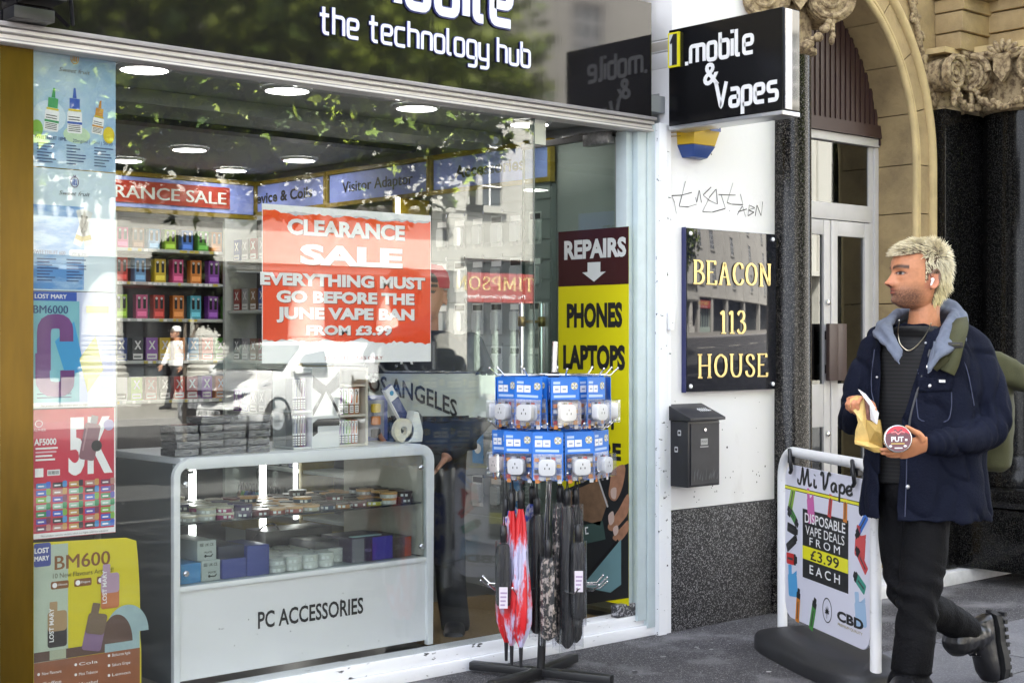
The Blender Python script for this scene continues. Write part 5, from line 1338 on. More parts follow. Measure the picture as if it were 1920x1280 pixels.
AY, AB = mat('alarm_yellow', (.62, .40, .012), .35), mat('alarm_blue', (.02, .06, .24), .35)
g = MB()
def hexa(z, w0, xr, dp): return [(5.42 - w0, -.001, z), (5.42 - w0 * .55, -dp, z), (5.42 + xr * .75, -dp, z), (5.42 + xr, -.001, z)]
g.loft([hexa(2.352, .055, .17, .085), hexa(2.56, .07, .27, .11)], AY)
for k in range(4): g.flat(block((-.05, 2.385 + k * .018, .0, 2.389 + k * .018)), ((5.345, -.045, 0), Vector((.055, -.084, 0)), FZ), .010, mat('alarm_vent', (.25, .15, .01), .5))
g.build('cover', ab, bevel=.003)
g = MB(); g.loft([hexa(2.292, .02, .125, .065), hexa(2.3505, .056, .172, .088)], AB); g.build('strobe_base', ab, bevel=.003)
g = MB(); g.flat(block((5.48, 2.42, 5.56, 2.475)), ((0, -.1115, 0), FX, FZ), .0, AB); g.flat(block((5.49, 2.435, 5.545, 2.455)), ((0, -.1115, 0), FX, FZ), .0008, PRINTW); g.build('emblem', ab)

# ================================================================== PAVEMENT SIGN
A0, A1 = at(1467, 1203, Z=0), at(1642, 1290, Z=0)
aU = (A1 - A0); AW = aU.length; aU.normalize(); aN = aU.cross(Vector(FZ))
sb = thing('pavement_sign', 'white framed swing pavement sign for vape deals on a black base', 'pavement sign', ((A0 + A1) / 2))
g = MB()
fp = [(0, .05), (0, .76)] + [(.13 - .13 * math.cos(a), .76 + .135 * math.sin(a)) for a in [PI / 2 * k / 7 for k in range(1, 8)]]
fp = fp + [(AW - x, z) for x, z in fp[::-1]]
g.tube([A0 + aU * x + Vector((0, 0, z)) for x, z in fp], .0235, mat('frame_white_enamel', (.74, .74, .74), .35, col2=(.5, .5, .5), lo=.62, hi=.75, vs=30), 14); g.build('frame', sb, smooth=50)
BASEM = mat('recycled_rubber', (.012, .012, .014), .5, bump=.2, bs=140)
g = MB(); rings = []
for s_, z, sc_ in ((-1, .0, 1.0), (-1, .045, 1.0), (-1, .062, .97)):
    rings.append([A0 + aU * (AW / 2 + (AW / 2 + .05) * sc_ * (abs(math.cos(a)) ** .55) * (1 if math.cos(a) > 0 else -1)) + aN * (.205 * sc_ * (abs(math.sin(a)) ** .8) * (1 if math.sin(a) > 0 else -1)) + Vector((0, 0, z + .001)) for a in [2 * PI * k / 48 for k in range(48)]])
rings.append([(A0 + aU * AW / 2 + (p - A0 - aU * AW / 2) * .70) * 1.0 for p in rings[-1]]); rings[-1] = [Vector((p.x, p.y, .098)) for p in rings[-1]]
g.loft(rings, BASEM); g.build('base', sb, smooth=45)
# panel: rounded sheet hung between the posts
pw, pb, ptop = AW - .085, .135, .835
fr = (A0 + aU * .042 + aN * .004, aU, FZ)
SGP = mat('sign_sheet', (.70, .70, .80), .3)
g = MB(); g.prism(rrect(0, pb, pw, ptop, .075, 7), (A0 + aU * .042 - aN * .004, aU, FZ), .008, SGP)
S = lambda x, z: (x * pw, pb + z * (ptop - pb))
def sflat(L, h, m): g.flat([S(*p) for p in L], fr, h, m)
def stext(txt, cx, zb, wd, hh, m, h=.0014, bo=.0): g.fit(txt, (fr[0] + aU * cx * pw + Vector((0, 0, pb + zb * (ptop - pb))), aU, FZ), wd * pw, hh * (ptop - pb), m, h, bo)
SY = mat('sheet_yellow', (.80, .76, .01), .3)
sflat([(.0, .835), (1, .835), (1, .862), (0, .862)], .0006, PRINTK); sflat([(.0, .840), (1, .840), (1, .857), (0, .857)], .0012, SY)
# brush lettering Mi Vape
bw = sum(BRUSH[c][0] + .03 for c in 'Mi Vape')
k = .66 * pw / (bw * .072)
strokes(g, BRUSH, 'Mi Vape', (fr[0] + aU * .17 * pw + Vector((0, 0, pb + .888 * (ptop - pb))), aU, FZ), .072, .10, PRINTK, h=.0008, gap=.03, xs=k, nib=(.13, .27), curve=True)
sflat([(.23, .295), (.77, .295), (.77, .735), (.23, .735)], .0006, PRINTK); sflat([(.23, .415), (.77, .415), (.77, .50), (.23, .50)], .0012, SY)
for txt, zb, wd, hh, m in (('DISPOSABLE', .652, .48, .062, PRINTW), ('VAPE DEALS', .578, .46, .058, PRINTW), ('£3.99', .425, .34, .064, PRINTK), ('F R O M', .515, .36, .050, PRINTW), ('E A C H', .335, .36, .056, PRINTW)): stext(txt, .50, zb, wd, hh, m, .002, .012)
def vape(cx, cz, ang, L, wd, m, kind=0):
    L *= 1.2; wd *= 1.35
    U = aU * math.cos(ang) + Vector((0, 0, math.sin(ang))); V = aU * -math.sin(ang) + Vector((0, 0, math.cos(ang)))
    f = (fr[0] + aU * cx * pw + Vector((0, 0, pb + cz * (ptop - pb))), U, V)
    if kind == 0:
        g.flat(rrect(-wd / 2, -L / 2, wd / 2, L * .22, wd * .15), f, .0008, m); g.flat(rrect(-wd / 2, L * .20, wd / 2, L * .38, wd * .1), f, .0014, PRINTK); g.flat(rrect(-wd * .32, L * .36, wd * .32, L * .5, wd * .1), f, .0012, PRINTK); g.ribbon([(0, -L * .4), (0, L * .1)], wd * .2, f, PRINTW if False else mat('print_dim', (.05, .05, .05), .4), .0016)
    else:
        g.flat(rrect(-wd * .5, -L * .5, wd * .5, L * .22, wd * .14), f, .0008, m); g.flat(rrect(-wd * .42, L * .2, -wd * .05, L * .5, wd * .06), f, .0008, m); g.flat([(wd * .0, L * .2), (wd * .5, L * .2), (wd * .5, L * .34)], f, .0008, m)
VC = lambda n: mat('sheet_' + n, {'lime': (.22, .42, .02), 'pink': (.60, .12, .38), 'red': (.60, .05, .06), 'orange': (.62, .20, .01), 'blue': (.03, .16, .60), 'green': (.06, .26, .05), 'black': (.015, .015, .017), 'scarlet': (.58, .02, .02), 'coral': (.62, .07, .07), 'teal': (.04, .30, .22), 'sky': (.08, .36, .68), 'ice': (.35, .52, .72)}[n], .35)
for a in ((.08, .755, 2.75, .12, .036, 'lime', 0), (.33, .765, .15, .13, .055, 'pink', 1), (.56, .765, 2.95, .12, .026, 'red', 0), (.735, .76, 3.1, .12, .028, 'orange', 0), (.91, .72, 2.35, .12, .028, 'blue', 0), (.11, .665, 4.1, .11, .03, 'green', 0), (.10, .58, 4.6, .10, .032, 'black', 0),
          (.09, .49, 5.2, .11, .03, 'black', 0), (.09, .385, 4.75, .10, .038, 'scarlet', 0), (.10, .245, .1, .12, .075, 'sky', 1), (.17, .10, 6.15, .13, .03, 'orange', 0), (.36, .085, 5.95, .13, .032, 'green', 0), (.90, .625, -.12, .11, .07, 'coral', 1), (.91, .525, .85, .11, .03, 'red', 0), (.89, .39, 1.1, .10, .034, 'teal', 0), (.90, .23, .15, .12, .075, 'ice', 1)): vape(*a[:5], VC(a[5]), a[6])
f = (fr[0] + aU * .53 * pw + Vector((0, 0, pb + .145 * (ptop - pb))), aU, FZ)
g.ribbon([(.045 * math.cos(a), .052 * math.sin(a)) for a in [2 * PI * k / 28 for k in range(28)]], .005, f, PRINTK, .0012, closed=True)
for k in range(7):                                                        # the leaf badge
    a = PI / 2 + (k - 3) * .52; L = .034 - .004 * abs(k - 3); c, s_ = math.cos(a), math.sin(a)
    g.flat([(0, -.012), (.45 * L * c - .004 * s_, .45 * L * s_ - .012 + .004 * c), (L * c, L * s_ - .012), (.45 * L * c + .004 * s_, .45 * L * s_ - .012 - .004 * c)], f, .0012 + k * .0002, PRINTK)
g.ribbon([(0, -.012), (0, -.035)], .003, f, PRINTK, .003)
stext('CBD', .79, .115, .29, .062, PRINTK, .0014, .045); stext('PREMIUM QUALITY', .79, .082, .27, .016, mat('print_ochre', (.30, .22, .01), .4), .0014)
g.build('sign_panel', sb)
for cx in (.16, .84):
    g = MB(); p = A0 + aU * cx * AW + Vector((0, 0, .862)) + aN * .01
    g.obox(Matrix.Translation(p) @ Matrix((( *aU, 0),)[0:1] + ((*aN, 0), (0, 0, 1, 0), (0, 0, 0, 1))).transposed() if False else Matrix.Translation(p), .035, .04, .03, BLACKP)
    g.tube([p + Vector((0, 0, .03)) + aU * -.025, p + Vector((0, 0, .045)) + aN * .02, p + aU * .02 + aN * .025, p + Vector((0, 0, -.045)) + aU * .02 + aN * .02, p + Vector((0, 0, -.06)) - aU * .01 + aN * .012], .009, BLACKP, 8)
    g.build('hook', sb, smooth=50)

# ================================================================== REVOLVING RACK with adapters and umbrellas
RB = at(1013, 1272, Z=0)
RT = at(1041, 640, d=6.12)
rk = thing('display_rack', 'chrome revolving display rack with hooked arms on a black post outside the door', 'display rack', RB)
RD = (RT - Vector((RB.x, RB.y, 0))); RD = RD / RD.z
axis_at = lambda z: Vector((RB.x, RB.y, 0)) + RD * z
BLK = mat('rack_black', (.012, .012, .013), .4)
g = MB(); g.tube([axis_at(.0), axis_at(.50)], .017, BLK, 16)
g.build('lower_post', rk, smooth=50)
g = MB(); g.tube([axis_at(.50), axis_at(1.40)], .0115, CHROME, 16); g.build('pole', rk, smooth=50)
g = MB()
for a in (.35, 2.0, 3.3, 5.1): 
    d = Vector((math.cos(a), math.sin(a), 0)); p = axis_at(.03)
    M = Matrix.Translation(p + d * .16) @ Matrix.Rotation(a, 4, 'Z'); g.obox(M, .32, .045, .035, BLK)
g.build('base', rk, bevel=.006)
HK = []
right = Vector((ST, -CT, 0)); toward = Vector((-CT, -ST, 0))              # as seen by someone facing the rack from the kerb
def arms(z, angs, L, name, rh):
    g = MB(); c = axis_at(z)
    g.tube([c + Vector((rh * math.cos(a), rh * math.sin(a), 0)) for a in [2 * PI * k / 24 for k in range(25)]], .005, CHROME, 6)
    g.lathe([(.012, -.012), (.024, -.012), (.024, .012), (.012, .012)], c, BLK, 16, cap=False)
    for k in range(6):
        a = PI * k / 3 + .2; g.tube([c, c + Vector((rh * math.cos(a), rh * math.sin(a), 0))], .003, CHROME, 6)
    g.build(name, rk, smooth=50)
    for a in angs:
        d = right * math.cos(a) + toward * math.sin(a); b = c + d * rh
        g = MB(); g.tube([b, b + d * (L - rh - .03), b + d * (L - rh) + Vector((0, 0, .028))], .0036, CHROME, 7); g.ell(b + d * (L - rh) + Vector((0, 0, .028)), (.0052,) * 3, CHROME, 8, 6); g.build('hook_arm', rk, smooth=50)
arms(1.262, [rad(d) for d in (8, 42, 80, 118, 150, 178, 208, 240, 275, 310, 338)], .265, 'arm_ring', .075)
arms(1.045, [rad(d) for d in (-5, 28, 62, 95, 128, 160, 190, 222, 260, 300, 335)], .265, 'arm_ring', .075)
arms(.848, [rad(d) for d in (-12, 10, 40, 75, 110, 145, 178, 200, 230, 260, 290, 320)], .255, 'arm_ring', .07)
arms(.388, [rad(d) for d in (-8, 15, 35, 60, 150, 172, 195, 340, 120)], .265, 'arm_ring', .05)
# blister packs
ABL = mat('adapter_card_blue', (.02, .17, .62), .3); APH = mat('adapter_card_photo', (.60, .58, .62), .35, var=.35, vs=55); BLI = glass('blister', (.93, .94, .97), .10, .05)
ADW = mat('adapter_white', (.78, .77, .74), .3); ADP = mat('adapter_pinkish', (.74, .64, .58), .3)
g0 = MB(); fr = ((0, 0, 0), FX, FZ)
w2, hh = .062, .195
g0.prism(rrect(-w2, -hh, w2, 0, .006), ((0, .0008, 0), FX, FZ), .0016, ABL); ACARD = g0
g0.flat(block((-w2 + .004, -hh + .004, w2 - .004, -.088)), fr, .0008, APH)
g0.flat(block((-.052, -.060, -.022, -.032)), fr, .0012, PRINTW); g0.flat(block((-.019, -.060, .010, -.032)), fr, .0012, PRINTW)
for x in (-.045, -.012): g0.flat(block((x, -.049, x + .016, -.044)), fr, .0018, mat('print_steel', (.2, .25, .4), .4))
g0.flat(block((-.052, -.026, -.022, -.016)), fr, .0012, mat('print_paleblue', (.45, .58, .8), .4)); g0.flat(block((-.050, -.080, .045, -.070)), fr, .0012, mat('print_paleblue', (.45, .58, .8), .4))
g0.disc((.040, -.034), .015, fr, .0012, mat('print_sun', (.65, .58, .25), .4), 14)
for k in range(8): g0.ribbon([(.040, -.034), (.040 + .016 * math.cos(k * PI / 4), -.034 + .016 * math.sin(k * PI / 4))], .003, fr, PRINTW if k % 2 else mat('print_steel', (.2, .25, .4), .4), .0016 + .0002 * k)
tl = [(.62, .22, .05), (.62, .6, .6), (.05, .05, .06), (.5, .06, .05), (.68, .66, .64), (.55, .32, .06), (.12, .16, .35)]
for k in range(17):
    ex = [-.052, -.052, -.052, -.052, .036, .036, .036, .036, -.03, -.008, .014, -.03, -.008, .014, -.05, .04, .0][k]; ez = [-.105, -.128, -.15, -.172, -.105, -.128, -.15, -.172, -.100, -.100, -.100, -.18, -.18, -.18, -.19, -.19, -.19][k]
    g0.flat(rrect(ex, ez - .015, ex + .017, ez, .002), fr, .0012, mat('flag_tile_%d' % (k % 7), tl[k % 7], .4))
def adapter_pack(white):
    o = thing('adapter_pack', 'x', 'adapter pack', (0, 0, 0))
    ACARD.build('card', o, local=True)
    g = MB(); g.prism(rrect(-.034, -.172, .034, -.108, .018, 5), ((0, -.003, 0), FX, FZ), .034, ADW if white else ADP)
    for x, z in ((0, -.128), (-.009, -.143), (.009, -.143)): g.flat(block((x - .002, z - .004, x + .002, z + .004)), ((0, -.037, 0), FX, FZ), .0006, PRINTK)
    g.build('adapter', o, bevel=.004, local=True)
    g = MB(); g.prism(rrect(-.052, -.186, .052, -.094, .008), ((0, -.0022, 0), FX, FZ), .040, BLI, back=False); g.build('blister', o, local=True)
    return o
proto = {True: adapter_pack(True), False: adapter_pack(False)}; used = {True: False, False: False}
def put_pack(z, ang, rad_, tilt, white, lab, dz=0.0, yaw=0.0):
    d = right * math.cos(ang) + toward * math.sin(ang)
    p = axis_at(z) + d * rad_ + Vector((0, 0, dz))
    rz = math.atan2(d.y, d.x) + PI / 2 + yaw                              # the card faces outwards along the arm
    M = Matrix.Translation(p) @ Matrix.Rotation(rz, 4, 'Z') @ Matrix.Rotation(tilt, 4, 'Y')
    pr = proto[white]
    if not used[white]: used[white] = True; pr.matrix_world = M; ROOTM[pr.name] = M; pr['label'] = lab; pr['group'] = 'travel adapter packs on the rack'
    else: dup(pr, M, lab, 'travel adapter packs on the rack')
n = 0
for z, angs, nm in ((1.262, (178, 150, 118, 80, 42, 8), 'top'), (1.045, (190, 160, 128, 95, 62, 28), 'second')):
    for i, dg in enumerate(angs):
        for k in range(3 if 55 < dg < 130 else 2):
            put_pack(z, rad(dg), .225 - .032 * k, R.uniform(-.05, .05), not (i == 1 and nm == 'second' and k == 0), 'blue travel adapter pack, %s from left on the %s tier, %s on its arm' % (ORD[i], nm, ['outermost', 'second', 'third'][k]), -.006, R.uniform(-.32, .32))
for z, angs, nm in ((1.262, (208, 240, 275, 310, 338), 'top'), (1.045, (222, 260, 300, 335), 'second')):
    for i, dg in enumerate(angs): put_pack(z, rad(dg), .20, R.uniform(-.05, .05), True, 'blue travel adapter pack on the far side of the %s tier, %s arm round' % (nm, ORD[i]), -.006)
# umbrellas hanging by their cords from the third tier
UB = mat('umbrella_black', (.014, .014, .016), .55, var=.3, vs=30); UR = mat('umbrella_red', (.62, .02, .02), .45, var=.2, vs=12, st=(1, 1, .2)); UP = mat('umbrella_pattern', (.02, .02, .02), .5, col2=(.50, .42, .36), lo=.5, hi=.56, vs=60, st=(1, 1, .7))
UJ = mat('umbrella_flag', (.04, .08, .42), .5, col2=(.62, .58, .62), lo=.46, hi=.54, vs=22, st=(1, 1, .6)); UPK = mat('umbrella_pink_red', (.58, .015, .02), .45, col2=(.50, .48, .66), lo=.53, hi=.58, vs=9, st=(1, 1, .3)); SLV = glass('plastic_sleeve', (.90, .90, .92), .10, .08)
def umbrella(kind, px, ztop, zbot, depth, lab, rr=.026):
    """closed umbrella: cord, handle, furled canopy with folds, tip"""
    c = axis_at(.6); p = c + right * ((px - 1027) / FPX * 6.1) + toward * depth
    o = thing('umbrella', lab, 'umbrella', (p.x, p.y, zbot), group='umbrellas hanging from the rack')
    g = MB(); g.tube([Vector((p.x - .004, p.y, ztop)), Vector((p.x, p.y, .847)), Vector((p.x + .006, p.y, ztop))], .0028, BLACKP, 6); g.build('cord', o, smooth=50)
    g = MB(); g.lathe([(.010, ztop - .075), (.014, ztop - .07), (.015, ztop - .01), (.010, ztop)], (p.x, p.y, 0), BLACKP, 14); g.build('handle', o, smooth=40)
    rings = []; zt = ztop - .075; N = 40
    hgt = zt - zbot
    for t, f in ((0, .45), (.04, .8), (.15, .95), (.35, 1.0), (.6, 1.02), (.8, .95), (.93, .9), (.97, .7), (1, .25)) if kind != 'long' else ((0, .3), (.1, .6), (.3, .8), (.5, .95), (.7, 1.25), (.82, 1.15), (.9, .8), (.97, .35), (1, .2)):
        z = zt - t * hgt * (1 if kind != 'long' else .88)
        rings.append([Vector((p.x, p.y, z)) + Vector((math.cos(a), math.sin(a), 0)) * rr * f * (1 + .24 * math.sin(7 * a + 5 * t + px) + .05 * math.sin(16 * a - 9 * t)) for a in [2 * PI * k / N for k in range(N)]])
    m = {'black': UB, 'red': UR, 'pattern': UP, 'flag': UJ, 'long': UPK}[kind]
    g = MB(); g.loft(rings, m); g.build('canopy', o, smooth=60)
    if kind == 'long':
        g = MB(); g.tube([Vector((p.x, p.y, zt - hgt * .87)), Vector((p.x, p.y, zbot))], [.009, .006], BLACKP, 8); g.build('tip', o, smooth=50)
    if 'tag' in lab:
        zz = zt - .10 - R.random() * .15; sw = toward * (rr + .006) 
        g = MB(); U = right; fr = (Vector((p.x, p.y, zz)) + sw, U, FZ); g.prism(block((-.017, -.055, .017, .03)), fr, .001, mat('tag_white', (.66, .60, .66), .4)); 
        for k in range(4): g.flat(block((-.012, -.045 + .016 * k, .006 + .003 * k, -.038 + .016 * k)), fr, .0016, mat('tag_print', (.35, .25, .4), .5))
        g.build('paper_tag', o)
    if kind in ('black', 'pattern'):
        g = MB(); g.lathe([(rr * 1.18, zbot - .02), (rr * 1.22, zbot + hgt * .5), (rr * 1.15, zt + .01)], (p.x, p.y, 0), SLV, 16, cap=False); g.build('plastic_sleeve', o, smooth=50)
U_ = [('flag', 962, .80, .36, .10, 'blue and white patterned umbrella at the left of the rack'), ('black', 946, .66, .33, .17, 'black umbrella with a white paper tag, leftmost on the rack'),
      ('long', 978, .80, .085, .16, 'long red and pink umbrella with pointed tip, nearest the rack post'), ('long', 961, .79, .09, .14, 'long red umbrella with pointed tip, behind the black one'), ('long', 951, .76, .10, .10, 'long red umbrella half hidden behind the leftmost black one'),
      ('black', 1008, .76, .20, .05, 'plain black umbrella just left of the chrome pole'), ('pattern', 1028, .60, .195, .16, 'black and cream patterned umbrella in a clear sleeve before the pole'), ('flag', 1000, .80, .40, -.02, 'blue umbrella with pale pattern behind the pole'),
      ('pattern', 1052, .81, .16, .06, 'leopard patterned umbrella just right of the pole'), ('black', 1064, .80, .15, .10, 'black folded umbrella in clear sleeve right of the patterned one'), ('black', 1080, .80, .165, .06, 'black folded umbrella second from the right of the rack'),
      ('black', 1084, .66, .27, .14, 'black umbrella with a pink paper tag at the right of the rack')]
for a in U_: umbrella(*a, rr=.028 if a[0] != 'long' else .031)
# ================================================================== PEOPLE: fused, tapered bodies
from mathutils.bvhtree import BVHTree
def fuse(mb, voxel, it=6, fac=.5):
    """one continuous skin out of overlapping volumes"""
    ob = mb.build('tmp')
    r = ob.modifiers.new('r', 'REMESH'); r.mode = 'VOXEL'; r.voxel_size = voxel; r.adaptivity = 0
    if it:
        s_ = ob.modifiers.new('s', 'SMOOTH'); s_.iterations = it; s_.factor = fac
    dg = bpy.context.evaluated_depsgraph_get(); dg.update()
    me = bpy.data.meshes.new_from_object(ob.evaluated_get(dg))
    old = ob.data; bpy.data.objects.remove(ob); bpy.data.meshes.remove(old)
    return me
def finish(me, name, mats, parent, smooth=True):
    me.materials.clear()
    for m in mats: me.materials.append(m)
    me.polygons.foreach_set('use_smooth', [smooth] * len(me.polygons))
    me.update()
    o = bpy.data.objects.new(name, me); COL.objects.link(o); o.parent = parent
    me.name = name
    return o
def ring(c, U, V, a, b, n=28, e=1.0):
    out = []
    for k in range(n):
        t = 2 * PI * k / n; ct, st = math.cos(t), math.sin(t)
        out.append(Vector(c) + Vector(U) * a * math.copysign(abs(ct) ** e, ct) + Vector(V) * b * math.copysign(abs(st) ** e, st))
    return out
def limb(mb, pts, rs, m, n=16, sub=5):
    P = spline(pts, sub); Q = spline([(r, 0) for r in rs], sub)
    mb.tube(P, [q[0] for q in Q], m, n)
    mb.ell(P[0], (rs[0],) * 3, m, 14, 8); mb.ell(P[-1], (rs[-1],) * 3, m, 14, 8)
def wrinkle(me, fn):
    me.update(); ns = [v.normal.copy() for v in me.vertices]
    for v, nn in zip(me.vertices, ns): v.co += nn * fn(v.co)
    me.update()
HR = [(.138, .02, -.03, .022), (.130, .055, -.058, .046), (.115, .082, -.078, .060), (.092, .104, -.091, .070), (.065, .117, -.096, .0755), (.035, .1195, -.096, .077), (.015, .114, -.094, .0765), (-.01, .112, -.089, .0745),
      (-.03, .116, -.080, .0715), (-.05, .120, -.068, .067), (-.072, .1195, -.055, .060), (-.092, .115, -.040, .050), (-.108, .100, -.025, .038), (-.118, .075, -.01, .02)]
def headpoint(z, a):
    """head surface in its own frame (forward, left, up): profile, brow, nose, lips, chin and eye sockets"""
    for i in range(len(HR) - 1):
        if HR[i][0] >= z >= HR[i + 1][0]:
            t = (HR[i][0] - z) / (HR[i][0] - HR[i + 1][0]); f, b, w_ = [HR[i][k] * (1 - t) + HR[i + 1][k] * t for k in (1, 2, 3)]; break
    else: f, b, w_ = HR[0][1:] if z > 0 else HR[-1][1:]
    mid = -.002 if z > -.04 else .005
    ca, sa = math.cos(a), math.sin(a)
    x = mid + ((f - mid) if ca > 0 else (mid - b)) * math.copysign(abs(ca) ** .92, ca); y = w_ * math.copysign(abs(sa) ** .88, sa)
    if ca > 0:
        G = lambda d, s: math.exp(-(d / s) ** 2)
        if -.040 < z < .034:                                              # nose: bridge to tip, then back to the lip
            k = (.034 - z) / .056
            h = .041 * min(1, k) ** 1.15 if z > -.022 else .041 * max(0, (z + .040) / .018) ** .6
            wd = .0095 + .010 * min(1, max(0, k)) ** 2
            x += h * G(y, wd)
            if z < -.008: x += .010 * G(abs(y) - .014, .006) * G(z + .022, .012)
        x += .006 * G(z - .036, .010) * G(abs(y) - .025, .026)            # brow ridge
        x -= .012 * G(z - .017, .011) * G(abs(y) - .032, .014)            # sockets
        x += .004 * G(z - .014, .006) * G(abs(y) - .031, .010)            # lids
        x += .0085 * G(z + .046, .0055) * G(y, .022) + .0095 * G(z + .058, .006) * G(y, .019)   # lips
        x -= .007 * G(z + .0515, .003) * G(y, .024)
        x -= .004 * G(z + .070, .007) * G(y, .02)
        x += .010 * G(z + .090, .013) * G(y, .018)                        # chin
        x += .004 * G(z + .005, .02) * G(abs(y) - .048, .018)             # cheekbone
    return x, y, z
def head(mb, O, F, S, m, sc_=1.0, ears=True):
    Zv = Vector(FZ); rings = []
    zs = [.138 - .256 * i / 84 for i in range(85)]
    for z in zs:
        rg = []
        for k in range(72):
            x, y, zz = headpoint(z, 2 * PI * k / 72); rg.append(O + (F * x + S * y + Zv * zz) * sc_)
        rings.append(rg)
    mb.loft(rings[::-1], m)
    if ears:
        for s in (-1, 1):
            c = O + (F * -.008 + S * (s * .081) + Zv * -.008) * sc_
            pts = [c + (F * (.019 * math.cos(t) - .007 * math.sin(t)) + Zv * (.035 * math.sin(t)) + S * s * (.010 + .004 * math.sin(t * .5))) * sc_ for t in [.3 + (2 * PI - 1.1) * i / 18 for i in range(19)]]
            mb.tube(pts, [.0052 * sc_] * 19, m, 8); mb.ell(c + (Zv * -.026 + S * s * .006 + F * .006) * sc_, (.008 * sc_,) * 3, m, 10, 8)
            for t in range(7): mb.ell(c + (F * (.002 - .004) + Zv * (-.018 + .006 * t) + S * s * .003) * sc_, (.011 * sc_, .011 * sc_, .009 * sc_), m, 10, 6)
def hand(mb, W, D, N, T, m, curl, s=1.0, spread=.010, tdir=None, tl=.060):
    """palm from wrist W along D (back of hand = N, thumb on side T); curl = bend per finger in radians over three joints"""
    D, N, T = D.normalized(), N.normalized(), T.normalized()
    mb.loft([ring(W + D * t * .095 * s, T, N, a * s, b * s, 18, .85) for t, a, b in ((0, .024, .019), (.2, .031, .018), (.5, .039, .016), (.8, .041, .0145), (1, .038, .012))], m)
    for i in range(4):
        L = (.072, .080, .075, .060)[i] * s; r = (.0088, .0090, .0086, .0076)[i] * s
        p = W + D * (.090 + (.0, .004, .001, -.006)[i]) * s + T * ((.029, .010, -.009, -.027)[i] * s)
        d = (D + T * (1.5 - i) * spread * 6).normalized(); pts = [p - D * .02 * s, p]; rs = [r * 1.05, r * 1.05]
        ax = d.cross(N).normalized(); c = curl[i] if isinstance(curl[i], (list, tuple)) else (curl[i] * .35, curl[i] * .4, curl[i] * .25)
        for j in range(3):
            q = Matrix.Rotation(-c[j], 3, ax); d = q @ d
            l = L * (.46, .31, .23)[j]
            pts += [pts[-1] + d * l * .5, pts[-1] + d * l]; rs += [r * (.97, .88, .80)[j], r * (1.0, .9, .70)[j]]
        mb.tube(pts, rs, m, 10); mb.ell(pts[-1], (rs[-1],) * 3, m, 10, 6)
    p = W + D * .022 * s + T * .024 * s; td = (tdir or (D * .7 + T * .7)).normalized()
    pts = [p, p + (td * .5 + T * .3).normalized() * .030 * s, p + (td * .9).normalized() * .030 * s + T * .009 * s + td * tl * .35 * s, p + td * (.030 + tl) * s + T * .006 * s]
    mb.tube(spline(pts, 4), [q[0] for q in spline([(.016 * s, 0), (.0125 * s, 0), (.0105 * s, 0), (.0078 * s, 0)], 4)], m, 10); mb.ell(pts[-1], (.0078 * s,) * 3, m, 10, 6)
RIGHT, AWAY, UP = Vector((ST, -CT, 0)), Vector((CT, ST, 0)), Vector(FZ)
def person_frame(px, d0):
    r0 = (px - 960) / FPX * d0
    O = Vector((0, CAMY, 0)) + RIGHT * r0 + AWAY * d0
    M = Matrix(((RIGHT.x, AWAY.x, 0, O.x), (RIGHT.y, AWAY.y, 0, O.y), (0, 0, 1, 0), (0, 0, 0, 1)))
    def L(px_, py, y=0.0):
        d = d0 + y
        return Vector(((px_ - 960) / FPX * d - r0, y, CAMZ + (640 - py) / FPX * d))
    return M, L
SKIN = mat('skin', (.5, .25, .15), .45, attr=True, spec=.35, bump=.08, bs=220)
SKIN.node_tree.nodes['Principled BSDF'].inputs['Subsurface Weight'].default_value = .12
SKIN.node_tree.nodes['Principled BSDF'].inputs['Subsurface Radius'].default_value = (.012, .005, .003)
DUMMY = mat('dummy', (.5, .5, .5))

# ------------------------------------------------------------------ the walking man
MM, L = person_frame(1720, 5.72)
man = thing('person', 'man with bleached hair in navy jacket holding a paper bag and round tin', 'person', M=MM)
bF = Vector((-.50, -.866, 0)); bS = Vector((.866, -.50, 0))              # chest direction, his left
hF = Vector((-.978, -.208, 0)).normalized(); hS = Vector((-hF.y, hF.x, 0)); hS = Vector((.208, -.978, 0)).normalized()
HO = L(1727, 521, -.01)
SL, EL_, WL = L(1822, 655, -.02), L(1858, 796, -.08), L(1748, 832, -.27)
SR, ER, WR = L(1652, 650, .10), L(1606, 786, .10), L(1610, 762, -.12)
HIPL, KNL, ANL = L(1742, 975, -.05), L(1722, 1120, -.12), L(1706, 1300, -.10)
HIPR, KNR, ANR = L(1682, 975, .08), L(1705, 1118, .02), L(1835, 1196, .30)
CH = L(1732, 760, .02)
g = MB()
head(g, HO, hF, hS, DUMMY)
limb(g, [HO + Vector((.028, .02, -.05)), L(1733, 590, .01), L(1733, 632, .03)], [.056, .058, .072], DUMMY, 20)
def torso(g, k, z0=.72, z1=1.50):
    tb = [(.72, .225, .135), (.85, .215, .132), (1.0, .205, .128), (1.15, .208, .130), (1.28, .215, .130), (1.37, .205, .118), (1.43, .165, .098), (1.475, .10, .08)]
    rg = []
    for z, a, b in tb:
        if z0 <= z <= z1: rg.append(ring(Vector((CH.x + (1.0 - z) * .02, CH.y, z)), bS, bF, a * k, b * k, 32, .86))
    g.loft(rg, DUMMY)
torso(g, .80, .86, 1.44)
limb(g, [SL, EL_, WL], [.055, .045, .03], DUMMY); limb(g, [SR, ER, WR], [.055, .045, .03], DUMMY)
limb(g, [L(1738, 940, -.02), L(1736, 1010, -.06), KNL, L(1714, 1205, -.14), L(1706, 1292, -.11)], [.07, .065, .05, .045, .04], DUMMY); limb(g, [L(1690, 940, .06), L(1690, 1010, .08), KNR, L(1765, 1150, .14), L(1812, 1180, .25)], [.07, .065, .05, .045, .038], DUMMY)
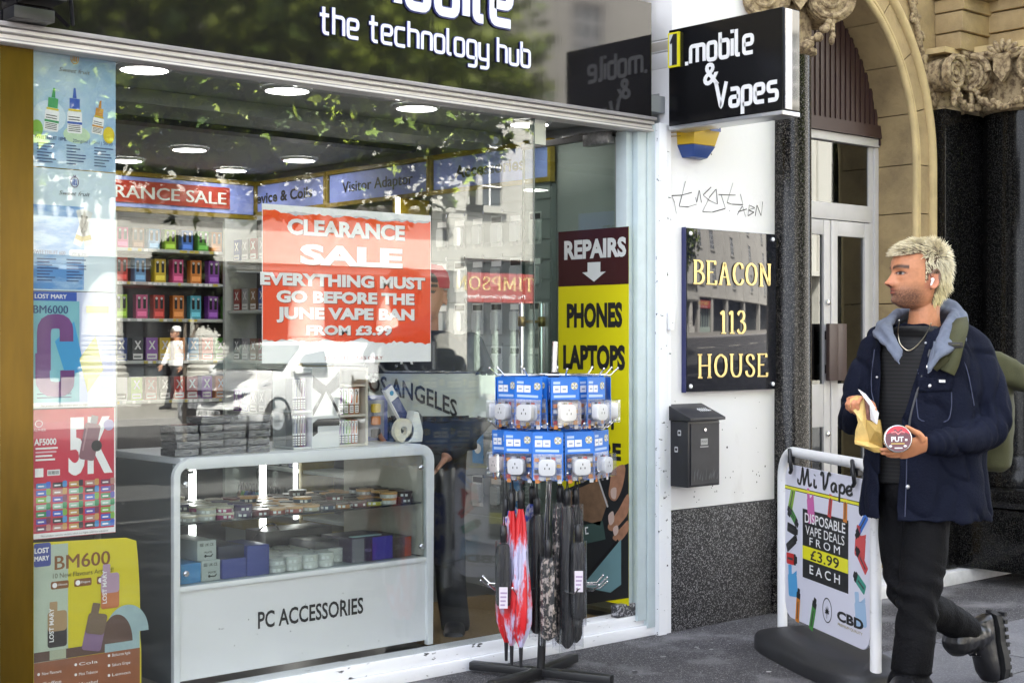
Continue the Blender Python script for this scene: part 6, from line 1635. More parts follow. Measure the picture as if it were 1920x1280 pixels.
# left hand lies open under and behind the tin; right hand closes over the neck of the bag
hand(g, L(1738, 832, -.285), (L(1650, 853, -.30) - L(1738, 832, -.285)), Vector((.10, -.35, -.93)), Vector((.05, -.62, .35)) + Vector((0, .0, .6)), DUMMY, [(.10, .12, .1), (.06, .1, .1), (.08, .12, .1), (.14, .16, .12)], 1.02, .004, (L(1700, 787, -.335) - L(1734, 812, -.30)), .055)
hand(g, L(1622, 758, -.13), Vector((-.62, -.70, .30)), Vector((-.10, -.25, .95)), Vector((.72, -.62, .1)), DUMMY, [(1.0, 1.1, .6), (1.0, 1.15, .6), (1.05, 1.2, .6), (1.1, 1.2, .6)], .92, .004, Vector((.1, -.9, -.35)), .045)
me = fuse(g, .0034, 3, .4)
ca = me.color_attributes.new('Col', 'FLOAT_COLOR', 'POINT')
base = Vector((.55, .24, .125))
def hairzone(f, s, z):
    if f > .022: return z > .084 + max(0, abs(s) - .045) * .2
    if f > -.022: return z > .012 if f < .008 else z > -.014
    return z > -.105
for i, v in enumerate(me.vertices):
    r = v.co - HO; f, s, z = r.dot(hF), r.dot(hS), r.z
    c = base * (1 + .12 * noise.noise(v.co * 30) + .10 * noise.noise(v.co * 110))
    if r.length < .2 and z > -.135:
        def mixc(a, b, t): return a * (1 - t) + b * t
        G = lambda d, q: math.exp(-(d / q) ** 2)
        if f > .0 and -.13 < z < .0 and not (abs(s) < .03 and z > -.036 and f > .126):          # stubble
            t = min(1, max(0, (-.016 - z) / .05)) * 1.05 * min(1, max(0, (f - .0) / .05))
            t *= .75 + .5 * noise.noise(v.co * 260)
            if f > .12 and abs(s) < .034 and -.046 < z < -.033: t = .55
            c = mixc(c, Vector((.085, .048, .036)), max(0, min(.9, t)))
        if f > .095: c = mixc(c, Vector((.36, .09, .07)), .95 * (G(z + .046, .0045) + G(z + .058, .005)) * G(s, .019) if f > .118 else 0); c = mixc(c, Vector((.07, .022, .018)), G(z + .0515, .003) * G(s, .024) * .95)
        if f > .055:
            by = .0425 - 1.1 * max(0, abs(s) - .036) ** 1.5 - .004 * G(abs(s) - .012, .012)
            c = mixc(c, Vector((.022, .013, .010)), min(1, 1.5 * G(z - by, .0062)) * (1 if .008 < abs(s) < .060 else 0) * (.9 if f > .06 else 0))
            e = ((abs(s) - .033) / .0135) ** 2 + ((z - .0155) / .0052) ** 2
            if e < 1: c = Vector((.36, .32, .30)) if abs(abs(s) - .030) > .0058 else Vector((.018, .010, .007))
            elif e < 1.9 and z > .0155: c = Vector((.05, .025, .02))
            elif e < 3: c = mixc(c, Vector((.22, .09, .06)), .5)  # skin round the eye darkened: socket shade put into the colour
        c = mixc(c, Vector((.52, .17, .11)), .35 * G(f - .14, .02) * G(z + .02, .02)) if f > .12 else c
        if f > .128 and z < -.027 and abs(abs(s) - .009) < .0045 and z > -.037: c = Vector((.06, .02, .015))
        if abs(s) > .066 and -.045 < z < .03 and -.035 < f < .022: c = mixc(c, Vector((.50, .19, .12)), .5)
        if hairzone(f, s, z): c = mixc(c, Vector((.10, .075, .055)), .85)
    if v.co.z < 1.2 and (v.co - L(1700, 835, -.3)).length < .16: c = Vector((.58, .25, .125)) * (1 + .08 * noise.noise(v.co * 60))
    ca.data[i].color = (*c, 1)
body_me = me
finish(me, 'body', [SKIN], man)
# hair: short textured top, longer at the nape, dark roots and bleached ends
HAIR = mat('bleached_hair', (.6, .55, .45), .5, attr=True, spec=.4)
hv, hf_, hc = [], [], []
RH = random.Random(5)
cnt = 0
while cnt < 5200:
    z = RH.uniform(-.11, .1385); a = RH.uniform(0, 2 * PI)
    x, y, zz = headpoint(z, a)
    if not hairzone(x, y, z): continue
    if -.028 < x < .018 and abs(y) > .06 and z < .02: continue
    cnt += 1
    P = HO + hF * x + hS * y + UP * z
    nrm = (hF * (x + .005) / .1 + hS * y / .07 + UP * (z - .01) / .12).normalized()
    top = max(0, min(1, (z - .03) / .07)); back = max(0, min(1, (-x - .02) / .07))
    sw = noise.noise(P * 28) * 1.4 + RH.gauss(0, .35)
    d = (nrm * (.42 + .16 * top) + UP * (-.75 * (1 - top)) + hF * (.60 * top * (1 - .8 * back) - .35 * (1 - top) - .2 * back) + hS * sw * .35 + hF * .4 * noise.noise(P * 35 + Vector((5, 0, 0)))).normalized()
    Ln = (.014 + .014 * RH.random()) * (1 + .1 * top + .65 * back * (1 - top)); 
    if x > -.02 and z < .06 and top < .4: Ln *= .45
    d2 = (d + UP * (-.65 * (1 - top) - .12) + nrm * -.25 + hS * sw * .3).normalized()
    sd = d.cross(nrm); sd = sd.normalized() if sd.length > .01 else hS
    q = [P - nrm * .002, P + d * Ln * .45, P + d * Ln * .55 + d2 * Ln * .35, P + d * Ln * .6 + d2 * Ln * .7]
    wv = [.0017, .0022, .0017, .0004]
    k0 = len(hv)
    yel = .5 + .5 * max(0, min(1, (.05 - z) / .12)); br = RH.uniform(.78, 1.08)
    tip = Vector((.90, .85 - .08 * yel, .76 - .36 * yel)) * br; root = Vector((.15, .115, .085))
    for j in range(4):
        up_ = sd.cross(d if j < 2 else d2).normalized()
        for t in range(3):
            an = 2 * PI * t / 3; hv.append(q[j] + (sd * math.cos(an) + up_ * math.sin(an) * .5) * wv[j]); hc.append(root * (1 - (.05, .74, 1, 1)[j]) + tip * (.05, .74, 1, 1)[j])
    for j in range(3):
        for t in range(3): hf_.append((k0 + j * 3 + t, k0 + j * 3 + (t + 1) % 3, k0 + j * 3 + 3 + (t + 1) % 3, k0 + j * 3 + 3 + t))
hm = bpy.data.meshes.new('hair'); hm.from_pydata([tuple(p) for p in hv], [], hf_)
ca = hm.color_attributes.new('Col', 'FLOAT_COLOR', 'POINT')
for i, c in enumerate(hc): ca.data[i].color = (*c, 1)
finish(hm, 'hair', [HAIR], man)
# T-shirt
TS = mat('striped_black_jersey', (.012, .012, .013), .75)
n_, l_ = TS.node_tree.nodes, TS.node_tree.links
tc = n_.new('ShaderNodeTexCoord'); wv_ = n_.new('ShaderNodeTexWave'); wv_.bands_direction = 'Z'; wv_.inputs['Scale'].default_value = 21; wv_.inputs['Distortion'].default_value = .6; wv_.inputs['Detail'].default_value = 1
rp = n_.new('ShaderNodeValToRGB'); rp.color_ramp.elements[0].position = .72; rp.color_ramp.elements[0].color = (.005, .005, .006, 1); rp.color_ramp.elements[1].position = .9; rp.color_ramp.elements[1].color = (.016, .016, .017, 1)
l_.new(tc.outputs['Object'], wv_.inputs[0]); l_.new(wv_.outputs[0], rp.inputs[0]); l_.new(rp.outputs[0], n_['Principled BSDF'].inputs['Base Color'])
g = MB(); torso(g, .88, .76, 1.45)
g.loft([ring(Vector((CH.x - .002, CH.y, 1.42)), bS, bF, .15, .10, 28), ring(L(1718, 616, -.01), bS, bF, .088, .086, 28), ring(L(1717, 611, -.012), bS, bF, .080, .078, 28)], DUMMY)
me = fuse(g, .007, 6); wrinkle(me, lambda p: .003 * noise.noise(p * Vector((14, 14, 7)).x if False else Vector((p.x * 16, p.y * 16, p.z * 7))))
finish(me, 'tshirt', [TS], man)
# jacket
NAVY = mat('navy_canvas', (.0085, .0105, .0215), .8, var=.25, vs=5, bump=.45, bs=110, spec=.08)
g = MB()
rg = []
for z, a, b in ((.715, .262, .176), (.80, .256, .170), (.92, .246, .158), (1.05, .240, .148), (1.18, .240, .150), (1.30, .238, .148), (1.38, .218, .132), (1.43, .180, .112), (1.462, .125, .095)):
    rg.append(ring(Vector((CH.x + (1.0 - z) * .02, CH.y, z)), bS, bF, a * .955, b, 40, .84))
g.loft(rg, DUMMY)
limb(g, [L(1800, 640, .0), SL + Vector((.0, 0, -.01)), L(1852, 722, -.05), EL_ + Vector((.0, .01, -.005)), L(1815, 822, -.17), L(1752, 831, -.265)], [.072, .078, .071, .070, .060, .047], DUMMY, 22)
limb(g, [L(1668, 642, .07), SR, L(1616, 722, .11), ER, L(1602, 778, .0), L(1612, 764, -.085)], [.070, .074, .067, .063, .058, .052], DUMMY, 22)
me = fuse(g, .0068, 10)
def jw(p):
    d = .0085 * noise.noise(Vector((p.x * 9, p.y * 9, p.z * 6))) + .005 * noise.noise(Vector((p.x * 22, p.y * 22, p.z * 13 + 4)))
    q = Vector((p.x * 6.5 + p.z * 2.5, p.y * 6.5, p.z * 4 - p.x * 3)); w_ = noise.noise(p * 5) * .8
    d -= .013 * max(0, 1 - 3.2 * abs(noise.noise(q + Vector((w_, 0, w_))))) ** 2 - .002
    for E, ax, amp in ((EL_, (WL - EL_).normalized(), .010), (ER, (SR - ER).normalized(), .008)):
        k = (p - E).length
        if k < .20: d += amp * math.exp(-(k / .10) ** 2) * math.sin((p - E).dot(ax) * 115 + 5 * noise.noise(p * 9))
    k = (p - WL).length
    if k < .16: d += .005 * math.exp(-(k / .09) ** 2) * math.sin((p - WL).dot((EL_ - WL).normalized()) * 170 + 4 * noise.noise(p * 11))
    if p.z < .79: d += .004 * math.sin(p.x * 60 + 4 * noise.noise(p * 7)) * (1 - (p.z - .71) / .08)
    return d
wrinkle(me, jw)
bm = bmesh.new(); bm.from_mesh(me)
# the open front: cut between the two jacket edges, seen in the photo at x=1662 and from 1745 to 1702
def plane_through(a, b):
    d = (b - a); n = d.cross(Vector((0, 1, 0)) + bF * -.0); return a, n.normalized()
eL = (L(1668, 600, -.15), L(1661, 985, -.15)); eR1 = (L(1757, 600, -.18), L(1704, 790, -.18)); eR2 = (L(1704, 790, -.18), L(1693, 985, -.18))
front = lambda f: f.normal.dot(bF) > .05 and (f.calc_center_median() - CH).dot(bF) > 0 and (f.calc_center_median() - CH).dot(bS) < .21
for a, b in (eL, eR1, eR2):
    co, no = plane_through(a, b)
    fs = [f for f in bm.faces if front(f)]
    geom = list({e for f in fs for e in f.edges} | {v for f in fs for v in f.verts}) + fs
    bmesh.ops.bisect_plane(bm, geom=geom, plane_co=co, plane_no=no, dist=1e-5)
def inside(p):
    t = (eL[0].z - p.z) / (eL[0].z - eL[1].z); xl = eL[0].x + (eL[1].x - eL[0].x) * t
    if p.z > eR1[1].z: t = (eR1[0].z - p.z) / (eR1[0].z - eR1[1].z); xr = eR1[0].x + (eR1[1].x - eR1[0].x) * t
    else: t = (eR2[0].z - p.z) / (eR2[0].z - eR2[1].z); xr = eR2[0].x + (eR2[1].x - eR2[0].x) * t
    return xl < p.x < xr
kill = [f for f in bm.faces if front(f) and inside(f.calc_center_median())]
kill += [f for f in bm.faces if f.normal.z < -.75 and f.calc_center_median().z < .735]
cuffs = [(WL, (WL - EL_).normalized(), .012), (WR, (L(1612, 764, -.085) - ER).normalized(), .028)]
bmesh.ops.delete(bm, geom=list(set(kill)), context='FACES')
bm.to_mesh(me); bm.free()
jk = finish(me, 'jacket', [NAVY], man)
sm = jk.modifiers.new('cloth', 'SOLIDIFY'); sm.thickness = .007; sm.offset = -1
bvh = BVHTree.FromPolygons([v.co.copy() for v in me.vertices], [list(p.vertices) for p in me.polygons])
CAML = MM.inverted() @ Vector((0, CAMY, CAMZ))
def hit(px, py, off=.003):
    t = L(px, py, 0); d = (t - CAML).normalized()
    h = bvh.ray_cast(CAML, d)
    return h[0] + h[1] * off if h[0] is not None else t
def patch(quad, nx, ny, m, off=.004, th=.003):
    """a cloth piece lying on the jacket: corner pixels tl,tr,br,bl"""
    g = MB(); (tl, tr, br, bl) = quad; P = []
    for j in range(ny + 1):
        for i in range(nx + 1):
            u, v = i / nx, j / ny
            x = (tl[0] * (1 - u) + tr[0] * u) * (1 - v) + (bl[0] * (1 - u) + br[0] * u) * v; y = (tl[1] * (1 - u) + tr[1] * u) * (1 - v) + (bl[1] * (1 - u) + br[1] * u) * v
            P.append(hit(x, y, off))
    g.add(P, [(j * (nx + 1) + i, (j + 1) * (nx + 1) + i, (j + 1) * (nx + 1) + i + 1, j * (nx + 1) + i + 1) for j in range(ny) for i in range(nx)], m)
    return g
def seam(g, L_, r, m, off=.002): g.tube(spline([hit(x, y, off) for x, y in L_], 4), r, m, 6)
g = patch(((1720, 706), (1786, 710), (1784, 733), (1718, 735)), 10, 4, NAVY, .006); o = g.build('pocket_flap', man, smooth=60, local=True)
s_ = o.modifiers.new('t', 'SOLIDIFY'); s_.thickness = .004
g = MB()
for Ls in ([(1718, 735), (1720, 770), (1728, 788), (1772, 790), (1783, 770), (1784, 735)], [(1700, 800), (1700, 880), (1697, 968)], [(1716, 640), (1722, 700)], [(1640, 655), (1634, 720), (1640, 760)], [(1786, 640), (1812, 690), (1826, 760)]): seam(g, Ls, .0022, mat('navy_stitch', (.05, .06, .11), .7), .001)
g.build('seams', man, smooth=50, local=True)
ZIP = mat('zip_lining', (.06, .062, .068), .5)
g = MB(); seam(g, [(1663, 625), (1661, 700), (1659, 800), (1658, 900), (1660, 945)], .008, ZIP, .0); g.build('zip', man, smooth=50, local=True)
g = MB(); seam(g, [(1744, 655), (1724, 720), (1706, 788), (1700, 860)], .005, ZIP, .0); g.build('zip', man, smooth=50, local=True)
for x, y, r in ((1745, 724, .0085), (1703, 912, .0085), (1736, 644, .005), (1645, 707, .005)):
    g = MB(); p = hit(x, y, .004); g.ell(p, (r, .004, r), mat('snap_metal', (.55, .56, .6), .3, metal=.7), 14, 8); g.build('snap', man, smooth=60, local=True)
g = patch(((1761, 712), (1773, 712), (1773, 717), (1761, 717)), 2, 1, PRINTW, .008); g.build('label_tab', man, local=True)
# hood of a grey-blue sweatshirt, with its cords
HOOD = mat('hood_fleece', (.125, .145, .195), .9, var=.15, vs=14, bump=.25, bs=300)
g = MB()
hp = [L(1690, 668, -.20), L(1668, 632, -.13), L(1659, 612, -.03), L(1672, 598, .10), L(1722, 590, .17), L(1772, 586, .13), L(1797, 601, .03), L(1782, 625, -.10), L(1757, 655, -.18), L(1738, 690, -.21)]
for du, dz, kk, ph in ((0, 0, .62, 0), (-.020, .016, .50, 1.7), (.022, -.020, .62, 3.1), (.040, -.042, .42, 4.6)):
    c_ = L(1725, 620, .03); P = []
    for i, p in enumerate(hp):
        o_ = Vector((p.x - c_.x, p.y - c_.y, 0)).normalized(); e_ = .55 + .45 * math.sin(PI * i / 9)
        P.append(p + o_ * (du * e_ + .006 * math.sin(i * 1.3 + ph)) + UP * (dz * e_ + .006 * math.sin(i * 1.9 + ph)))
    g.tube(spline(P, 6), [q[0] * kk for q in spline([(r, 0) for r in (.012, .024, .031, .033, .036, .043, .041, .033, .022, .010)], 6)], DUMMY, 14)
g.tube(spline([L(1752, 580, .10), L(1778, 573, .12), L(1802, 596, .06), L(1800, 612, -.03)], 6), [q[0] for q in spline([(.016, 0), (.03, 0), (.03, 0), (.014, 0)], 6)], DUMMY, 14)
me = fuse(g, .0055, 2); wrinkle(me, lambda p: .007 * noise.noise(Vector((p.x * 17, p.y * 17, p.z * 13))) + .003 * noise.noise(Vector((p.x * 45, p.y * 45, p.z * 30))))
finish(me, 'hood', [HOOD], man)
g = MB(); g.tube(spline([L(1752, 640, -.205), L(1749, 668, -.215), L(1741, 684, -.218)], 5), .004, HOOD, 8); g.ell(L(1738, 688, -.219), (.004, .004, .008), CHROME, 8, 6); g.build('drawcord', man, smooth=50, local=True)
# necklace
NECK = mat('silver_chain', (.6, .55, .42), .3, metal=.9)
tb = BVHTree.FromPolygons([v.co.copy() for v in bpy.data.objects['tshirt'].data.vertices], [list(p.vertices) for p in bpy.data.objects['tshirt'].data.polygons])
g = MB(); pts = []
for x, y in [(1686, 600), (1684, 620), (1687, 642), (1698, 655), (1708, 656), (1722, 645), (1735, 628), (1746, 606)]:
    d = (L(x, y) - CAML).normalized(); h = tb.ray_cast(CAML, d); hb = h[0] if h[0] is not None else L(x, y, -.12)
    pts.append(hb - d * .006)
g.tube(spline(pts, 6), .0022, NECK, 6); g.build('necklace', man, smooth=50, local=True)
# trousers
TRS = mat('black_denim', (.006, .006, .007), .75, var=.5, vs=7, bump=.5, bs=90, spec=.10)
g = MB()
limb(g, [L(1738, 940, -.02), L(1736, 1010, -.06), KNL, L(1714, 1205, -.14), L(1706, 1292, -.11)], [.084, .088, .078, .076, .078], DUMMY, 22)
limb(g, [L(1690, 940, .06), L(1690, 1010, .08), KNR, L(1765, 1150, .14), L(1812, 1180, .25)], [.084, .086, .074, .067, .062], DUMMY, 22)
g.ell(L(1722, 925, .03), (.14, .10, .11), DUMMY, 20, 12)
me = fuse(g, .0075, 8)
def tw(p):
    d = .006 * noise.noise(Vector((p.x * 10, p.y * 10, p.z * 5))) + .003 * noise.noise(Vector((p.x * 28, p.y * 28, p.z * 12)))
    for E in (KNL, KNR):
        k = (p - E).length; d += .009 * math.exp(-(k / .11) ** 2) * math.sin((p.z + p.x * .6) * 95 + 5 * noise.noise(p * 8))
    if p.z < .16: d += .007 * math.sin(p.z * 120 + 4 * noise.noise(p * 9))
    return d
wrinkle(me, tw); finish(me, 'trousers', [TRS], man)
# boots: planted front boot, rear boot rolling off its toe
BOOT = mat('boot_leather', (.012, .012, .014), .28, var=.3, vs=18, bump=.15, bs=60); SOLE = mat('boot_sole', (.016, .016, .017), .6)
def boot(ank, toe, up, name):
    D = (toe - ank); D = (D - up * D.dot(up)).normalized(); S_ = up.cross(D)
    g = MB(); h = -up
    limb(g, [ank + up * .10, ank + up * .03, ank + h * .02], [.062, .058, .056], DUMMY, 18)
    g.loft([ring(ank + D * x + h * .045 + up * (b - .05), S_, up, a, b, 22, .8) for x, a, b in ((-.075, .02, .02), (-.062, .04, .048), (.0, .046, .062), (.06, .047, .055), (.11, .052, .045), (.155, .052, .040), (.188, .040, .032), (.20, .018, .018))], DUMMY)
    me = fuse(g, .0055, 4); wrinkle(me, lambda p: .0025 * noise.noise(p * 24) + .003 * math.sin((p - ank).dot(up) * 150) * math.exp(-(((p - ank).length) / .07) ** 2))
    b = finish(me, name, [BOOT], man)
    g = MB(); o2 = [(-.082, .0), (-.07, .034), (-.02, .044), (.04, .043), (.1, .054), (.15, .055), (.19, .042), (.208, .0)]; o2 = o2 + [(x, -y) for x, y in o2[-2:0:-1]]
    g.prism(o2, (ank + h * .128, D, S_), .03, SOLE)
    for k in range(9):
        x = -.07 + k * .031
        for s in (-1, 1): g.obox(Matrix.Translation(ank + h * .134 + D * x + S_ * s * .030) @ Matrix(((D.x, S_.x, up.x, 0), (D.y, S_.y, up.y, 0), (D.z, S_.z, up.z, 0), (0, 0, 0, 1))), .016, .038, .014, SOLE)
    g.build('sole', b, local=True)
    g = MB()
    for k in range(4): g.tube([ank + up * (.05 - .022 * k) + D * (.052 + .012 * k) + S_ * -.025, ank + up * (.055 - .022 * k) + D * (.060 + .012 * k), ank + up * (.05 - .022 * k) + D * (.052 + .012 * k) + S_ * .025], .0035, BLACKP, 6)
    g.build('laces', b, smooth=50, local=True)
boot(Vector((ANL.x, ANL.y, .145)), Vector((ANL.x, ANL.y, .145)) + bF, Vector((0, 0, 1)), 'boot')
d1 = Vector((.10, .02, -.99)).normalized(); upv = Vector((-.72, -.42, -.05)); upv = (upv - d1 * upv.dot(d1)).normalized()
boot(L(1828, 1192, .27), L(1828, 1192, .27) + d1, upv, 'boot')
# backpack: strap over the left shoulder, olive bag behind
OLV = mat('olive_canvas', (.055, .056, .022), .8, var=.2, vs=9, bump=.25, bs=260)
bp_ = thing('backpack', 'olive canvas backpack on the back of the man in navy', 'backpack', M=MM)
def loc(o): return o
g = MB(); c = L(1838, 755, .20)
g.loft([ring(c + Vector((.02 * t, 0, z)), bS, bF, a, b, 24, .6) for t, z, a, b in ((0, -.27, .09, .05), (0, -.25, .12, .07), (0, -.05, .13, .085), (0, .12, .125, .08), (0, .16, .10, .06), (0, .17, .05, .03))], DUMMY)
me = fuse(g, .008, 5); wrinkle(me, lambda p: .006 * noise.noise(p * 14)); finish(me, 'bag', [OLV], bp_)
g = MB(); g.loft([ring(L(1858, 690, .14) + Vector((x, 0, zz)), Vector((0, 1, 0)), Vector((.35, 0, .94)), .09, b, 20, .5) for x, zz, b in ((-.06, .02, .05), (.0, .012, .06), (.05, -.012, .058), (.10, -.035, .050), (.145, -.062, .036), (.150, -.066, .02))], DUMMY)
g.tube([L(1880, 668, .10), L(1905, 678, .07), L(1912, 705, .07), L(1900, 722, .10)], .012, DUMMY, 8)
me = fuse(g, .007, 4); wrinkle(me, lambda p: .004 * noise.noise(p * 25)); finish(me, 'top_flap', [OLV], bp_)
def strap(pts_px, wd, name, off=.008):
    P = [hit(x, y, off) for x, y in pts_px]; P = spline(P, 5); g = MB(); vs = []
    for i, p in enumerate(P):
        t = (P[min(i + 1, len(P) - 1)] - Vector(P[max(i - 1, 0)]) if False else Vector(P[min(i + 1, len(P) - 1)]) - Vector(P[max(i - 1, 0)])).normalized()
        nn = (CAML - Vector(p)).normalized(); s_ = t.cross(nn).normalized()
        vs += [Vector(p) - s_ * wd / 2, Vector(p) + s_ * wd / 2]
    g.add(vs, [(2 * i, 2 * i + 1, 2 * i + 3, 2 * i + 2) for i in range(len(P) - 1)], OLV)
    o = g.build(name, bp_, smooth=60, local=True); m_ = o.modifiers.new('t', 'SOLIDIFY'); m_.thickness = .009; m_.offset = 0
    return o
strap([(1803, 606), (1797, 622), (1790, 650), (1783, 680), (1776, 698)], .060, 'shoulder_strap', .020)
strap([(1776, 670), (1764, 684), (1758, 690)], .03, 'strap_end', .030)
g = MB(); p = hit(1788, 652, .032); g.obox(Matrix.Translation(p), .055, .008, .022, BLACKP); g.obox(Matrix.Translation(p + Vector((.0, -.001, 0))), .030, .014, .008, OLV); g.build('buckle', bp_, bevel=.002, local=True)
# earbud
g = MB(); ec = HO + hF * -.004 + hS * .086 + UP * -.010
g.ell(ec, (.0085, .008, .0085), mat('earbud_white', (.8, .8, .8), .25), 14, 8); g.tube([ec + hS * .003, ec + hF * .010 + UP * -.022 + hS * .004], [.0045, .0038], mat('earbud_white', (.8, .8, .8), .25), 10)
eb = g.build('earbud', smooth=50); eb.matrix_world = MM; tag(eb, 'white wireless earbud in the left ear of the man in navy', 'earbud')
g = MB()
for dz, r in ((-.040, .0028), (-.046, .0022)):
    g.ell(HO + hF * .004 + hS * .0855 + UP * dz, (r,) * 3, mat('stud_dark', (.12, .1, .09), .3, metal=.8), 8, 6)
tag(g.build('ear_stud', man, smooth=50, local=True))
# the red round tin held to the front
tn = thing('round_tin', 'round red tin with PUT lettering held in the hand of the man in navy', 'tin', M=MM)
tcn = L(1684, 822, -.36); tN = Vector((-.12, -.98, .10)).normalized()
tU = Vector((.98, -.13, .02)).normalized(); tU = (tU - tN * tU.dot(tN)).normalized(); tV = tN.cross(tU); tV = tV if tV.z > 0 else -tV
g = MB(); g.lathe([(.048, -.020), (.0505, -.018), (.0505, -.003), (.049, 0), (.046, .001), (.001, .001)], tcn, mat('tin_silver', (.55, .55, .56), .25, metal=.8), 40, ax=tN); g.build('can', tn, smooth=40, local=True)
tf = (tcn, tU, tV)
MRN = mat('tin_maroon', (.13, .035, .045), .3); SCR = mat('tin_scarlet', (.58, .03, .05), .3)
g = MB(); g.disc((0, 0), .046, tf, .0018, MRN, 36); g.flat([(.046 * math.cos(a), .046 * math.sin(a)) for a in [rad(22 + 136 * k / 20) for k in range(21)]], tf, .0024, SCR)
for k, y in enumerate((.018, .022, .028)): g.ribbon([(-.034 + .01 * k, y), (-.01, y + .004), (.0, y - .006), (.012, y + .004), (.034 - .01 * k, y)], .004, tf, MRN if k != 1 else mat('tin_rose', (.7, .2, .2), .3), .003 + .0004 * k)
g.fit('PUT', (tcn + tV * -.010 + tU * -.003, tU, tV), .044, .018, PRINTW, .0036, .03); g.flat(block((.024, -.008, .032, -.001)), tf, .003, PRINTW); g.flat(block((-.026, -.020, .022, -.016)), tf, .003, mat('tin_gold', (.55, .38, .08), .3)); g.flat(block((-.014, -.036, .014, -.032)), tf, .003, PRINTW)
for s in (-1, 1): g.disc((s * .026 - .002, -.027), .006, tf, .003, PRINTW, 10, .004)
g.build('printed_lid', tn, local=True)
# folded paper bag gripped at its neck, with a receipt
pb_ = thing('paper_bag', 'folded golden brown paper bag with receipt gripped by the man in navy', 'paper bag', M=MM)
KRAFT = mat('kraft_gold', (.66, .47, .17), .5, var=.18, vs=16, bump=.35, bs=45); PUR = mat('bag_inner_purple', (.26, .13, .12), .5, var=.4, vs=40)
def bag(L1, y0, y1, m, nm, seed):
    g = MB(); front = [L(x, y, y0 + R.uniform(-.006, .006)) for x, y in L1]; bk = [L(x + 2, y, y1) for x, y in L1]
    c0 = sum(front, Vector()) / len(front) + Vector((0, -.018, 0)); c1 = sum(bk, Vector()) / len(bk); n = len(front)
    for i in range(n):
        j = (i + 1) % n; g.add([front[i], front[j], c0], [(0, 1, 2)], m); g.add([bk[j], bk[i], c1], [(0, 1, 2)], m); g.add([front[i], front[j], bk[j], bk[i]], [(3, 2, 1, 0)], m)
    return g.build(nm, pb_, local=True)
bag([(1594, 748), (1606, 741), (1622, 743), (1624, 772), (1626, 800), (1638, 832), (1636, 838), (1620, 836), (1602, 828), (1604, 806), (1609, 792), (1604, 772), (1594, 762)], -.21, -.15, KRAFT, 'left_fold', 1)
bag([(1624, 786), (1634, 790), (1649, 786), (1653, 812), (1653, 838), (1630, 828), (1626, 806)], -.22, -.16, mat('kraft_shaded', (.46, .30, .08), .5, var=.2, vs=14, bump=.3, bs=40), 'right_panel', 2)  # shaded copy of the kraft paper: the fold's shade is in its colour
bag([(1602, 826), (1628, 828), (1653, 839), (1650, 848), (1640, 848), (1620, 839), (1603, 832)], -.235, -.16, mat('kraft_bright', (.68, .46, .13), .5, var=.12, vs=16), 'bottom', 3)
bag([(1620, 745), (1630, 752), (1632, 776), (1632, 790), (1624, 786), (1622, 766)], -.212, -.17, PUR, 'inner_lining', 4)
bag([(1609, 730), (1621, 738), (1632, 752), (1646, 774), (1643, 795), (1632, 786), (1630, 760), (1618, 744)], -.232, -.228, mat('receipt_white', (.72, .71, .74), .6), 'receipt', 5)

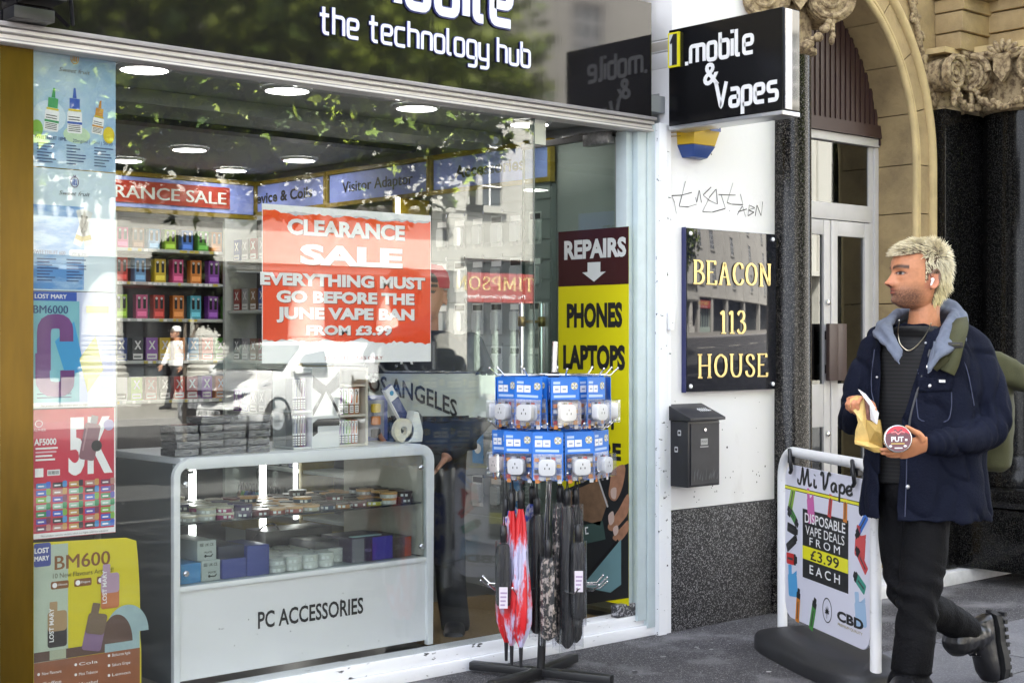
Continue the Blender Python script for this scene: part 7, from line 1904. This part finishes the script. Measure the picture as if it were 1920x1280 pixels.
# ------------------------------------------------------------------ a simpler clothed figure, used twice
def figure(M, label, spec):
    """standing or walking person in its own frame: faces -y, x to its left hand side as seen from the front"""
    o = thing('person', label, 'person', M=M)
    H = spec['h']; k = H / 1.75; F, S = Vector((0, -1, 0)), Vector((1, 0, 0))
    g = MB(); O = Vector((0, -.01, 1.60 * k)); head(g, O, F, S, DUMMY, k * .98)
    limb(g, [O + Vector((0, .02, -.06)), Vector((0, .01, 1.42 * k)), Vector((0, .01, 1.36 * k))], [.055, .056, .07], DUMMY)
    arms_ = spec['arms']; legs_ = spec['legs']
    g.loft([ring((0, 0, z * k), S, F, a, b, 20, .85) for z, a, b in ((.9, .13, .09), (1.1, .14, .09), (1.3, .15, .09), (1.38, .10, .07))], DUMMY)
    for a, s in zip(arms_, (-1, 1)):
        a = [Vector(p) * k for p in a]; limb(g, a, [.045, .038, .028], DUMMY)
        hand(g, a[-1], a[-1] - a[-2], Vector((s, 0, .2)), F, DUMMY, [.6, .65, .7, .75], k)
    for lg in legs_: limb(g, [Vector(p) * k for p in lg], [.07, .05, .04], DUMMY)
    me = fuse(g, .007, 3); ca = me.color_attributes.new('Col', 'FLOAT_COLOR', 'POINT')
    for i, v in enumerate(me.vertices):
        r = v.co - O; c = Vector(spec['skin'])
        if r.length < .2:
            if -r.y > .05 and ((abs(r.x) - .033) / .014) ** 2 + ((r.z - .0155) / .007) ** 2 < 1: c = Vector((.02, .015, .012))
            if -r.y > .05 and abs(r.z - .043) < .006 and .008 < abs(r.x) < .055: c = Vector((.03, .02, .015))
            if -r.y > .1 and abs(r.z + .052) < .008 and abs(r.x) < .022: c = Vector((.3, .1, .08))
            if r.z > .06 or (r.y > .02 and r.z > -.07): c = Vector(spec['hair'])
        ca.data[i].color = (*c, 1)
    finish(me, 'body', [SKIN], o)
    g = MB(); g.loft([ring((0, .0, z * k), S, F, a * spec.get('bulk', 1), b * spec.get('bulk', 1), 28, .85) for z, a, b in ((spec['hem'], .205, .14), (1.0, .195, .135), (1.15, .20, .135), (1.30, .205, .13), (1.38, .17, .11), (1.44, .09, .08))], DUMMY)
    for a in arms_:
        a = [Vector(p) * k for p in a]; limb(g, [a[0], a[1], a[1] * .12 + a[2] * .88], [.075, .063, .052], DUMMY, 18)
    me = fuse(g, .010, 8); wrinkle(me, lambda p: .007 * noise.noise(Vector((p.x * 12, p.y * 12, p.z * 8))))
    top = finish(me, 'top', spec['top'], o)
    if 'band' in spec:
        for p in me.polygons: p.material_index = 1 if spec['band'][0] < p.center.z / k + .03 * abs(p.center.x) < spec['band'][1] else 0
    g = MB()
    for lg in legs_: limb(g, [Vector(p) * k for p in lg], [.10, .077, .070], DUMMY, 18)
    g.ell((0, 0, .93 * k), (.17, .125, .11), DUMMY)
    me = fuse(g, .011, 7); wrinkle(me, lambda p: .007 * noise.noise(Vector((p.x * 13, p.y * 13, p.z * 6)))); finish(me, 'trousers', [spec['trousers']], o)
    for lg in legs_:
        a = Vector(lg[-1]) * k; g = MB(); g.loft([ring(Vector((a.x, a.y + y, max(a.z, .06) - .06 + zz)), S, UP, w_, h_, 18, .8) for y, w_, h_, zz in ((.075, .03, .03, .035), (.05, .043, .05, .05), (-.02, .045, .055, .055), (-.10, .05, .035, .036), (-.165, .045, .028, .03), (-.19, .02, .015, .02))], DUMMY)
        finish(fuse(g, .007, 3), 'shoe', [spec['shoes']], o)
    if 'cap' in spec:
        g = MB(); g.lathe([(.104 * k, .035), (.106 * k, .065), (.098 * k, .105), (.07 * k, .138), (.001, .152)], O + Vector((0, .01, 0)), spec['cap'], 28); cp_ = g.build('cap', o, smooth=60, local=True)
        g = MB(); pd = Vector(spec['peak']); pr_ = pd.cross(UP)
        g.prism([(-.075, 0), (.075, 0), (.07, .05), (.04, .085), (-.04, .085), (-.07, .05)], (O + pd * .085 + UP * .05, -pr_ if False else pr_, pd), .006, spec['cap']); g.build('peak', cp_, local=True)
    return o, O, k
# ================================================================== customer in the shop, pedestrian across the road
JK2 = mat('dark_jacket', (.010, .014, .022), .6, var=.3, vs=8); BND = mat('grey_band', (.50, .53, .48), .7, var=.06, vs=6); CAPR = mat('cap_red', (.40, .03, .05), .7); TR2 = mat('dark_trousers', (.008, .009, .012), .7)
MC, LC = person_frame(800, 6.80)
cu, O_, k_ = figure(MC, 'customer in red cap and dark jacket lettered ANGELES standing behind the shop window', dict(h=1.76, skin=(.42, .21, .13), hair=(.03, .02, .015), hem=.90, bulk=1.14, top=[JK2, BND], band=(1.06, 1.25), trousers=TR2, shoes=BLACKP,
    arms=[[(-.19, 0, 1.36), (-.26, .03, 1.12), (-.20, -.18, 1.0)], [(.20, 0, 1.36), (.27, .02, 1.10), (.10, -.15, .88)]], legs=[[(-.09, 0, .93), (-.10, -.02, .5), (-.11, .0, .1)], [(.09, 0, .93), (.10, -.02, .5), (.13, .0, .1)]], cap=CAPR, peak=(-.75, -.66, 0)))
top = [c for c in cu.children if c.name.startswith('top')][0]
tb = BVHTree.FromPolygons([v.co.copy() for v in top.data.vertices], [list(p.vertices) for p in top.data.polygons])
def on_top(g, txt, size, x0, z0, slope, m, sp=1.0, bold=.02):
    vs, fs = text2d(txt, bold, sp, 0, 2); out = []
    for x, y, z in vs:
        X = x0 + x * size; Z = z0 + y * size * 1.5 + slope * (X - x0) - .55 * (X - x0) ** 2
        h = tb.ray_cast(Vector((X, -1, Z)), Vector((0, 1, 0)))
        out.append((h[0] if h[0] is not None else Vector((X, 0, Z))) + Vector((0, -.004, 0)))
    g.add(out, fs, m)
g = MB(); on_top(g, 'LOS ANGELES', .072, -.30, 1.175, -.02, PRINTK); on_top(g, 'A', .085, -.11, 1.30, 0, PRINTW, 1.0, .01); g.build('chest_lettering', cu, local=True)

WT = mat('white_cotton', (.62, .62, .62), .8)
Mp = Matrix.Translation(Vector((14.9, -22.1, -.004))) @ Matrix.Rotation(-PI / 2, 4, 'Z')
figure(Mp, 'pedestrian in white cap and top walking on the far pavement', dict(h=1.72, skin=(.4, .22, .15), hair=(.05, .04, .03), hem=.92, top=[WT], trousers=TR2, shoes=BLACKP,
    arms=[[(-.19, 0, 1.36), (-.23, .10, 1.12), (-.22, .0, .92)], [(.19, 0, 1.36), (.23, -.08, 1.12), (.21, -.2, .95)]], legs=[[(-.09, 0, .93), (-.10, -.16, .52), (-.10, -.26, .1)], [(.09, 0, .93), (.10, .08, .52), (.11, .32, .16)]], cap=WT, peak=(0, -1, 0)))

# ================================================================== the far side of the street, seen mirrored in the shop glass
def mir(px, py, Y): p = at(px, py, Y=Y); return Vector((p.x, -p.y, p.z))
FY = -25.0
FSTONE = mat('far_white_stone', (.37, .36, .33), .75, var=.10, vs=.7, bump=.1, bs=6); FST2 = mat('far_grey_stone', (.44, .43, .40), .8, var=.15, vs=1.2); FDARK = mat('far_shop_dark', (.03, .033, .036), .25); FGLASS = mat('far_window_glass', (.05, .06, .07), .08, spec=1.0)
MAROON = mat('far_shop_maroon', (.20, .045, .04), .4)
fb = thing('stone_building', 'pale stone building with columns across the street, mirrored in the shop window', 'building', (18, FY, 0))
xs0, xs1 = -8.0, mir(832, 500, 25).x
g = MB()
g.box((xs0, FY - 8, 3.95), (xs1, FY, 15.0), FSTONE)
g.box((xs0, FY - .35, 3.2), (xs1, FY + .75, 3.94), FSTONE); g.box((xs0, FY - .3, 3.05), (xs1, FY + .6, 3.19), FST2)
g.box((xs0, FY - .3, 4.72), (xs1, FY + .55, 4.86), FSTONE); g.box((xs0, FY - .3, 7.9), (xs1, FY + .35, 8.2), FSTONE); g.box((xs0, FY - .3, 11.8), (xs1, FY + .35, 12.1), FSTONE); g.box((xs0, FY - .5, 14.6), (xs1, FY + .7, 15.2), FSTONE)
g.box((xs0, FY - 8, 0), (xs1, FY - 3, 3.1), FDARK)
g.build('facade', fb)
g = MB(); n = int((mir(222, 400, 25).x - xs0) / .32)
for i in range(n): g.lathe([(.05, 4.0), (.08, 4.12), (.09, 4.25), (.05, 4.5), (.07, 4.7)], (xs0 + i * .32, FY + .45, 0), FSTONE, 10)
g.box((xs0, FY + .3, 3.945), (mir(222, 400, 25).x, FY + .6, 4.0), FSTONE); tag(g.build('balustrade', fb, smooth=50), kind='stuff')
xc = [mir(190, 600, 25).x, mir(408, 600, 24.6).x]; step = xc[1] - xc[0]
bays = [xc[0] + step * k for k in range(-5, 5) if xs0 < xc[0] + step * k < xs1 - .4]
for x in bays:
    g = MB(); g.box((x - .62, FY - .6, 0), (x + .62, FY + .68, .62), FST2); g.lathe([(.56, .62), (.56, .70), (.50, .74), (.53, .82), (.46, .88), (.50, .96), (.44, 1.04), (.43, 2.9), (.5, 2.98), (.52, 3.05)], (x, FY + .1, 0), FSTONE, 32)
    for k in range(5): g.lathe([(.450, 1.12 + k * .1), (.455, 1.15 + k * .1), (.450, 1.18 + k * .1)], (x, FY + .1, 0), FST2, 28, cap=False)
    g.build('column', fb, smooth=40)
for i, x in enumerate(bays[:-1]):
    a, b = x + .62, bays[i + 1] - .62
    g = MB(); g.box((a, FY - 1.2, 0), (b, FY - .7, .6), FST2); g.box((a, FY - 1.0, .6), (b, FY - .9, 2.6), FGLASS); g.box((a, FY - 1.1, 2.6), (b, FY - .7, 3.05), MAROON if i % 2 else FDARK)
    for k in range(4): g.box((a + (b - a) * k / 3 - .03, FY - .9, .6), (a + (b - a) * k / 3 + .03, FY - .85, 2.6), FDARK)
    g.build('shopfront', fb)
def sash(x, z, w_, h_, y, parent):
    g = MB(); g.box((x - w_ / 2 - .16, y - .02, z - .18), (x + w_ / 2 + .16, y + .16, z), FSTONE); g.box((x - w_ / 2 - .16, y - .02, z + h_), (x + w_ / 2 + .16, y + .14, z + h_ + .2), FSTONE)
    for s in (-1, 1): g.box((x + s * (w_ / 2 + .08) - .08, y - .02, z), (x + s * (w_ / 2 + .08) + .08, y + .12, z + h_), FSTONE)
    f = g.build('window', parent)
    g = MB(); g.box((x - w_ / 2, y + .005, z), (x + w_ / 2, y + .02, z + h_), FGLASS)
    for k in (1 / 3, 2 / 3): g.box((x - w_ / 2 + w_ * k - .02, y + .021, z), (x - w_ / 2 + w_ * k + .02, y + .05, z + h_), WHITE)
    for k in (.25, .5, .75): g.box((x - w_ / 2, y + .0505, z + h_ * k - .02), (x + w_ / 2, y + .07, z + h_ * k + .02), WHITE)
    g.build('glazing', f)
for i, x in enumerate(bays[:-1]):
    xm = x + step / 2
    for z in (5.2, 9.0, 12.5):
        if z == 12.5: continue
        sash(xm, z, 1.3, 2.1, FY, fb)
# plain white building with the shoe repair shop
xa, xb = xs1 + .15, 62
wb = thing('white_building', 'plain white building with a maroon TIMPSON shopfront across the street', 'building', (30, FY, 0))
fz0, fz1 = mir(920, 567, 25).z, mir(920, 512, 25).z
g = MB(); g.box((xa, FY - 8, fz1 + .5), (xb, FY, 16), FSTONE); g.box((xa, FY - 8, 0), (xb, FY - 1.2, fz1 + .5), FDARK); g.box((xa, FY - 1.2, fz1 + .36), (xb, FY + .25, fz1 + .52), FSTONE); g.box((xa, FY - .3, 15.6), (xb, FY + .6, 16.2), FSTONE)
for x in (xa + .3, mir(1003, 500, 25).x + 1.0, 33.5, 41, 50, 60): g.box((x - .3, FY - 1.2, 0), (x + .3, FY + .10, 15.59), FSTONE)
g.build('facade', wb)
for x in (mir(862, 400, 25).x, 25.6, 29.3, 36.5, 45.2, 54.5):
    for z in (5.0, 8.8, 12.4): sash(x, z, 1.15, 2.1, FY, wb)
ts = thing('shop_sign', 'maroon TIMPSON fascia with gold letters across the street, mirrored in the glass', 'shop sign', (22, FY + .1, fz0))
xt0, xt1 = mir(835, 540, 25).x, mir(1010, 540, 25).x
g = MB(); g.box((xa + .62, FY - 1.0, fz0), (xt1 + .3, FY + .12, fz1), mat('timber_red', (.30, .045, .04), .45)); g.build('board', ts)
tfr = ((mir(926, 545, 25).x, FY + .125, 0), (-1, 0, 0), FZ)               # faces the shop: reads left to right towards -x
g = MB(); hh = (fz1 - fz0); wT = (mir(998, 540, 25).x - mir(852, 540, 25).x); 
Ls = sum(SERIF[c][0] + .12 for c in 'TIMPSON') - .12
strokes(g, SERIF, 'TIMPSON', ((tfr[0][0] + wT / 2, FY + .122, fz0 + hh * .42), (-1, 0, 0), FZ), hh * .44, 0, GLD, h=.004, gap=.12, xs=wT / (Ls * hh * .44), nib=(.06, .18), curve=False, r=.1)
g.fit('The Quality Service People', ((tfr[0][0], FY + .122, fz0 + hh * .14), (-1, 0, 0), FZ), wT * .8, hh * .13, PRINTW, .004); g.build('gold_lettering', ts)
g = MB(); sg = mat('far_shop_green', (.30, .36, .32), .4)
g.box((xa + .62, FY - 1.0, 0), (xt1 + .3, FY - .05, .5), sg); g.box((xa + .62, FY - 1.0, .5), (xt1 + .3, FY - .5, fz0 - .02), FGLASS)
for k in range(5): g.box((xa + .7 + k * (xt1 - xa - .6) / 4, FY - .5, .5), (xa + .82 + k * (xt1 - xa - .6) / 4, FY - .4, fz0 - .02), sg)
g.build('shopfront', wb)

# ------------------------------------------------------------------ parked white van
VX, VY = 11.98, -15.75
vm = Matrix.Translation(Vector((VX, VY, -.12))) @ Matrix.Rotation(rad(70), 4, 'Z') @ Matrix.Scale(.9, 4)
# own frame: nose towards +y (-x in the street), x to the left of the picture of its nose
van = thing('white_van', 'white panel van parked across the street, mirrored in the shop window', 'van', M=vm)
VW = mat('van_white', (.74, .74, .74), .25, coat=.6); VK = mat('van_black', (.012, .012, .013), .35); VG = mat('van_glass', (.03, .045, .045), .04, spec=1.0, coat=1.0); CL = mat('headlight_clear', (.55, .57, .6), .06, coat=1.0, var=.5, vs=30)
prof = [(.0, .30, .42, .70), (-.06, .24, .62, .80), (-.16, .22, .82, .86), (-.30, .22, .98, .88), (-.60, .22, 1.06, .89), (-.95, .22, 1.13, .90), (-1.05, .22, 1.17, .90), (-1.40, .22, 1.40, .89), (-1.72, .22, 1.60, .87), (-2.05, .22, 1.67, .86), (-3.2, .22, 1.69, .86), (-4.1, .22, 1.67, .85), (-4.22, .30, 1.58, .80)]
g = MB(); rings = []
for y, zb, zt, hw in prof:
    belt = min(zt, 1.08); rg = []
    tw_ = hw if zt <= 1.12 else hw - (zt - 1.08) * .16
    for sx in (1, -1):
        s_ = [(hw * .86, zb), (hw * .97, zb + .08), (hw, (zb + belt) / 2), (hw * .985, belt - .04), (tw_ * .97, max(belt, zt - .10)), (tw_ * .82, zt - .015), (tw_ * .4, zt + .012)]
        rg += [Vector((sx * x, y, z)) for x, z in (s_ if sx == 1 else s_[::-1])]
    rings.append(rg)
g.loft(rings, VW); g.build('body', van, smooth=38, local=True)
def yz(L_, x, m, g, t=.006): g.prism([(y, z) for y, z in L_], ((x, 0, 0), (0, 1, 0) if x > 0 else (0, -1, 0), FZ), t, m)
g = MB()
ws = [(-.80, -1.03, 1.165), (.80, -1.03, 1.165), (.70, -1.74, 1.61), (-.70, -1.74, 1.61)]
g.add([Vector((x, y + .016, z + .02)) for x, y, z in ws], [(0, 1, 2, 3)], VG); g.build('windscreen', van, local=True)
for sx in (-1, 1):
    g = MB(); q = [(-1.20, 1.12), (-1.62, 1.45), (-2.25, 1.52), (-2.30, 1.12)]; g.add([Vector((sx * (.905 - max(0, z - 1.08) * .13), y, z)) for y, z in q], [(0, 1, 2, 3) if sx > 0 else (3, 2, 1, 0)], VG); g.build('side_window', van, local=True)
    g = MB(); g.ell((sx * .99, -1.28, 1.16), (.09, .07, .10), VW, 14, 8); g.build('mirror', van, smooth=60, local=True)
    g = MB(); P = [Vector((sx * x, y, z)) for x, y, z in ((.38, .005, .80), (.60, -.02, .77), (.82, -.16, .80), (.905, -.48, .96), (.80, -.36, .985), (.55, -.14, .90))]
    c = sum(P, Vector()) / 6 + Vector((sx * .06, .10, .03)); g.add(P + [c], [(i, (i + 1) % 6, 6) for i in range(6)], CL); g.build('headlight', van, smooth=60, local=True)
    g = MB(); g.lathe([(.001, .0), (.10, .005), (.115, -.02)], (sx * .62, .0, .44), VK, 20, ax=(sx * .45, .9, 0)); g.build('fog_lamp', van, local=True)
    for y in (-.78, -3.42):
        g = MB(); g.lathe([(.20, -.09), (.31, -.09), (.325, -.06), (.325, .06), (.31, .09), (.20, .085)], (sx * .80, y, .325), mat('tyre', (.02, .02, .02), .8), 32, ax=(sx, 0, 0), cap=False); wh = g.build('wheel', van, smooth=40, local=True)
        g = MB(); g.lathe([(.21, .07), (.20, .088), (.17, .075), (.10, .06), (.06, .085), (.001, .09)], (sx * .80, y, .325), mat('wheel_trim', (.42, .43, .44), .35, metal=.5), 28, ax=(sx, 0, 0)); g.build('rim', wh, smooth=30, local=True)
        g = MB(); g.lathe([(.335, .10), (.385, .105), (.385, .02)], (sx * .80, y, .325), VK, 28, ax=(sx, 0, 0), cap=False); g.build('wheel_arch', van, local=True)
nf = ((0, .012, 0), (-1, 0, 0), FZ)
g = MB(); g.prism([(-.52, .50), (.52, .50), (.47, .30), (.40, .255), (-.40, .255), (-.47, .30)], ((0, .0, 0), (-1, 0, 0), FZ), .03, VK)
for k in range(4): g.box((-.42, .031, .28 + k * .05), (.42, .036, .30 + k * .05), mat('grille_grey', (.06, .06, .065), .4))
g.build('lower_grille', van, local=True)
g = MB(); g.prism([(-.56, .83), (.56, .83), (.52, .77), (.2, .74), (.10, .66), (-.10, .66), (-.2, .74), (-.52, .77)], ((0, -.03, 0), (-1, 0, 0), FZ), .065, VK); g.ribbon([(-.54, .765), (-.19, .725), (-.09, .645), (.09, .645), (.19, .725), (.54, .765)], .014, ((0, .036, 0), (-1, 0, 0), FZ), CHROME, .001, .006); g.build('upper_grille', van, local=True)
g = MB(); bfm = ((0, .04, .765), (-1, 0, 0), FZ); g.prism([(-.055, 0), (0, .085), (.055, 0), (0, -.085)], bfm, .014, CHROME); g.flat([(-.018, 0), (0, .04), (.018, 0), (0, -.04)], bfm, .0145, VK); g.build('badge', van, local=True)
g = MB(); g.prism(block((-.26, .375, .26, .485)), ((0, .036, 0), (-1, 0, 0), FZ), .006, PRINTW); g.fit('SB61 EMA', ((0, .0425, .395), (-1, 0, 0), FZ), .46, .07, PRINTK, .002, bold=.02); g.build('number_plate', van, local=True)

# ------------------------------------------------------------------ street trees
LEAF = [mat('leaf_bright', (.36, .45, .06), .5), mat('leaf_mid', (.16, .24, .04), .5), mat('leaf_dark', (.05, .09, .02), .5)]
for m in LEAF: m.node_tree.nodes['Principled BSDF'].inputs['Transmission Weight'].default_value = .0
BARK = mat('bark', (.16, .13, .10), .85, var=.35, vs=12, bump=.4, bs=20)
def leafy(name, label, base, trunk, blobs, n, size, mats, group, rnd):
    t = thing(name, label, 'tree', base, group=group)
    g = MB()
    for L_, rs in trunk: limb(g, [Vector(base) + Vector(p) for p in L_], rs, BARK, 12, 4)
    g.build('trunk', t, smooth=60)
    g = MB(); tot = sum(b[1] * b[2] * b[3] for b in blobs)
    for c, rx, ry, rz in blobs:
        c = Vector(base) + Vector(c)
        for _ in range(int(n * rx * ry * rz / tot)):
            while True:
                p = Vector((rnd.uniform(-1, 1), rnd.uniform(-1, 1), rnd.uniform(-1, 1)))
                if .15 < p.length < 1 and noise.noise(Vector((p.x * rx, p.y * ry, p.z * rz)) * 1.5 + c) > -.30 - .3 * (1 - p.length): break
            q = c + Vector((p.x * rx, p.y * ry, p.z * rz)); s = size * rnd.uniform(.6, 1.25)
            M3 = Matrix.Rotation(rnd.uniform(0, 6.3), 3, 'Z') @ Matrix.Rotation(rnd.gauss(0, .7), 3, 'X') @ Matrix.Rotation(rnd.gauss(.3, .6), 3, 'Y')
            pts = [(-.5, 0, 0), (-.3, .28, .03), (-.1, .2, .05), (.0, .5, -.02), (.15, .2, .05), (.5, .0, -.08), (.15, -.2, .05), (0, -.5, -.02), (-.1, -.2, .05), (-.3, -.28, .03)]
            g.add([q + M3 @ (Vector(a) * s) for a in pts], [(0, 1, 2, 9), (2, 3, 4), (4, 5, 6), (6, 7, 8), (9, 2, 8) if False else (2, 4, 6, 8), (0, 9, 8, 2) if False else (8, 9, 2)], rnd.choice(mats))
    g.build('crown', t)
    return t
RT_ = random.Random(3)
leafy('plane_tree', 'large green plane tree overhanging the road, mirrored at the top of the window', (5.0, -8.6, -.12),
      [([(0, 0, 0), (.1, .05, 2.2), (.4, .0, 4.2), (1.0, .1, 6.2)], [.26, .22, .17, .10]), ([(.3, 0, 3.7), (1.6, .3, 4.7), (3.4, .4, 5.2), (5.2, .3, 5.3)], [.13, .10, .06, .03]), ([(.2, 0, 3.6), (-1.4, -.3, 4.8), (-3.0, -.2, 5.6)], [.12, .08, .04]), ([(.5, .1, 4.4), (1.0, 1.6, 5.6), (1.6, 2.6, 6.2)], [.11, .07, .03])],
      [((2.0, .3, 5.0), 3.0, 2.4, 1.75), ((4.4, .2, 4.75), 2.3, 2.0, 1.5), ((6.0, -.2, 4.35), 1.15, 1.5, .9), ((-1.8, -.3, 6.0), 3.0, 2.6, 1.7), ((3.0, .9, 4.1), 2.4, 1.3, .95), ((1.2, -.4, 7.2), 3.6, 3.0, 1.8), ((1.2, .2, 3.7), 1.6, 1.4, .9), ((4.4, .4, 3.55), 1.7, 1.2, .85), ((2.7, .5, 3.45), 1.6, 1.2, .8)], 31000, .19, LEAF + LEAF[:1], 'trees along the street', RT_)
DL = [mat('leaf_shade_dark', (.014, .016, .009), .9, spec=.05), mat('leaf_shade', (.022, .026, .012), .9, spec=.05)]  # foliage in shadow: the shade is put into these leaf colours
cA, cB = mir(350, 505, 15.2), mir(417, 570, 15.2)
leafy('young_tree', 'slim young tree, leaves coloured as if shaded, across the road, mirrored in the window', (cA.x, -15.2, -.12), [([(0, 0, 0), (.0, 0, 1.2), (.0, 0, cA.z)], [.035, .03, .02]), ([(0, 0, 1.3), (.3, 0, 1.9), (cB.x - cA.x, 0, cB.z)], [.025, .02, .012])],
      [((0, 0, cA.z + .12), .50, .50, .52), ((cB.x - cA.x, 0, cB.z + .1), .50, .46, .60)], 3600, .15, DL, 'trees along the street', RT_)
